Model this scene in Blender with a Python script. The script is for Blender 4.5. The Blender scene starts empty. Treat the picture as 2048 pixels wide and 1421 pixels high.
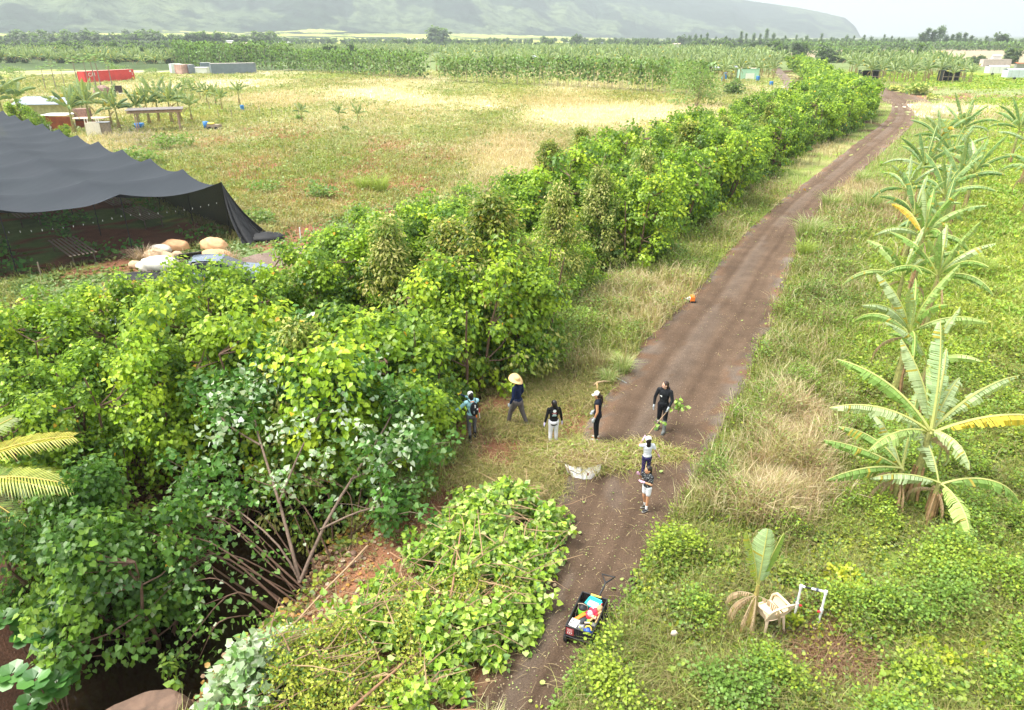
import bpy, math, random
import numpy as np
from mathutils import Vector, Matrix

R = math.radians
rng = np.random.default_rng(11)
random.seed(11)
SC = bpy.context.scene
COL = SC.collection

# ------------------------------------------------------------------ camera
F_PX, CAM_H, HORIZON = 1400.0, 11.0, 72.0
TILT = math.atan((710.5 - HORIZON) / F_PX)
cam_d = bpy.data.cameras.new('camera')
cam_d.sensor_width = 36.0
cam_d.lens = F_PX / 2048 * 36.0
cam_d.clip_start = 0.2
cam_d.clip_end = 30000
cam = bpy.data.objects.new('camera', cam_d)
cam.location = (0, 0, CAM_H)
cam.rotation_euler = (R(90) - TILT, 0, 0)
COL.objects.link(cam)
SC.camera = cam

# ------------------------------------------------------------------ sky, sun, exposure
SUN_EL, SUN_ROT = R(60), R(-95)          # high, behind thin cloud, from the left
w = bpy.data.worlds.new('World')
SC.world = w
w.use_nodes = True
nt = w.node_tree
bg = nt.nodes['Background']
sky = nt.nodes.new('ShaderNodeTexSky')
sky.sky_type = 'NISHITA'
sky.sun_disc = False
sky.sun_elevation = SUN_EL
sky.sun_rotation = SUN_ROT
sky.air_density = 1.0
sky.dust_density = 4.0
sky.ozone_density = 1.0
mixw = nt.nodes.new('ShaderNodeMix')
mixw.data_type = 'RGBA'
mixw.inputs[0].default_value = 0.72
nt.links.new(sky.outputs[0], mixw.inputs[6])
mixw.inputs[7].default_value = (12.4, 12.6, 12.7, 1)     # bright cloud layer over the blue sky
nt.links.new(mixw.outputs[2], bg.inputs[0])
bg.inputs[1].default_value = 0.070
sun_d = bpy.data.lights.new('sun', 'SUN')
sun_d.energy = 3.9
sun_d.angle = R(34)
sun_d.color = (1.0, 0.95, 0.86)
sun = bpy.data.objects.new('sun', sun_d)
COL.objects.link(sun)
# sun direction matches the sky's (rotation measured clockwise from +Y)
sd = Vector((math.sin(SUN_ROT) * math.cos(SUN_EL), math.cos(SUN_ROT) * math.cos(SUN_EL), math.sin(SUN_EL)))
sun.rotation_euler = sd.to_track_quat('Z', 'Y').to_euler()
sun.location = (0, 0, 60)
SC.view_settings.view_transform = 'Standard'
SC.view_settings.look = 'None'
SC.view_settings.exposure = 1.22
SC.view_settings.gamma = 1.0
SC.render.engine = 'CYCLES'
cy = SC.cycles
cy.max_bounces = 5
cy.diffuse_bounces = 3
cy.glossy_bounces = 2
cy.transmission_bounces = 3
cy.transparent_max_bounces = 10
cy.volume_bounces = 0
cy.use_adaptive_sampling = True
cy.adaptive_threshold = 0.02
cy.use_denoising = True
cy.sample_clamp_indirect = 6.0

# ------------------------------------------------------------------ helpers: points
_c, _s = math.cos(TILT), math.sin(TILT)


def at(px, py, z=0.0):
    """world point at height z seen at this pixel of the 2048x1421 photograph"""
    x = (px - 1024.0) / F_PX
    y = -(py - 710.5) / F_PX
    dx, dy, dz = x, _c + y * _s, -_s + y * _c
    t = (z - CAM_H) / dz
    return Vector((dx * t, dy * t, z))


def interp(poly, t):
    i = int(min(max(t, 0), len(poly) - 1.0001))
    f = t - i
    a, b = poly[i], poly[i + 1]
    return (a[0] + (b[0] - a[0]) * f, a[1] + (b[1] - a[1]) * f)


def vnoise(x, y, seed=0):
    x = np.asarray(x, float); y = np.asarray(y, float)
    xi = np.floor(x).astype(np.int64); yi = np.floor(y).astype(np.int64)
    fx = x - xi; fy = y - yi
    fx = fx * fx * (3 - 2 * fx); fy = fy * fy * (3 - 2 * fy)

    def h(a, b):
        n = (a * 374761393 + b * 668265263 + seed * 1442695041) & 0x7fffffff
        n = ((n ^ (n >> 13)) * 1274126177) & 0x7fffffff
        return ((n ^ (n >> 16)) & 0xffff) / 65535.0
    return (h(xi, yi) * (1 - fx) + h(xi + 1, yi) * fx) * (1 - fy) + (h(xi, yi + 1) * (1 - fx) + h(xi + 1, yi + 1) * fx) * fy


def fbm(x, y, seed=0, o=4):
    v = 0; a = 0.5; t = 0
    for k in range(o):
        v = v + a * vnoise(x * 2 ** k + 17.3 * k, y * 2 ** k - 9.1 * k, seed + k)
        t += a; a *= 0.5
    return v / t


def inpoly(x, y, poly):
    x = np.asarray(x, float); y = np.asarray(y, float)
    r = np.zeros(x.shape, bool)
    n = len(poly)
    for i in range(n):
        x0, y0 = poly[i][:2]; x1, y1 = poly[(i + 1) % n][:2]
        if y0 == y1:
            continue
        c = ((y0 > y) != (y1 > y)) & (x < (x1 - x0) * (y - y0) / (y1 - y0) + x0)
        r ^= c
    return r


def dist_line(x, y, line):
    x = np.asarray(x, float); y = np.asarray(y, float)
    d = np.full(x.shape, 1e9)
    for (ax, ay), (bx, by) in zip(line[:-1], line[1:]):
        vx, vy = bx - ax, by - ay
        t = np.clip(((x - ax) * vx + (y - ay) * vy) / (vx * vx + vy * vy), 0, 1)
        d = np.minimum(d, np.hypot(x - ax - t * vx, y - ay - t * vy))
    return d


def pp(pts, z=0.0):
    return [tuple(at(a, b, z)[:2]) for a, b in pts]


DITCH = [(-12.5, -8), (-9.6, 4), (-8.4, 9), (-7.1, 13), (-5.6, 17.2), (-4.0, 21.5), (-0.6, 29), (6.2, 40.5), (14, 54.5), (27, 76.5), (40, 93), (52, 116), (62, 148), (78, 195), (94, 250)]


def sstep(a, b, x):
    t = np.clip((x - a) / (b - a), 0, 1)
    return t * t * (3 - 2 * t)


def height(x, y):
    x = np.asarray(x, float); y = np.asarray(y, float)
    d = dist_line(x, y, DITCH) + (fbm(x * .6, y * .6, 5, 3) - .5) * 0.9
    z = -2.0 * (1 - sstep(1.0, 3.3, d))
    z = z * (1 - sstep(60, 100, y))
    z = z + (fbm(x * .35, y * .35, 9, 3) - .5) * 0.12 * np.clip((np.hypot(x, y) - 4) / 10, 0, 1)
    return z


def hz(x, y):
    return float(height(np.array([x]), np.array([y]))[0])


def gp(px, py, dz=0.0):
    p = at(px, py)
    p.z = hz(p.x, p.y) + dz
    return p


# ------------------------------------------------------------------ helpers: meshes
def mesh_data(name, V, Fs, mi=None, col=None, smooth=False):
    V = np.asarray(V, np.float32)
    if not isinstance(Fs, (list, tuple)):
        Fs = [Fs]
    loops = []; starts = []; n = 0
    for F in Fs:
        F = np.asarray(F, np.int32)
        if F.size == 0:
            continue
        k = F.shape[1]
        starts.append(n + np.arange(F.shape[0], dtype=np.int32) * k)
        loops.append(F.ravel()); n += F.size
    loops = np.concatenate(loops); starts = np.concatenate(starts)
    me = bpy.data.meshes.new(name)
    me.vertices.add(len(V)); me.vertices.foreach_set('co', V.ravel())
    me.loops.add(len(loops)); me.loops.foreach_set('vertex_index', loops)
    me.polygons.add(len(starts)); me.polygons.foreach_set('loop_start', starts)
    if mi is not None:
        me.polygons.foreach_set('material_index', np.asarray(mi, np.int32))
    me.polygons.foreach_set('use_smooth', np.full(len(starts), bool(smooth)))
    me.update(calc_edges=True)
    if col is not None:
        c = np.ones((len(V), 4), np.float32); c[:, :3] = col
        a = me.attributes.new('Col', 'FLOAT_COLOR', 'POINT')
        a.data.foreach_set('color', c.ravel())
    return me


def link(name, me, mats=(), parent=None, loc=None, rot=None):
    o = bpy.data.objects.new(name, me)
    for m in mats:
        if me is not None and m.name not in [x.name for x in me.materials if x]:
            me.materials.append(m)
    COL.objects.link(o)
    if parent is not None:
        o.parent = parent
    if loc is not None:
        o.location = loc
    if rot is not None:
        o.rotation_euler = rot if hasattr(rot, '__len__') else (0, 0, rot)
    return o


def tag(o, label=None, cat=None, group=None, kind=None):
    if label: o['label'] = label
    if cat: o['category'] = cat
    if group: o['group'] = group
    if kind: o['kind'] = kind
    return o


def thing(name, label, cat, loc=(0, 0, 0), rz=0.0, group=None):
    o = bpy.data.objects.new(name, None)
    o.empty_display_size = 0.3
    COL.objects.link(o)
    o.location = loc
    o.rotation_euler = rz if hasattr(rz, '__len__') else (0, 0, rz)
    return tag(o, label, cat, group)


def dup(root, loc, rz=0.0, scale=1.0, label=None, group=None):
    r = root.copy(); COL.objects.link(r)
    r.location = loc
    r.rotation_euler = rz if hasattr(rz, '__len__') else (0, 0, rz)
    r.scale = (scale,) * 3 if not hasattr(scale, '__len__') else scale
    if label: r['label'] = label
    if group: r['group'] = group
    for ch in list(root.children):
        c = ch.copy(); COL.objects.link(c); c.parent = r
        for g in ch.children:
            d = g.copy(); COL.objects.link(d); d.parent = c
    return r


def frame_of(d):
    d = np.asarray(d, float); d = d / (np.linalg.norm(d) + 1e-9)
    u = np.array([0, 0, 1.0]) if abs(d[2]) < 0.95 else np.array([1.0, 0, 0])
    a = np.cross(u, d); a /= np.linalg.norm(a)
    b = np.cross(d, a)
    return a, b, d


class MB:
    """collects shapes and builds them as one mesh object"""
    def __init__(s):
        s.V = []; s.Q = []; s.T = []; s.n = 0; s.C = []; s.qm = []; s.tm = []; s.polys = []; s.pm = []

    def add(s, V, F, m=0, col=(1, 1, 1)):
        V = np.asarray(V, float); F = np.asarray(F, int)
        if F.shape[1] == 4:
            s.Q.append(F + s.n); s.qm.append(np.full(len(F), m))
        else:
            s.T.append(F + s.n); s.tm.append(np.full(len(F), m))
        s.V.append(V); s.n += len(V)
        c = np.empty((len(V), 3)); c[:] = col
        s.C.append(c)
        return s

    def box(s, c, size, rz=0.0, m=0, col=(1, 1, 1), rot=None):
        x, y, z = [v / 2 for v in size]
        V = np.array([[-x, -y, -z], [x, -y, -z], [x, y, -z], [-x, y, -z], [-x, -y, z], [x, -y, z], [x, y, z], [-x, y, z]])
        F = [[0, 3, 2, 1], [4, 5, 6, 7], [0, 1, 5, 4], [1, 2, 6, 5], [2, 3, 7, 6], [3, 0, 4, 7]]
        Rm = np.array((Matrix.Rotation(rz, 3, 'Z') if rot is None else rot))
        return s.add(V @ Rm.T + np.array(c), F, m, col)

    def bar(s, p, q, wd, th=None, m=0, col=(1, 1, 1)):
        p = np.array(p, float); q = np.array(q, float)
        a, b, d = frame_of(q - p)
        wd /= 2; th = (th / 2 if th else wd)
        V = [p + a * i * wd + b * j * th for i, j in ((-1, -1), (1, -1), (1, 1), (-1, 1))] + \
            [q + a * i * wd + b * j * th for i, j in ((-1, -1), (1, -1), (1, 1), (-1, 1))]
        F = [[0, 3, 2, 1], [4, 5, 6, 7], [0, 1, 5, 4], [1, 2, 6, 5], [2, 3, 7, 6], [3, 0, 4, 7]]
        return s.add(V, F, m, col)

    def tube(s, pts, r, n=8, m=0, col=(1, 1, 1), cap=True):
        pts = np.asarray(pts, float)
        k = len(pts)
        r = np.full(k, r, float) if np.isscalar(r) else np.asarray(r, float)
        d = np.gradient(pts, axis=0)
        a, b, _ = frame_of(d[0])
        V = []
        th = np.arange(n) * 2 * math.pi / n
        for i in range(k):
            t = d[i] / (np.linalg.norm(d[i]) + 1e-9)
            a = a - t * np.dot(a, t); a /= np.linalg.norm(a) + 1e-9
            b = np.cross(t, a)
            V.append(pts[i] + r[i] * (np.outer(np.cos(th), a) + np.outer(np.sin(th), b)))
        V = np.concatenate(V)
        i = np.arange(k - 1)[:, None] * n; j = np.arange(n)[None, :]; j2 = (j + 1) % n
        F = np.stack([i + j, i + j2, i + n + j2, i + n + j], -1).reshape(-1, 4)
        s.add(V, F, m, col)
        if cap:
            for e, o in ((0, 1), (k - 1, 0)):
                c = pts[e]
                W = np.vstack([V[e * n:(e + 1) * n], c])
                T = [[x, (x + 1) % n, n] if not o else [(x + 1) % n, x, n] for x in range(n)]
                s.add(W, T, m, col)
        return s

    def ell(s, c, r, n=12, m=0, col=(1, 1, 1), rot=None, jit=0.0, seed=0):
        k = max(5, n // 2 + 1)
        ph = np.linspace(0, math.pi, k); th = np.arange(n) * 2 * math.pi / n
        V = np.array([[math.sin(p) * math.cos(t), math.sin(p) * math.sin(t), math.cos(p)] for p in ph for t in th])
        if jit:
            V = V * (1 + jit * (fbm(V[:, 0] * 2 + V[:, 2] * 1.7 + seed * 7, V[:, 1] * 2 - V[:, 2] * 1.3 + seed * 3, seed, 3) - .5)[:, None] * 2)
        V = V * np.array(r)
        if rot is not None:
            V = V @ np.array(rot).T
        i = np.arange(k - 1)[:, None] * n; j = np.arange(n)[None, :]; j2 = (j + 1) % n
        F = np.stack([i + j, i + n + j, i + n + j2, i + j2], -1).reshape(-1, 4)
        return s.add(V + np.array(c), F, m, col)

    def lathe(s, prof, c=(0, 0, 0), n=16, m=0, col=(1, 1, 1), rot=None):
        th = np.arange(n) * 2 * math.pi / n
        V = np.array([[r * math.cos(t), r * math.sin(t), z] for r, z in prof for t in th])
        if rot is not None:
            V = V @ np.array(rot).T
        k = len(prof)
        i = np.arange(k - 1)[:, None] * n; j = np.arange(n)[None, :]; j2 = (j + 1) % n
        F = np.stack([i + j, i + j2, i + n + j2, i + n + j], -1).reshape(-1, 4)
        return s.add(V + np.array(c), F, m, col)

    def grid(s, fn, nu, nv, m=0, col=(1, 1, 1)):
        V = np.array([fn(i / nu, j / nv) for i in range(nu + 1) for j in range(nv + 1)], float)
        i = np.arange(nu)[:, None] * (nv + 1); j = np.arange(nv)[None, :]
        F = np.stack([i + j, i + nv + 1 + j, i + nv + 2 + j, i + j + 1], -1).reshape(-1, 4)
        return s.add(V, F, m, col)

    def data(s, name, smooth=False):
        Fs = []; mi = []
        if s.Q: Fs.append(np.concatenate(s.Q)); mi.append(np.concatenate(s.qm))
        if s.T: Fs.append(np.concatenate(s.T)); mi.append(np.concatenate(s.tm))
        return mesh_data(name, np.concatenate(s.V), Fs, np.concatenate(mi), np.concatenate(s.C), smooth)

    def build(s, name, mats, parent=None, smooth=False, loc=None, rot=None):
        if not hasattr(mats, '__len__'): mats = [mats]
        me = s.data(name, smooth)
        for m in mats: me.materials.append(m)
        return link(name, me, (), parent, loc, rot)


# ------------------------------------------------------------------ helpers: materials
def nodes_of(name):
    m = bpy.data.materials.new(name); m.use_nodes = True
    t = m.node_tree
    return m, t, t.nodes['Principled BSDF'], t.nodes['Material Output']


def N(t, kind, **kw):
    n = t.nodes.new(kind)
    for k, v in kw.items(): setattr(n, k, v)
    return n


def mul(t, a, b, blend='MULTIPLY', fac=1.0):
    n = N(t, 'ShaderNodeMix', data_type='RGBA', blend_type=blend)
    if hasattr(fac, 'links') or hasattr(fac, 'is_linked'): t.links.new(fac, n.inputs[0])
    else: n.inputs[0].default_value = fac
    for k, v in ((6, a), (7, b)):
        if hasattr(v, 'is_linked'): t.links.new(v, n.inputs[k])
        else: n.inputs[k].default_value = (*v[:3], 1)
    return n.outputs[2]


def ramp(t, src, stops):
    n = N(t, 'ShaderNodeValToRGB')
    e = n.color_ramp.elements
    while len(e) < len(stops): e.new(0.5)
    for i, (p, c) in enumerate(stops):
        e[i].position = p
        e[i].color = (*(c if hasattr(c, '__len__') else (c, c, c)), 1)
    t.links.new(src, n.inputs[0])
    return n.outputs[0]


def noise(t, scale, detail=4, rough=0.6, obj=True):
    tc = N(t, 'ShaderNodeTexCoord')
    n = N(t, 'ShaderNodeTexNoise')
    n.inputs['Scale'].default_value = scale; n.inputs['Detail'].default_value = detail; n.inputs['Roughness'].default_value = rough
    t.links.new(tc.outputs['Object'], n.inputs['Vector'])
    return n.outputs['Fac']


MATS = {}


def mat(name, color, rough=0.75, var=0.25, scale=6.0, metal=0.0, bump=0.0, attr=False, spec=0.4, alpha=None, objvar=0.0):
    if name in MATS: return MATS[name]
    m, t, b, out = nodes_of(name)
    nf = noise(t, scale)
    v = ramp(t, nf, [(0.3, 1 - var), (0.7, 1 + var * 0.6)])
    c = mul(t, color, v)
    if attr:
        a = N(t, 'ShaderNodeAttribute', attribute_name='Col')
        c = mul(t, c, a.outputs['Color'])
    if objvar:
        oi = N(t, 'ShaderNodeObjectInfo')
        c = mul(t, c, ramp(t, oi.outputs['Random'], [(0, 1 - objvar), (1, 1 + objvar)]))
    t.links.new(c, b.inputs['Base Color'])
    b.inputs['Roughness'].default_value = rough
    b.inputs['Metallic'].default_value = metal
    b.inputs['Specular IOR Level'].default_value = spec
    if bump:
        bp = N(t, 'ShaderNodeBump'); bp.inputs['Strength'].default_value = bump; bp.inputs['Distance'].default_value = 0.03
        t.links.new(nf, bp.inputs['Height']); t.links.new(bp.outputs[0], b.inputs['Normal'])
    if alpha is not None:
        b.inputs['Alpha'].default_value = alpha
    MATS[name] = m
    return m


def leaf_mat(name, tint=(1, 1, 1), under=None, trans=0.35, gloss=0.06, objvar=0.14, rough=0.45):
    """leaf colour from the Col attribute, light passing through the blade, paler underside if given"""
    if name in MATS: return MATS[name]
    m, t, b, out = nodes_of(name)
    t.nodes.remove(b)
    a = N(t, 'ShaderNodeAttribute', attribute_name='Col')
    c = mul(t, a.outputs['Color'], tint)
    oi = N(t, 'ShaderNodeObjectInfo')
    if objvar:
        c = mul(t, c, ramp(t, oi.outputs['Random'], [(0, (1 - objvar, 1 - objvar * .8, 1 - objvar)), (.5, (1 + objvar * .3, 1, 1 - objvar * .5)), (1, (1 + objvar, 1 + objvar, 1 + objvar * .6))]))
    if under:
        g = N(t, 'ShaderNodeNewGeometry')
        c = mul(t, c, under, 'MIX', g.outputs['Backfacing'])
    d = N(t, 'ShaderNodeBsdfDiffuse'); tr = N(t, 'ShaderNodeBsdfTranslucent')
    t.links.new(c, d.inputs[0])
    t.links.new(mul(t, c, (1.25, 1.15, 0.6)), tr.inputs[0])
    mx = N(t, 'ShaderNodeMixShader'); mx.inputs[0].default_value = trans
    t.links.new(d.outputs[0], mx.inputs[1]); t.links.new(tr.outputs[0], mx.inputs[2])
    last = mx.outputs[0]
    if gloss:
        gl = N(t, 'ShaderNodeBsdfGlossy'); gl.inputs['Roughness'].default_value = rough
        m2 = N(t, 'ShaderNodeMixShader'); m2.inputs[0].default_value = gloss
        t.links.new(last, m2.inputs[1]); t.links.new(gl.outputs[0], m2.inputs[2])
        last = m2.outputs[0]
    t.links.new(last, out.inputs['Surface'])
    MATS[name] = m
    return m


# ------------------------------------------------------------------ zones of the ground (world polygons)
ROAD_L = pp([(905, 1470), (925, 1421), (1000, 1270), (1060, 1150), (1100, 1050), (1130, 960), (1160, 880), (1200, 800), (1250, 735), (1310, 660), (1380, 592), (1440, 520), (1500, 455), (1570, 395), (1640, 343), (1700, 296), (1745, 262), (1772, 240), (1782, 222), (1783, 208)]) + [(64, 137), (70, 150), (82, 175)]
ROAD_R = pp([(1105, 1470), (1135, 1421), (1220, 1270), (1290, 1150), (1350, 1050), (1402, 960), (1445, 880), (1480, 800), (1510, 735), (1540, 660), (1566, 592), (1590, 520), (1620, 455), (1668, 395), (1724, 343), (1775, 296), (1812, 265), (1830, 243), (1829, 224), (1812, 208)]) + [(76, 133), (80, 146), (90, 172)]
ROAD = ROAD_L + ROAD_R[::-1]
ROAD2_C = [(-15.5, 33), (-13, 36.5), (-9, 40), (-4.5, 44), (0.5, 52), (8, 64), (18, 79), (30, 98), (42, 121), (50, 136), (55, 146), (62, 165), (72, 195), (87, 245), (104, 300)]
BELT_L = [(-17, 10), (-15, 13), (-13.5, 18), (-8, 24.5), (-3.5, 31), (2, 42), (9.5, 56), (20.5, 74.5), (32.5, 92), (47, 118), (59.5, 150), (76, 193), (93, 245), (108, 300)]
BELT_R = [(-8, 11), (-5.5, 13), (-3.6, 16), (-1.6, 22), (2, 29), (9, 38.5), (17.5, 53.5), (32, 78.5), (45.5, 96), (56, 114), (66, 147), (80, 193), (96, 248), (110, 300)]
BELT = BELT_L + BELT_R[::-1]
CLEAR = pp([(1250, 735), (1090, 740), (960, 760), (900, 800), (870, 900), (820, 1010), (700, 1090), (560, 1220), (400, 1421), (380, 1600), (905, 1600), (1060, 1150), (1160, 880)])
FIELD_R = pp([(1790, 200), (2600, 200), (2600, 178), (1850, 178)])
TAN_R = pp([(1570, 112), (1570, 100), (2900, 100), (2900, 138), (1900, 130)])
SHADE_O = np.array((-16.8, 41.0)); SHADE_U = np.array((-4.05, -3.62)); SHADE_W = np.array((-4.04, 4.2))
SHADE_POLY = [tuple(SHADE_O + SHADE_U * a + SHADE_W * b) for a, b in ((0, 0), (9, 0), (9, 12), (0, 12))]
SOIL_L = pp([(0, 700), (0, 568), (230, 518), (500, 472), (600, 448), (900, 388), (1010, 380), (800, 480), (540, 560), (300, 600)])


def zones(x, y):
    """ground colour (albedo) and cover class for arrays of world points"""
    x = np.asarray(x, float); y = np.asarray(y, float)
    d = np.hypot(x, y)
    wob = np.clip(d * .02, .15, 4)
    nx = x + (fbm(x / wob * .35, y / wob * .35, 21, 3) - .5) * wob * 3
    ny = y + (fbm(x / wob * .35, y / wob * .35, 31, 3) - .5) * wob * 3
    n1 = fbm(x * .08, y * .05, 41, 4); n2 = fbm(x * .3, y * .22, 51, 4); n3 = fbm(x * 1.3, y * 1.3, 61, 3)
    C = np.empty(x.shape + (3,))
    soil = np.array((.21, .100, .056))
    green = np.array((.20, .27, .055)); ygreen = np.array((.38, .40, .09)); straw = np.array((.64, .56, .42)); olive = np.array((.34, .30, .07))
    # class: 0 bare, 1 weeds low green, 2 straw grass, 3 field grass mixed, 4 lush right grass, 5 litter, 6 mown/crop, 7 far
    K = np.full(x.shape, 3)
    m = np.clip((n2 - .35) * 3, 0, 1)[..., None]
    C[:] = green * (1 - m) + ygreen * m
    far = y > 260
    belt_d = dist_line(x, y, [interp([((a[0] + b[0]) / 2, (a[1] + b[1]) / 2) for a, b in zip(BELT_L, BELT_R)], t * .5) for t in range(26)])
    road_c = [((a[0] + b[0]) / 2, (a[1] + b[1]) / 2) for a, b in zip(ROAD_L, ROAD_R)]
    mid = [((a[0] + b[0]) / 2, (a[1] + b[1]) / 2) for a, b in zip(BELT_L, BELT_R)]
    # which side of the road: right of the road's line
    ry = np.array([p[1] for p in road_c]); rx = np.array([p[0] for p in road_c])
    right = x > np.interp(y, ry, rx)
    leftf = ~right & (x < np.interp(y, [p[1] for p in mid], [p[0] for p in mid]))
    # left field: patches of straw, olive, red soil, green
    A = leftf & ~far
    t1 = np.clip((n1 - .46) * 7, 0, 1)[..., None]; t2 = np.clip((n2 - .52) * 7, 0, 1)[..., None]
    cf = green * (1 - t2) + ygreen * t2
    cf = cf * (1 - t1 * .6) + straw * t1 * .6
    pk_ = np.clip((fbm(x * .12, y * .07, 46, 4) - .5) * 6, 0, 1)[..., None]; cf = cf * (1 - pk_ * .5) + np.array((.44, .33, .20)) * pk_ * .5
    band1 = inpoly(nx, ny, pp([(650, 180), (780, 178), (900, 205), (880, 215), (700, 200)])) | inpoly(nx, ny, pp([(900, 200), (1010, 198), (1010, 216), (900, 215)])) | inpoly(nx, ny, pp([(1050, 222), (1250, 212), (1450, 208), (1400, 240), (1200, 256), (1040, 245)])) | inpoly(nx, ny, pp([(330, 165), (460, 158), (560, 160), (500, 172), (330, 175)]))
    band2 = inpoly(nx, ny, pp([(960, 180), (1320, 182), (1440, 200), (1400, 212), (1200, 212), (950, 206)]))
    redp = inpoly(nx, ny, pp([(300, 290), (420, 255), (700, 262), (900, 300), (880, 390), (700, 420), (520, 400), (380, 350)]))
    redm = A & redp & (n3 * .35 + n2 * .65 > .50)
    cf = np.where((band1)[..., None], straw * 1.12, cf)
    cf = np.where((band2)[..., None], olive * .5 + cf * .5, cf)
    cf = np.where(redm[..., None], soil * 1.35, cf)
    C = np.where(A[..., None], cf, C)
    K[A] = 3; K[A & band1] = 2; K[A & ((n1 > .66))] = 2; K[redm & (n3 > .40)] = 14
    # soil area near the shade house, low creeping green
    S1 = inpoly(nx, ny, SOIL_L) | inpoly(x, y, SHADE_POLY)
    creep = S1 & (n2 > .53)
    C = np.where(S1[..., None], np.where(creep[..., None], np.array((.15, .22, .07)), soil), C)
    K[S1] = 0; K[creep] = 8
    K[inpoly(x, y, SHADE_POLY)] = 0
    # strip between hedge and road
    V_ = ~right & ~leftf & ~far
    strawy = np.clip((n2 - .5) * 5, 0, 1)[..., None]
    C = np.where(V_[..., None], (green * .9) * (1 - strawy) + np.array((.36, .31, .15)) * strawy, C)
    K[V_] = 1; K[V_ & (n2 > .64)] = 2
    # right of the road
    Rt = right & ~far
    edge = np.interp(y, ry, rx)
    dr = x - edge
    lush = Rt & (dr > np.interp(y, [8, 15, 25, 60, 110], [6.0, 5.5, 5.5, 8, 14]) + (n2 - .5) * 6)
    near = Rt & ~lush
    strw = near & (n1 * .4 + n2 * .6 > .585)
    strw |= inpoly(nx, ny, pp([(1480, 960), (1560, 800), (1640, 830), (1660, 1000), (1560, 1060), (1500, 1080), (1450, 1040)]))
    C = np.where(near[..., None], np.where(strw[..., None], np.array((.33, .26, .14)), green * .7), C)
    K[near] = 1; K[strw] = 2
    C = np.where(lush[..., None], green * .9 + np.clip((n2 - .4) * 3, 0, 1)[..., None] * np.array((.10, .10, .0)), C)
    K[lush] = 4; K[lush & (y < 24)] = 9
    K[near & (y < 14) & ~strw] = 9
    patch = Rt & (inpoly(nx, ny, pp([(1490, 1240), (1640, 1235), (1720, 1275), (1800, 1330), (1870, 1425), (1640, 1425), (1540, 1340)])) | inpoly(nx, ny, pp([(1540, 1160), (1640, 1190), (1600, 1240), (1560, 1240)])))
    C = np.where(patch[..., None], soil * .85, C); K[patch] = 10
    mown = inpoly(nx, ny, FIELD_R)
    strp = np.sin(y * 1.05 + x * .02 + n2 * 2) > .25
    C = np.where(mown[..., None], np.where(((ny > 150) & (ny < 172) & ~(strp & (n2 > .5)))[..., None], np.array((.25, .29, .12)), np.array((.27, .155, .09))), C)
    K[mown] = 6
    sf = inpoly(nx, ny, pp([(1835, 215), (1860, 208), (2000, 215), (1960, 232), (1860, 232)]))
    C = np.where(sf[..., None], straw, C); K[sf] = 2
    # beneath the hedge and along the ditch: brown soil darkened to deepen the shade
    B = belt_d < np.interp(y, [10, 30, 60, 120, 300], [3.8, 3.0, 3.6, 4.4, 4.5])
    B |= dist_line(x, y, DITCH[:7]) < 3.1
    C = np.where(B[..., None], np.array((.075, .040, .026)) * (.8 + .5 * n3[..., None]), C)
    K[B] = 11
    cl = inpoly(nx, ny, CLEAR)
    lit = cl & (n3 * .55 + n2 * .45 > .48) & inpoly(nx, ny, pp([(1250, 735), (1100, 720), (960, 770), (880, 880), (900, 960), (1050, 1000), (1200, 990), (1260, 880)]))
    C = np.where(cl[..., None], soil * (.85 + .4 * n3[..., None]), C)
    C = np.where(lit[..., None], np.array((.20, .13, .07)), C)
    K[cl] = 12; K[lit] = 5
    # far plain
    fn = fbm(x * .006, y * .006, 71, 4)
    cf = np.where((fn > .50)[..., None], np.array((.17, .22, .08)), np.array((.08, .12, .045)))
    C = np.where(far[..., None], cf, C); K[far] = 7
    T = inpoly(nx, ny, TAN_R)
    C = np.where(T[..., None], np.array((.36, .29, .19)) * (.85 + .3 * n1[..., None]), C); K[T] = 13
    C = C * (.85 + .3 * n3[..., None])
    r_ = inpoly(x, y, ROAD)
    K[r_] = 20
    K[dist_line(x, y, ROAD2_C) < 1.7] = 20
    return C, K


# ------------------------------------------------------------------ ground sheet
def spaced(lo, hi, c, dmin, g):
    out = [c]; d = dmin
    while out[-1] < hi:
        out.append(out[-1] + d); d *= g
    d = dmin; l = [c]
    while l[-1] > lo:
        l.append(l[-1] - d); d *= g
    return np.array(sorted(set(out + l)))


gx = np.concatenate([spaced(-9000, -14, -14, .3, 1.035), np.arange(-13.7, 8, .3), spaced(8, 9000, 8, .35, 1.035)[0:]])
gy = np.concatenate([spaced(-400, 4, 4, .5, 1.12), np.arange(4.3, 26, .3), spaced(26, 12000, 26, .35, 1.028)])
gx = np.unique(np.round(gx, 3)); gy = np.unique(np.round(gy, 3))
gx = gx[np.r_[True, np.diff(gx) > .1]]; gy = gy[np.r_[True, np.diff(gy) > .1]]
GX, GY = np.meshgrid(gx, gy, indexing='ij')
GZ = height(GX, GY)
_j = np.random.default_rng(2); _d = np.hypot(GX, GY)
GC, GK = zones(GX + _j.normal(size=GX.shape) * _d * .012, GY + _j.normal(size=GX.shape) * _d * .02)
ni, nj = GX.shape
ii = np.arange(ni - 1)[:, None] * nj; jj = np.arange(nj - 1)[None, :]
GF = np.stack([ii + jj, ii + nj + jj, ii + nj + jj + 1, ii + jj + 1], -1).reshape(-1, 4)


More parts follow.
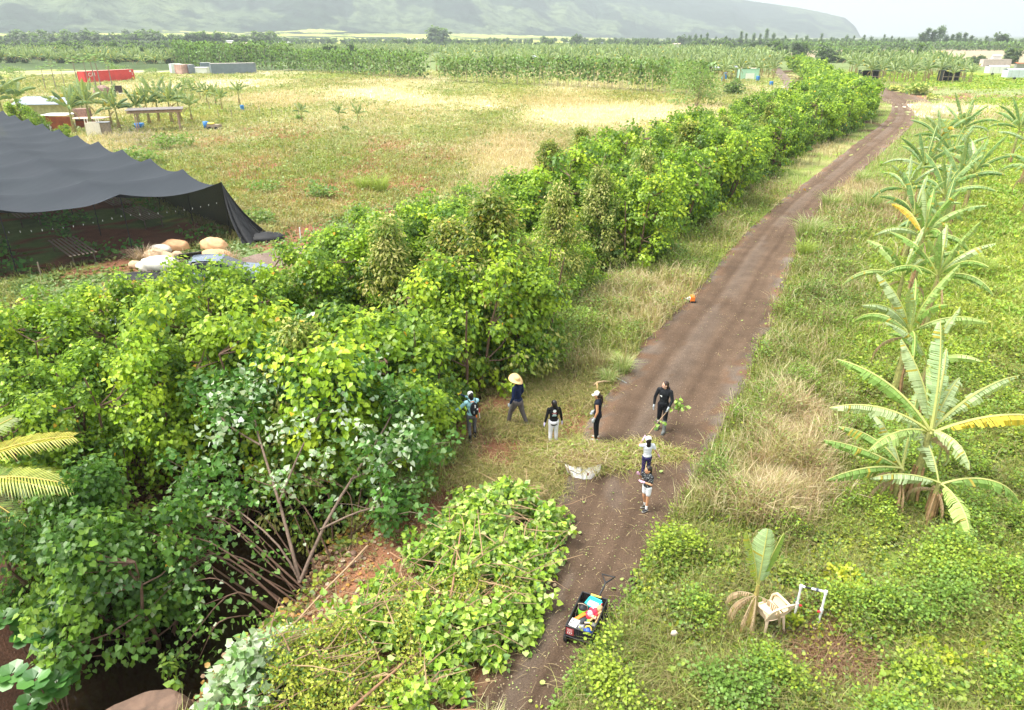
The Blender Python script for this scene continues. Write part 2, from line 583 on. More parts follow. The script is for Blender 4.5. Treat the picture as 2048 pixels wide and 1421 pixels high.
def ground_mat(name, attr=True, color=(1, 1, 1), speck=0.5, fine=22.0, bump=.6, rutted=False, rough=.95):
    m, t, b, out = nodes_of(name)
    tc = N(t, 'ShaderNodeTexCoord')

    def nz(sc, det=5, ro=.65):
        n = N(t, 'ShaderNodeTexNoise'); n.inputs['Scale'].default_value = sc; n.inputs['Detail'].default_value = det; n.inputs['Roughness'].default_value = ro
        t.links.new(tc.outputs['Object'], n.inputs['Vector']); return n.outputs['Fac']
    a1, a2 = nz(fine), nz(1.1)
    c = mul(t, ramp(t, a1, [(.3, .62), (.7, 1.35)]), ramp(t, a2, [(.3, .8), (.7, 1.2)]))
    if attr:
        a = N(t, 'ShaderNodeAttribute', attribute_name='Col'); c = mul(t, c, a.outputs['Color'])
    c = mul(t, c, color)
    vo = N(t, 'ShaderNodeTexVoronoi'); vo.inputs['Scale'].default_value = 14
    t.links.new(tc.outputs['Object'], vo.inputs['Vector'])
    sp = ramp(t, vo.outputs['Distance'], [(.10, 1), (.17, 0)])
    vc = N(t, 'ShaderNodeSeparateColor'); t.links.new(vo.outputs['Color'], vc.inputs[0])
    gate = ramp(t, vc.outputs[0], [(.72, 0), (.80, speck)])
    c = mul(t, c, (.46, .37, .28), 'MIX', mul(t, sp, gate))
    t.links.new(c, b.inputs['Base Color'])
    b.inputs['Roughness'].default_value = rough; b.inputs['Specular IOR Level'].default_value = .15
    bp = N(t, 'ShaderNodeBump'); bp.inputs['Strength'].default_value = bump; bp.inputs['Distance'].default_value = .04
    t.links.new(a1, bp.inputs['Height']); t.links.new(bp.outputs[0], b.inputs['Normal'])
    return m


M_GROUND = ground_mat('earth_and_grass', speck=.35)
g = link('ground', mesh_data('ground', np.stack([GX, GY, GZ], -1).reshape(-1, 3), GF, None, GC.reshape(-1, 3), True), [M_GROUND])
tag(g, kind='structure')


# road sheets
def strip_mesh(name, Lp, Rp, nseg, ncross, colfn, m, lift):
    def res(P):
        P = np.array(P, float); s = np.r_[0, np.cumsum(np.hypot(*np.diff(P, axis=0).T))]
        q = s[-1] * (np.linspace(0, 1, nseg) ** 2.0)
        from_t = np.interp(q, s, P[:, 0]), np.interp(q, s, P[:, 1])
        return np.stack(from_t, -1)
    Lq, Rq = res(Lp), res(Rp)
    k = np.ones(5) / 5
    for Q in (Lq, Rq):
        for c in (0, 1):
            Q[2:-2, c] = np.convolve(Q[:, c], k, 'valid')
    v = np.linspace(0, 1, ncross)
    P = Lq[:, None] * (1 - v)[None, :, None] + Rq[:, None] * v[None, :, None]
    side = Rq - Lq; side /= np.linalg.norm(side, axis=1)[:, None]
    wob = (fbm(P[:, 0, 1] * 1.2, P[:, 0, 0], 3, 4) - .5) * .9
    wob2 = (fbm(P[:, -1, 1] * 1.2, P[:, -1, 0], 4, 4) - .5) * .9
    P[:, 0] += side * wob[:, None]; P[:, -1] += side * wob2[:, None]
    X, Y = P[..., 0], P[..., 1]
    prof = -.035 * (np.exp(-((v - .27) / .08) ** 2) + np.exp(-((v - .73) / .08) ** 2)) + .0
    Z = height(X, Y) + lift + prof[None, :] + .035
    Z[:, 0] = height(X[:, 0], Y[:, 0]) - .03; Z[:, -1] = height(X[:, -1], Y[:, -1]) - .03
    C = colfn(X, Y, np.broadcast_to(v, X.shape))
    a, b = X.shape
    i = np.arange(a - 1)[:, None] * b; j = np.arange(b - 1)[None, :]
    Fq = np.stack([i + j, i + j + 1, i + b + j + 1, i + b + j], -1).reshape(-1, 4)
    return tag(link(name, mesh_data(name, np.stack([X, Y, Z], -1).reshape(-1, 3), Fq, None, C.reshape(-1, 3), True), [m]), kind='structure')


def road_col(X, Y, v):
    n = fbm(X * .5, Y * .25, 81, 4); n2 = fbm(X * 2, Y * 2, 83, 3)
    brown = np.array((.110, .074, .050)); grey = np.array((.16, .135, .115)); red = np.array((.195, .112, .068)); dark = np.array((.070, .045, .030))
    C = np.broadcast_to(brown, X.shape + (3,)).copy()
    e = np.clip((np.abs(v - .5) - .33) * 6 + (n - .5) * 2, 0, 1)[..., None]
    C = C * (1 - e * .75) + (red * (n2[..., None] > .5) + grey * (n2[..., None] <= .5)) * e * .75
    cm = np.clip(np.exp(-((v - .42) / .09) ** 2) * 1.4 * (n > .47), 0, 1)[..., None]
    C = C * (1 - cm * .3) + grey * cm * .3
    tr = ((np.exp(-((v - .27 + .03 * (n - .5)) / .05) ** 2) + np.exp(-((v - .63 + .03 * (n - .5)) / .05) ** 2) + .7 * np.exp(-((v - .45) / .03) ** 2)) * (.5 + n2))[..., None]
    C = C * (1 - tr * .5) + dark * tr * .5
    rut = (np.sin(v * 55 + n * 8) * .5 + .5)[..., None] * .14
    C = C * (1 + .07 - rut)
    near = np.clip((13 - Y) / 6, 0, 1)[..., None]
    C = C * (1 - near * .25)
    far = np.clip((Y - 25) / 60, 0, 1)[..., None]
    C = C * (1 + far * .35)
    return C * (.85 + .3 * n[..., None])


M_ROAD = ground_mat('dirt_road_soil', speck=.75, fine=30, bump=.8)
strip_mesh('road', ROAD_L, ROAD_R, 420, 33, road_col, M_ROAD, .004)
nrm = []
c2 = np.array(ROAD2_C, float); tg = np.gradient(c2, axis=0); tg /= np.linalg.norm(tg, axis=1)[:, None]
side = np.stack([tg[:, 1], -tg[:, 0]], -1)
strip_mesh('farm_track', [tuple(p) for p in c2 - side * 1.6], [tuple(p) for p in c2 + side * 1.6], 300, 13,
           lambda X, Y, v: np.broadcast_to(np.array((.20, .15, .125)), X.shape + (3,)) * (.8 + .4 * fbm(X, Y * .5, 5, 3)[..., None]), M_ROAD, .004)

# water in the ditch
mb = MB()
dl = np.array(DITCH[:9], float); tg = np.gradient(dl, axis=0); tg /= np.linalg.norm(tg, axis=1)[:, None]
sd2 = np.stack([tg[:, 1], -tg[:, 0]], -1)
a = dl - sd2 * 2.6; b = dl + sd2 * 2.6
V = [(p[0], p[1], -1.62) for pair in zip(a, b) for p in pair]
mb.add(V, [[2 * i, 2 * i + 1, 2 * i + 3, 2 * i + 2] for i in range(len(a) - 1)])
m, t, bs, out = nodes_of('muddy_water')
bs.inputs['Base Color'].default_value = (.016, .010, .006, 1); bs.inputs['Roughness'].default_value = .08; bs.inputs['Specular IOR Level'].default_value = .5
bp = N(t, 'ShaderNodeBump'); bp.inputs['Strength'].default_value = .15; t.links.new(noise(t, 3), bp.inputs['Height']); t.links.new(bp.outputs[0], bs.inputs['Normal'])
tag(mb.build('water', m), kind='structure')

# ------------------------------------------------------------------ hills
az = np.radians(np.concatenate([np.linspace(-62, -40, 40), np.linspace(-39.8, 27, 420)]))
rr = np.concatenate([np.linspace(700, 2200, 70), np.linspace(2230, 5600, 230)])
AZ, RR = np.meshgrid(az, rr, indexing='ij')
azd = np.degrees(AZ)
HX, HY = RR * np.sin(AZ), RR * np.cos(AZ)
E = np.interp(azd, [-62, -30, -5, 8, 16.2, 19.9, 21.5, 23.2, 23.9, 24.5, 27], [7.5, 7.0, 6.0, 3.6, 2.32, 1.80, 1.50, 1.12, .62, -.2, -.6])
r0 = np.interp(azd, [-62, -30, 0, 16, 25], [1900, 2000, 2600, 3400, 4200])
r1 = np.interp(azd, [-62, -30, 0, 16, 25], [3600, 3700, 4200, 4700, 4900])
top = np.tan(np.radians(E)) * r1 + 11
tt = np.clip((RR - r0) / (r1 - r0), 0, 1)
rid = 1 - np.abs(fbm(azd * .22, RR * .0004, 91, 4) * 2 - 1)
rid2 = 1 - np.abs(fbm(HX * .0022, HY * .0022, 93, 5) * 2 - 1)
amp = np.clip(4 * tt * (1 - tt), 0, 1)
HZ = top * (tt ** 1.25) + amp * top * (.34 * (rid - .6) + .22 * (rid2 - .6))
lf = np.clip((10 - azd) / 25, 0, 1)
HZ += np.clip((RR - 1050) / 1500, 0, 1) ** 1.2 * 26 * lf
HZ += sstep(1200, 2400, RR) * (fbm(HX * .003, HY * .003, 95, 4) - .4) * 26 * lf
HZ = np.maximum(HZ, 0) - 2.0 * (RR < 900)
back = RR > r1
HZ = np.where(back, np.maximum(HZ - (RR - r1) * .15, 0), HZ)
HZ[azd > 24.6] = np.minimum(HZ[azd > 24.6], -1)
HZ[:, 0] = -6; HZ[0, :] = -6; HZ[:, -1] = -6
hn = fbm(HX * .0035, HY * .0035, 97, 5); hn2 = fbm(HX * .012, HY * .012, 98, 4)
fields = (RR < r0 * 1.0) & (fbm(azd * .09, RR * .0045, 99, 3) > .42) & (RR > 1000)
HC = np.where((hn > .5)[..., None], np.array((.075, .105, .06)), np.array((.018, .034, .024)))
HC = np.where((fields & (hn2 > .36))[..., None], np.array((.42, .46, .13)), HC)
i = np.arange(len(az) - 1)[:, None] * len(rr); j = np.arange(len(rr) - 1)[None, :]
HF = np.stack([i + j, i + j + 1, i + len(rr) + j + 1, i + len(rr) + j], -1).reshape(-1, 4)
m, t, bs, out = nodes_of('hill_vegetation')
at_ = N(t, 'ShaderNodeAttribute', attribute_name='Col')
n1 = noise(t, .025, 6, .7); n2 = noise(t, .006, 6, .7)
c = mul(t, at_.outputs['Color'], ramp(t, n1, [(.42, (.42, .5, .45)), (.55, (1.35, 1.3, 1.2))]))
c = mul(t, c, ramp(t, n2, [(.4, (.75, .8, .8)), (.6, (1.4, 1.35, 1.1))]))
t.links.new(c, bs.inputs['Base Color']); bs.inputs['Roughness'].default_value = .95; bs.inputs['Specular IOR Level'].default_value = .1
bp = N(t, 'ShaderNodeBump'); bp.inputs['Strength'].default_value = 1; bp.inputs['Distance'].default_value = 14
t.links.new(n1, bp.inputs['Height']); t.links.new(bp.outputs[0], bs.inputs['Normal'])
tag(link('hills', mesh_data('hills', np.stack([HX, HY, HZ], -1).reshape(-1, 3), HF, None, HC.reshape(-1, 3), True), [m]), kind='structure')
HILL_TOP = float(HZ.max())

# ------------------------------------------------------------------ haze: sea air over the plain
mb = MB()
mb.box((0, 2800, (HILL_TOP + 30 - 8) / 2), (19500, 7200, HILL_TOP + 30 + 8))
m, t, bs, out = nodes_of('sea_haze')
t.nodes.remove(bs)
pv = N(t, 'ShaderNodeVolumePrincipled')
pv.inputs['Color'].default_value = (.80, .90, .95, 1); pv.inputs['Density'].default_value = .00027; pv.inputs['Anisotropy'].default_value = .2
t.links.new(pv.outputs[0], out.inputs['Volume'])
hazeo = tag(mb.build('haze', m), kind='stuff')

# ================================================================== vegetation makers
HEART = (np.array([[0, 0, 0], [-.34, -.06, .10], [-.46, .30, .06], [0, 1.0, -.10], [.46, .30, .06], [.34, -.06, .10], [0, .45, -.04]]),
         np.array([[0, 1, 2, 6], [6, 2, 3, 3], [0, 6, 4, 5], [6, 3, 3, 4]]))
HEART_V = np.array([[0, 0, 0], [-.38, -.08, .08], [-.50, .34, .05], [0, 1.0, -.10], [.50, .34, .05], [.38, -.08, .08]])
HEART_F = np.array([[0, 3, 2, 1], [0, 5, 4, 3]])
NARROW_V = np.array([[0, 0, 0], [-.15, .45, .04], [0, 1.0, -.04], [.15, .45, .04]])
NARROW_F = np.array([[0, 3, 2, 1]])
ROUND_V = np.array([[0, 0, 0], [-.48, .25, .06], [-.40, .78, .0], [0, .98, -.03], [.40, .78, .0], [.48, .25, .06]])
ROUND_F = np.array([[0, 3, 2, 1], [0, 5, 4, 3]])


def nrmz(a):
    return a / (np.linalg.norm(a, axis=-1, keepdims=True) + 1e-9)


def place_leaves(P, T, Nn, size, col, V0=HEART_V, F0=HEART_F):
    """leaf blades: P points, T tip direction, Nn blade normal"""
    T = nrmz(T - 0); Nn = Nn - T * (Nn * T).sum(-1, keepdims=True); Nn = nrmz(Nn)
    B = np.cross(T, Nn)
    s = np.asarray(size)[:, None, None]
    V = P[:, None, :] + s * (V0[None, :, 0:1] * B[:, None, :] + V0[None, :, 1:2] * T[:, None, :] + V0[None, :, 2:3] * Nn[:, None, :])
    k = len(V0)
    F = (F0[None] + (np.arange(len(P)) * k)[:, None, None]).reshape(-1, F0.shape[1])
    C = np.repeat(col, k, axis=0)
    return V.reshape(-1, 3), F, C


def rnd(n, k=3, r=rng):
    return r.normal(size=(n, k))


GREENS = {
    'milo': [(.155, .28, .016), (.27, .43, .020), (.41, .55, .032), (.085, .18, .020)],
    'dark': [(.07, .17, .020), (.10, .22, .025), (.17, .31, .03), (.045, .12, .018)],
    'olive': [(.15, .21, .02), (.24, .27, .03), (.36, .32, .06), (.10, .15, .02)],
    'cream': [(.24, .30, .04), (.42, .44, .10), (.54, .52, .18), (.16, .24, .03)],
    'silver': [(.08, .20, .04), (.11, .26, .05), (.35, .44, .34), (.06, .15, .03)],
    'far': [(.06, .10, .04), (.08, .13, .045), (.10, .15, .05), (.05, .085, .035)],
}
CROWN_MAT = leaf_mat('leaf_blades', under=(.22, .38, .12), trans=.36, gloss=.035)
SILVER_MAT = leaf_mat('pale_backed_leaves', under=(.55, .64, .52), trans=.25, gloss=.05)
BARK = mat('brown_bark', (.16, .095, .065), var=.35, scale=14, bump=.5)
GREYBARK = mat('grey_bark', (.24, .20, .16), var=.35, scale=12, bump=.5)


def tree_meshes(name, seed, h, rad, nclump, nleaf, size, kind='milo', shape='dome', V0=HEART_V, F0=HEART_F, stems=4, low=.18, clump_r=.42, sides=6):
    r = np.random.default_rng(seed)
    # clump centres on and inside the crown
    plume = [(math.cos(a_) * q_ * rad, math.sin(a_) * q_ * rad, h * r.uniform(.74, 1.0)) for a_, q_ in zip(r.uniform(0, 6.283, 7), r.uniform(.15, .75, 7))]
    cs = []
    while len(cs) < nclump:
        p = r.uniform(-1, 1, 3)
        if shape == 'dome':
            # upright plumes of foliage, one round each stem, plus a skirt
            if r.uniform() < .80:
                j = r.integers(0, len(plume)); ux, uy, uh = plume[j]
                u = r.uniform() ** .7
                sp = rad * .42 * (1.08 - u) ** .7
                a = r.uniform(0, 6.283)
                x = ux * (.45 + .55 * u) + math.cos(a) * sp; y = uy * (.45 + .55 * u) + math.sin(a) * sp
                z = low * h + (uh - low * h) * u
            else:
                q = np.linalg.norm(p)
                if not (.5 < q < 1): continue
                z = low * h + (h * .72 * (1 - low)) * (p[2] * .5 + .5)
                x, y = p[0] * rad, p[1] * rad
        else:
            u = r.uniform() ** .8
            z = low * h + h * (1 - low) * u
            rr_ = rad * (1.05 - u) * r.uniform(.35, 1)
            a = r.uniform(0, 6.283); x, y = rr_ * math.cos(a), rr_ * math.sin(a)
        cs.append((x, y, z))
    cs = np.array(cs)
    lump = (fbm(cs[:, 0] * .9 + seed, cs[:, 1] * .9 + cs[:, 2] * .8, seed, 3) - .5)
    cs[:, :2] *= (1 + lump * .9)[:, None]
    cs[:, 2] += lump * .35
    # stems and twigs
    mb = MB()
    tips = []
    for s in range(stems):
        a = s / stems * 6.283 + r.uniform(-.5, .5)
        sp = rad * (.55 if shape == 'dome' else .08) * (stems > 1)
        top = np.array([math.cos(a) * sp, math.sin(a) * sp, h * r.uniform(.72, .88)])
        k = 6; u = np.linspace(0, 1, k)[:, None]
        base = np.array([math.cos(a) * .12, math.sin(a) * .12, -.15]) * (1 if stems > 1 else 0) + np.array([0, 0, -.1])
        pts = base * (1 - u) + top * u + np.array([math.cos(a), math.sin(a), 0]) * np.sin(u * math.pi) * .12 * rad + r.normal(size=(k, 3)) * .04 * h * .3
        r0 = .011 * h + .012
        mb.tube(pts, np.linspace(r0, r0 * .3, k), sides)
        tips.append(pts)
    allp = np.concatenate(tips)
    for c in cs[:: max(1, nclump // 55)]:
        d = np.linalg.norm(allp - c, axis=1) + np.where(allp[:, 2] > c[2], 5, 0)
        b = allp[np.argmin(d)]
        midp = (b + c) / 2 + np.array([0, 0, -.10 * np.linalg.norm(c - b)])
        mb.tube([b, midp, c], [.022, .016, .007], 4, cap=False)
    trunk = mb.data(name + '_wood')
    # leaves
    pal = np.array(GREENS[kind])
    base_c = pal[r.choice(len(pal), nclump, p=[.34, .34, .16, .16])]
    out_ = cs - np.array([0, 0, h * .45]); out_ = nrmz(out_)
    n = nclump * nleaf
    ci = np.repeat(np.arange(nclump), nleaf)
    off = r.normal(size=(n, 3)); off = nrmz(off) * (r.uniform(0, 1, (n, 1)) ** .45) * clump_r * r.uniform(.7, 1.3, nclump)[ci][:, None]
    off[:, 2] *= .85
    P = cs[ci] + off + out_[ci] * .1
    o2 = nrmz(off)
    Nn = o2 * .5 + out_[ci] * .45 + np.array([0, 0, .55]) + r.normal(size=(n, 3)) * .33
    T = o2 * .5 + out_[ci] * .35 + np.array([0, 0, -.85 if V0 is not NARROW_V else .25]) + r.normal(size=(n, 3)) * .35
    col = base_c[ci] * r.uniform(.75, 1.25, (n, 1))
    # young leaves at shoot ends are yellower
    young = (o2[:, 2] > .45) & (r.uniform(size=n) < .5)
    if kind in ('milo', 'silver'):
        col[young] = col[young] * .45 + np.array((.42, .56, .04)) * .55
    elif kind in ('olive', 'cream'):
        col[young] = col[young] * .35 + np.array((.54, .52, .18)) * .65
    yel = r.uniform(size=n) < (.003 if size < .3 else .001)
    col[yel] = (.75, .42, .03)
    sz = size * r.uniform(.65, 1.25, n)
    V, Fq, C = place_leaves(P, T, Nn, sz, col, V0, F0)
    crown = mesh_data(name + '_crown', V, Fq, None, C)
    return trunk, crown


def add_tree(name, label, cat, meshes, loc, rz=0.0, scale=1.0, group=None, mats=None, parts=('trunk', 'crown')):
    t = thing(name, label, cat, loc, rz, group)
    t.scale = (scale,) * 3 if not hasattr(scale, '__len__') else scale
    for nm, me, m in zip(parts, meshes, mats or (BARK, CROWN_MAT)):
        if m.name not in [x.name for x in me.materials]: me.materials.append(m)
        link(nm, me, (), t)
    return t


# ------------------------------------------------------------------ banana plants
BLEAF = leaf_mat('banana_leaf', under=(.30, .40, .18), trans=.34, gloss=.03, rough=.5, objvar=.08)
BSTEM = mat('banana_stem', (.30, .30, .10), var=.45, scale=7, bump=.3, rough=.6, attr=True)


def banana_leaf(mb, base, azm, e0, L, W, bend, nst, r, col, rib=(.55, .58, .16), droop=.6, torn=.42, seg=9, m=0, dead=False):
    """one leaf: arched rib, two rows of blade strips torn along the veins"""
    s = np.linspace(0, 1, seg * 2 + 1)
    el = e0 - bend * s ** 1.3
    dirs = np.stack([np.cos(el) * math.cos(azm), np.cos(el) * math.sin(azm), np.sin(el)], -1)
    pts = np.array(base) + np.vstack([np.zeros(3), np.cumsum((dirs[:-1] + dirs[1:]) / 2, axis=0) * L / (len(s) - 1)])
    mb.tube(pts, np.linspace(.034 if not dead else .018, .010, len(pts)) * (L / 2.2), 4, m=m, col=rib, cap=False)
    side = np.array([-math.sin(azm), math.cos(azm), 0])

    def P(t):
        return np.array([np.interp(t, s, pts[:, k]) for k in range(3)])

    def D(t):
        d = np.array([np.interp(t, s, dirs[:, k]) for k in range(3)]); return d / np.linalg.norm(d)
    t0 = .13
    V = []; Fq = []; C = []
    for sg in (-1, 1):
        grp = r.uniform(-.1, .3)
        for i in range(nst):
            if r.uniform() < torn: grp = r.uniform(-.25, .75)
            u0, u1 = i / nst, (i + (.93 if r.uniform() > torn else .66)) / nst
            ta, tb = t0 + u0 * (1 - t0), t0 + u1 * (1 - t0)
            wa = W * max(.04, math.sin(math.pi * min(1, u0 * .93 + .07)) ** .55); wb = W * max(.02, math.sin(math.pi * min(1, u1 * .93 + .07)) ** .55)
            pa, pb = P(ta), P(tb); d = D((ta + tb) / 2)
            up = np.cross(d, side); up /= np.linalg.norm(up)
            if up[2] < 0: up = -up
            dr = droop + grp + r.uniform(-.05, .05)
            o1 = side * sg * math.cos(dr * .55) - up * math.sin(dr * .55) + d * .22
            o2 = side * sg * math.cos(dr * 1.5) - up * math.sin(dr * 1.5) - np.array([0, 0, .15]) + d * .35
            if dead: o1, o2 = o1 * .4 - np.array([0, 0, .5]), o2 * .3 - np.array([0, 0, .8])
            o2 = o2 * r.uniform(.8, 1.08)
            k = len(V)
            q1a, q1b = pa + o1 * wa * .5, pb + o1 * wb * .5
            V += [pa, pb, q1a, q1b, q1a + o2 * wa * .5, q1b + o2 * wb * .5]
            Fq += ([[k, k + 1, k + 3, k + 2], [k + 2, k + 3, k + 5, k + 4]] if sg > 0 else [[k + 1, k, k + 2, k + 3], [k + 3, k + 2, k + 4, k + 5]])
            cc = np.array(col) * r.uniform(.85, 1.15)
            if not dead and r.uniform() < .04: cc = np.array((.45, .38, .06))
            C += [cc] * 6
    mb.add(V, Fq, m, np.array(C))


BG = [(.19, .33, .12), (.28, .43, .18), (.40, .53, .31), (.15, .27, .09)]


def banana_parts(seed, h=2.4, nleaf=9, L=2.3, W=.36, nst=22, seg=7, lean=0.0, palette=BG, dead=2, yellow=.05, droop=.75, up=.0, spec=None):
    """returns stem mesh and a list of leaf meshes (leaf, kind)"""
    r = np.random.default_rng(seed)
    st = MB()
    k = 7; u = np.linspace(0, 1, k)
    la = r.uniform(0, 6.28)
    pts = np.stack([np.cos(la) * lean * u ** 2 * h, np.sin(la) * lean * u ** 2 * h, u * h - .1], -1)
    st.tube(pts, np.linspace(.15, .065, k) * (h / 2.4) ** .5, 9, col=(1, 1, 1))
    for q in range(5):
        a = r.uniform(0, 6.28)
        p0 = pts[2] + np.array([math.cos(a), math.sin(a), 0]) * .12
        st.tube([p0 + [0, 0, .5], p0 + [0, 0, 0], p0 + np.array([math.cos(a) * .1, math.sin(a) * .1, -.7])], [.03, .05, .03], 4, col=(1.0, .62, .9))
    top = pts[-1]
    leaves = []
    off = r.uniform(0, 6.28)
    for sp_ in spec or []:
        mb = MB()
        a_, e_, l_, bd_ = sp_[:4]
        c = sp_[4] if len(sp_) > 4 else palette[r.integers(len(palette))]
        banana_leaf(mb, top + r.normal(size=3) * .03, R(a_), R(e_), l_, W * r.uniform(.9, 1.1), bd_, nst, r, c, (.58, .60, .22), droop=droop + r.uniform(-.2, .4), seg=seg)
        leaves.append(mb.data('banana_leaf'))
    for i in range(0 if spec else nleaf):
        mb = MB()
        age = i / max(1, nleaf - 1)
        a = off + i * 2.4 + r.uniform(-.3, .3)
        e0 = R(84 - 52 * age) + r.uniform(-.1, .1) + up
        bend = .35 + 1.25 * age + r.uniform(-.15, .25)
        c = palette[r.integers(len(palette))]
        rib = (.50, .56, .18)
        if r.uniform() < yellow and age > .4:
            c = (.62, .42, .05); rib = (.7, .5, .12)
        banana_leaf(mb, top + np.array([0, 0, -.12 * age]), a, e0, L * (.8 + .3 * r.uniform()) * (.75 if i == 0 else 1), W * r.uniform(.85, 1.1), bend, nst, r, c, rib, droop=droop + .5 * age, seg=seg)
        leaves.append(mb.data('banana_leaf'))
    for i in range(dead):
        mb = MB()
        banana_leaf(mb, top + np.array([0, 0, -.25]), r.uniform(0, 6.28), R(5), L * r.uniform(.45, .75), W * .5, 2.3, 22, r, (.38, .26, .16), (.36, .25, .15), seg=7, dead=True, torn=.7)
        leaves.append(mb.data('dead_leaf'))
    return st.data('banana_stem'), leaves


def join_datas(name, L):
    """join several mesh datas in one (for far plants)"""
    Vs = []; Fs4 = []; Cs = []; n = 0
    for me in L:
        nv = len(me.vertices); v = np.empty(nv * 3, np.float32); me.vertices.foreach_get('co', v)
        c = np.empty(nv * 4, np.float32); me.attributes['Col'].data.foreach_get('color', c)
        f = np.array([tuple(p.vertices) for p in me.polygons if len(p.vertices) == 4])
        Vs.append(v.reshape(-1, 3)); Cs.append(c.reshape(-1, 4)[:, :3]); Fs4.append(f + n); n += nv
    return mesh_data(name, np.concatenate(Vs), np.concatenate(Fs4), None, np.concatenate(Cs))


def banana_hero(label, loc, seed, group=None, rz=0.0, **kw):
    kw['W'] = kw.get('W', .36) * .72
    st, lv = banana_parts(seed, **kw)
    t = thing('banana_plant', label, 'banana plant', loc, rz, group)
    link('trunk', st, [BSTEM], t)
    for me in lv:
        link('leaf', me, [BLEAF], t) if me.name.startswith('banana') else link('dead_leaf', me, [BLEAF], t)
    return t


# ------------------------------------------------------------------ palms: fronds with narrow leaflets
def frond(mb, base, azm, e0, L, bend, npair, ll, r, col, rib, droop=.5, wd=.035, m=0):
    s = np.linspace(0, 1, 15)
    el = e0 - bend * s ** 1.2
    dirs = np.stack([np.cos(el) * math.cos(azm), np.cos(el) * math.sin(azm), np.sin(el)], -1)
    pts = np.array(base) + np.vstack([np.zeros(3), np.cumsum(dirs[:-1], axis=0) * L / 14])
    mb.tube(pts, np.linspace(.035, .008, 15), 5, m=m, col=rib, cap=False)
    side = np.array([-math.sin(azm), math.cos(azm), 0])
    V = []; Fq = []; C = []
    for i in range(npair):
        u = .16 + .84 * i / npair
        p = np.array([np.interp(u, s, pts[:, k]) for k in range(3)]); d = np.array([np.interp(u, s, dirs[:, k]) for k in range(3)])
        up = np.cross(d, side); up *= (1 if up[2] > 0 else -1)
        l = ll * math.sin(math.pi * (u * .8 + .15)) ** .6 * r.uniform(.88, 1.08)
        for sg in (-1, 1):
            o = side * sg * .8 + d * (.55 + .3 * u) + up * .15
            o /= np.linalg.norm(o)
            o2 = o + np.array([0, 0, -droop]) * r.uniform(.8, 1.3)
            w = d * wd * .5
            k = len(V)
            q = p + o * l * .5; e = q + o2 * l * .5
            V += [p - w * .6, p + w * .6, q + w, q - w, e, e + w * .1]
            Fq += [[k, k + 1, k + 2, k + 3], [k + 3, k + 2, k + 5, k + 4]]
            c = np.array(col) * r.uniform(.8, 1.2)
            C += [c] * 6
    mb.add(V, Fq, m, np.array(C))


# ------------------------------------------------------------------ grass clumps and blades
def blades(P, H, lean, width, col, az=None, r=rng, segs=2):
    """P (n,3) roots, H heights, lean (n,) outward lean, returns V,F,C of curved blades"""
    n = len(P)
    az = r.uniform(0, 6.283, n) if az is None else az
    d = np.stack([np.cos(az), np.sin(az), np.zeros(n)], -1)
    fa = r.uniform(0, 6.283, n)
    b = np.stack([np.cos(fa), np.sin(fa), np.zeros(n)], -1) * (width / 2)[:, None]
    V = [P - b, P + b]
    mid = P + d * (H * lean * .35)[:, None]; mid[:, 2] += H * .62
    V += [mid - b * .8, mid + b * .8]
    tip = P + d * (H * lean)[:, None]; tip[:, 2] += H * np.clip(1 - .35 * lean, .2, 1)
    V += [tip - b * .12, tip + b * .12]
    V = np.stack(V, 1).reshape(-1, 3)
    k = np.arange(n)[:, None, None] * 6
    F = (np.array([[0, 1, 3, 2], [2, 3, 5, 4]])[None] + k).reshape(-1, 4)
    C = np.repeat(col, 6, axis=0)
    return V, F, C


def grass_clump_mesh(seed, n=260, H=1.1, spread=.3, col=((.22, .34, .08), (.36, .46, .16), (.5, .52, .28)), w=.022, lean=.9):
    r = np.random.default_rng(seed)
    a = r.uniform(0, 6.283, n); q = r.uniform(0, 1, n) ** .6 * spread
    P = np.stack([np.cos(a) * q, np.sin(a) * q, np.full(n, -.05)], -1)
    cc = np.array(col)[r.integers(0, len(col), n)] * r.uniform(.8, 1.2, (n, 1))
    V, F, C = blades(P, H * r.uniform(.55, 1.1, n), lean * r.uniform(.2, 1.1, n), np.full(n, w), cc, a + r.normal(size=n) * .5, r)
    return mesh_data('grass_clump', V, F, None, C)


GRASS_MAT = leaf_mat('grass_blades', trans=.30, gloss=.03, objvar=.0)

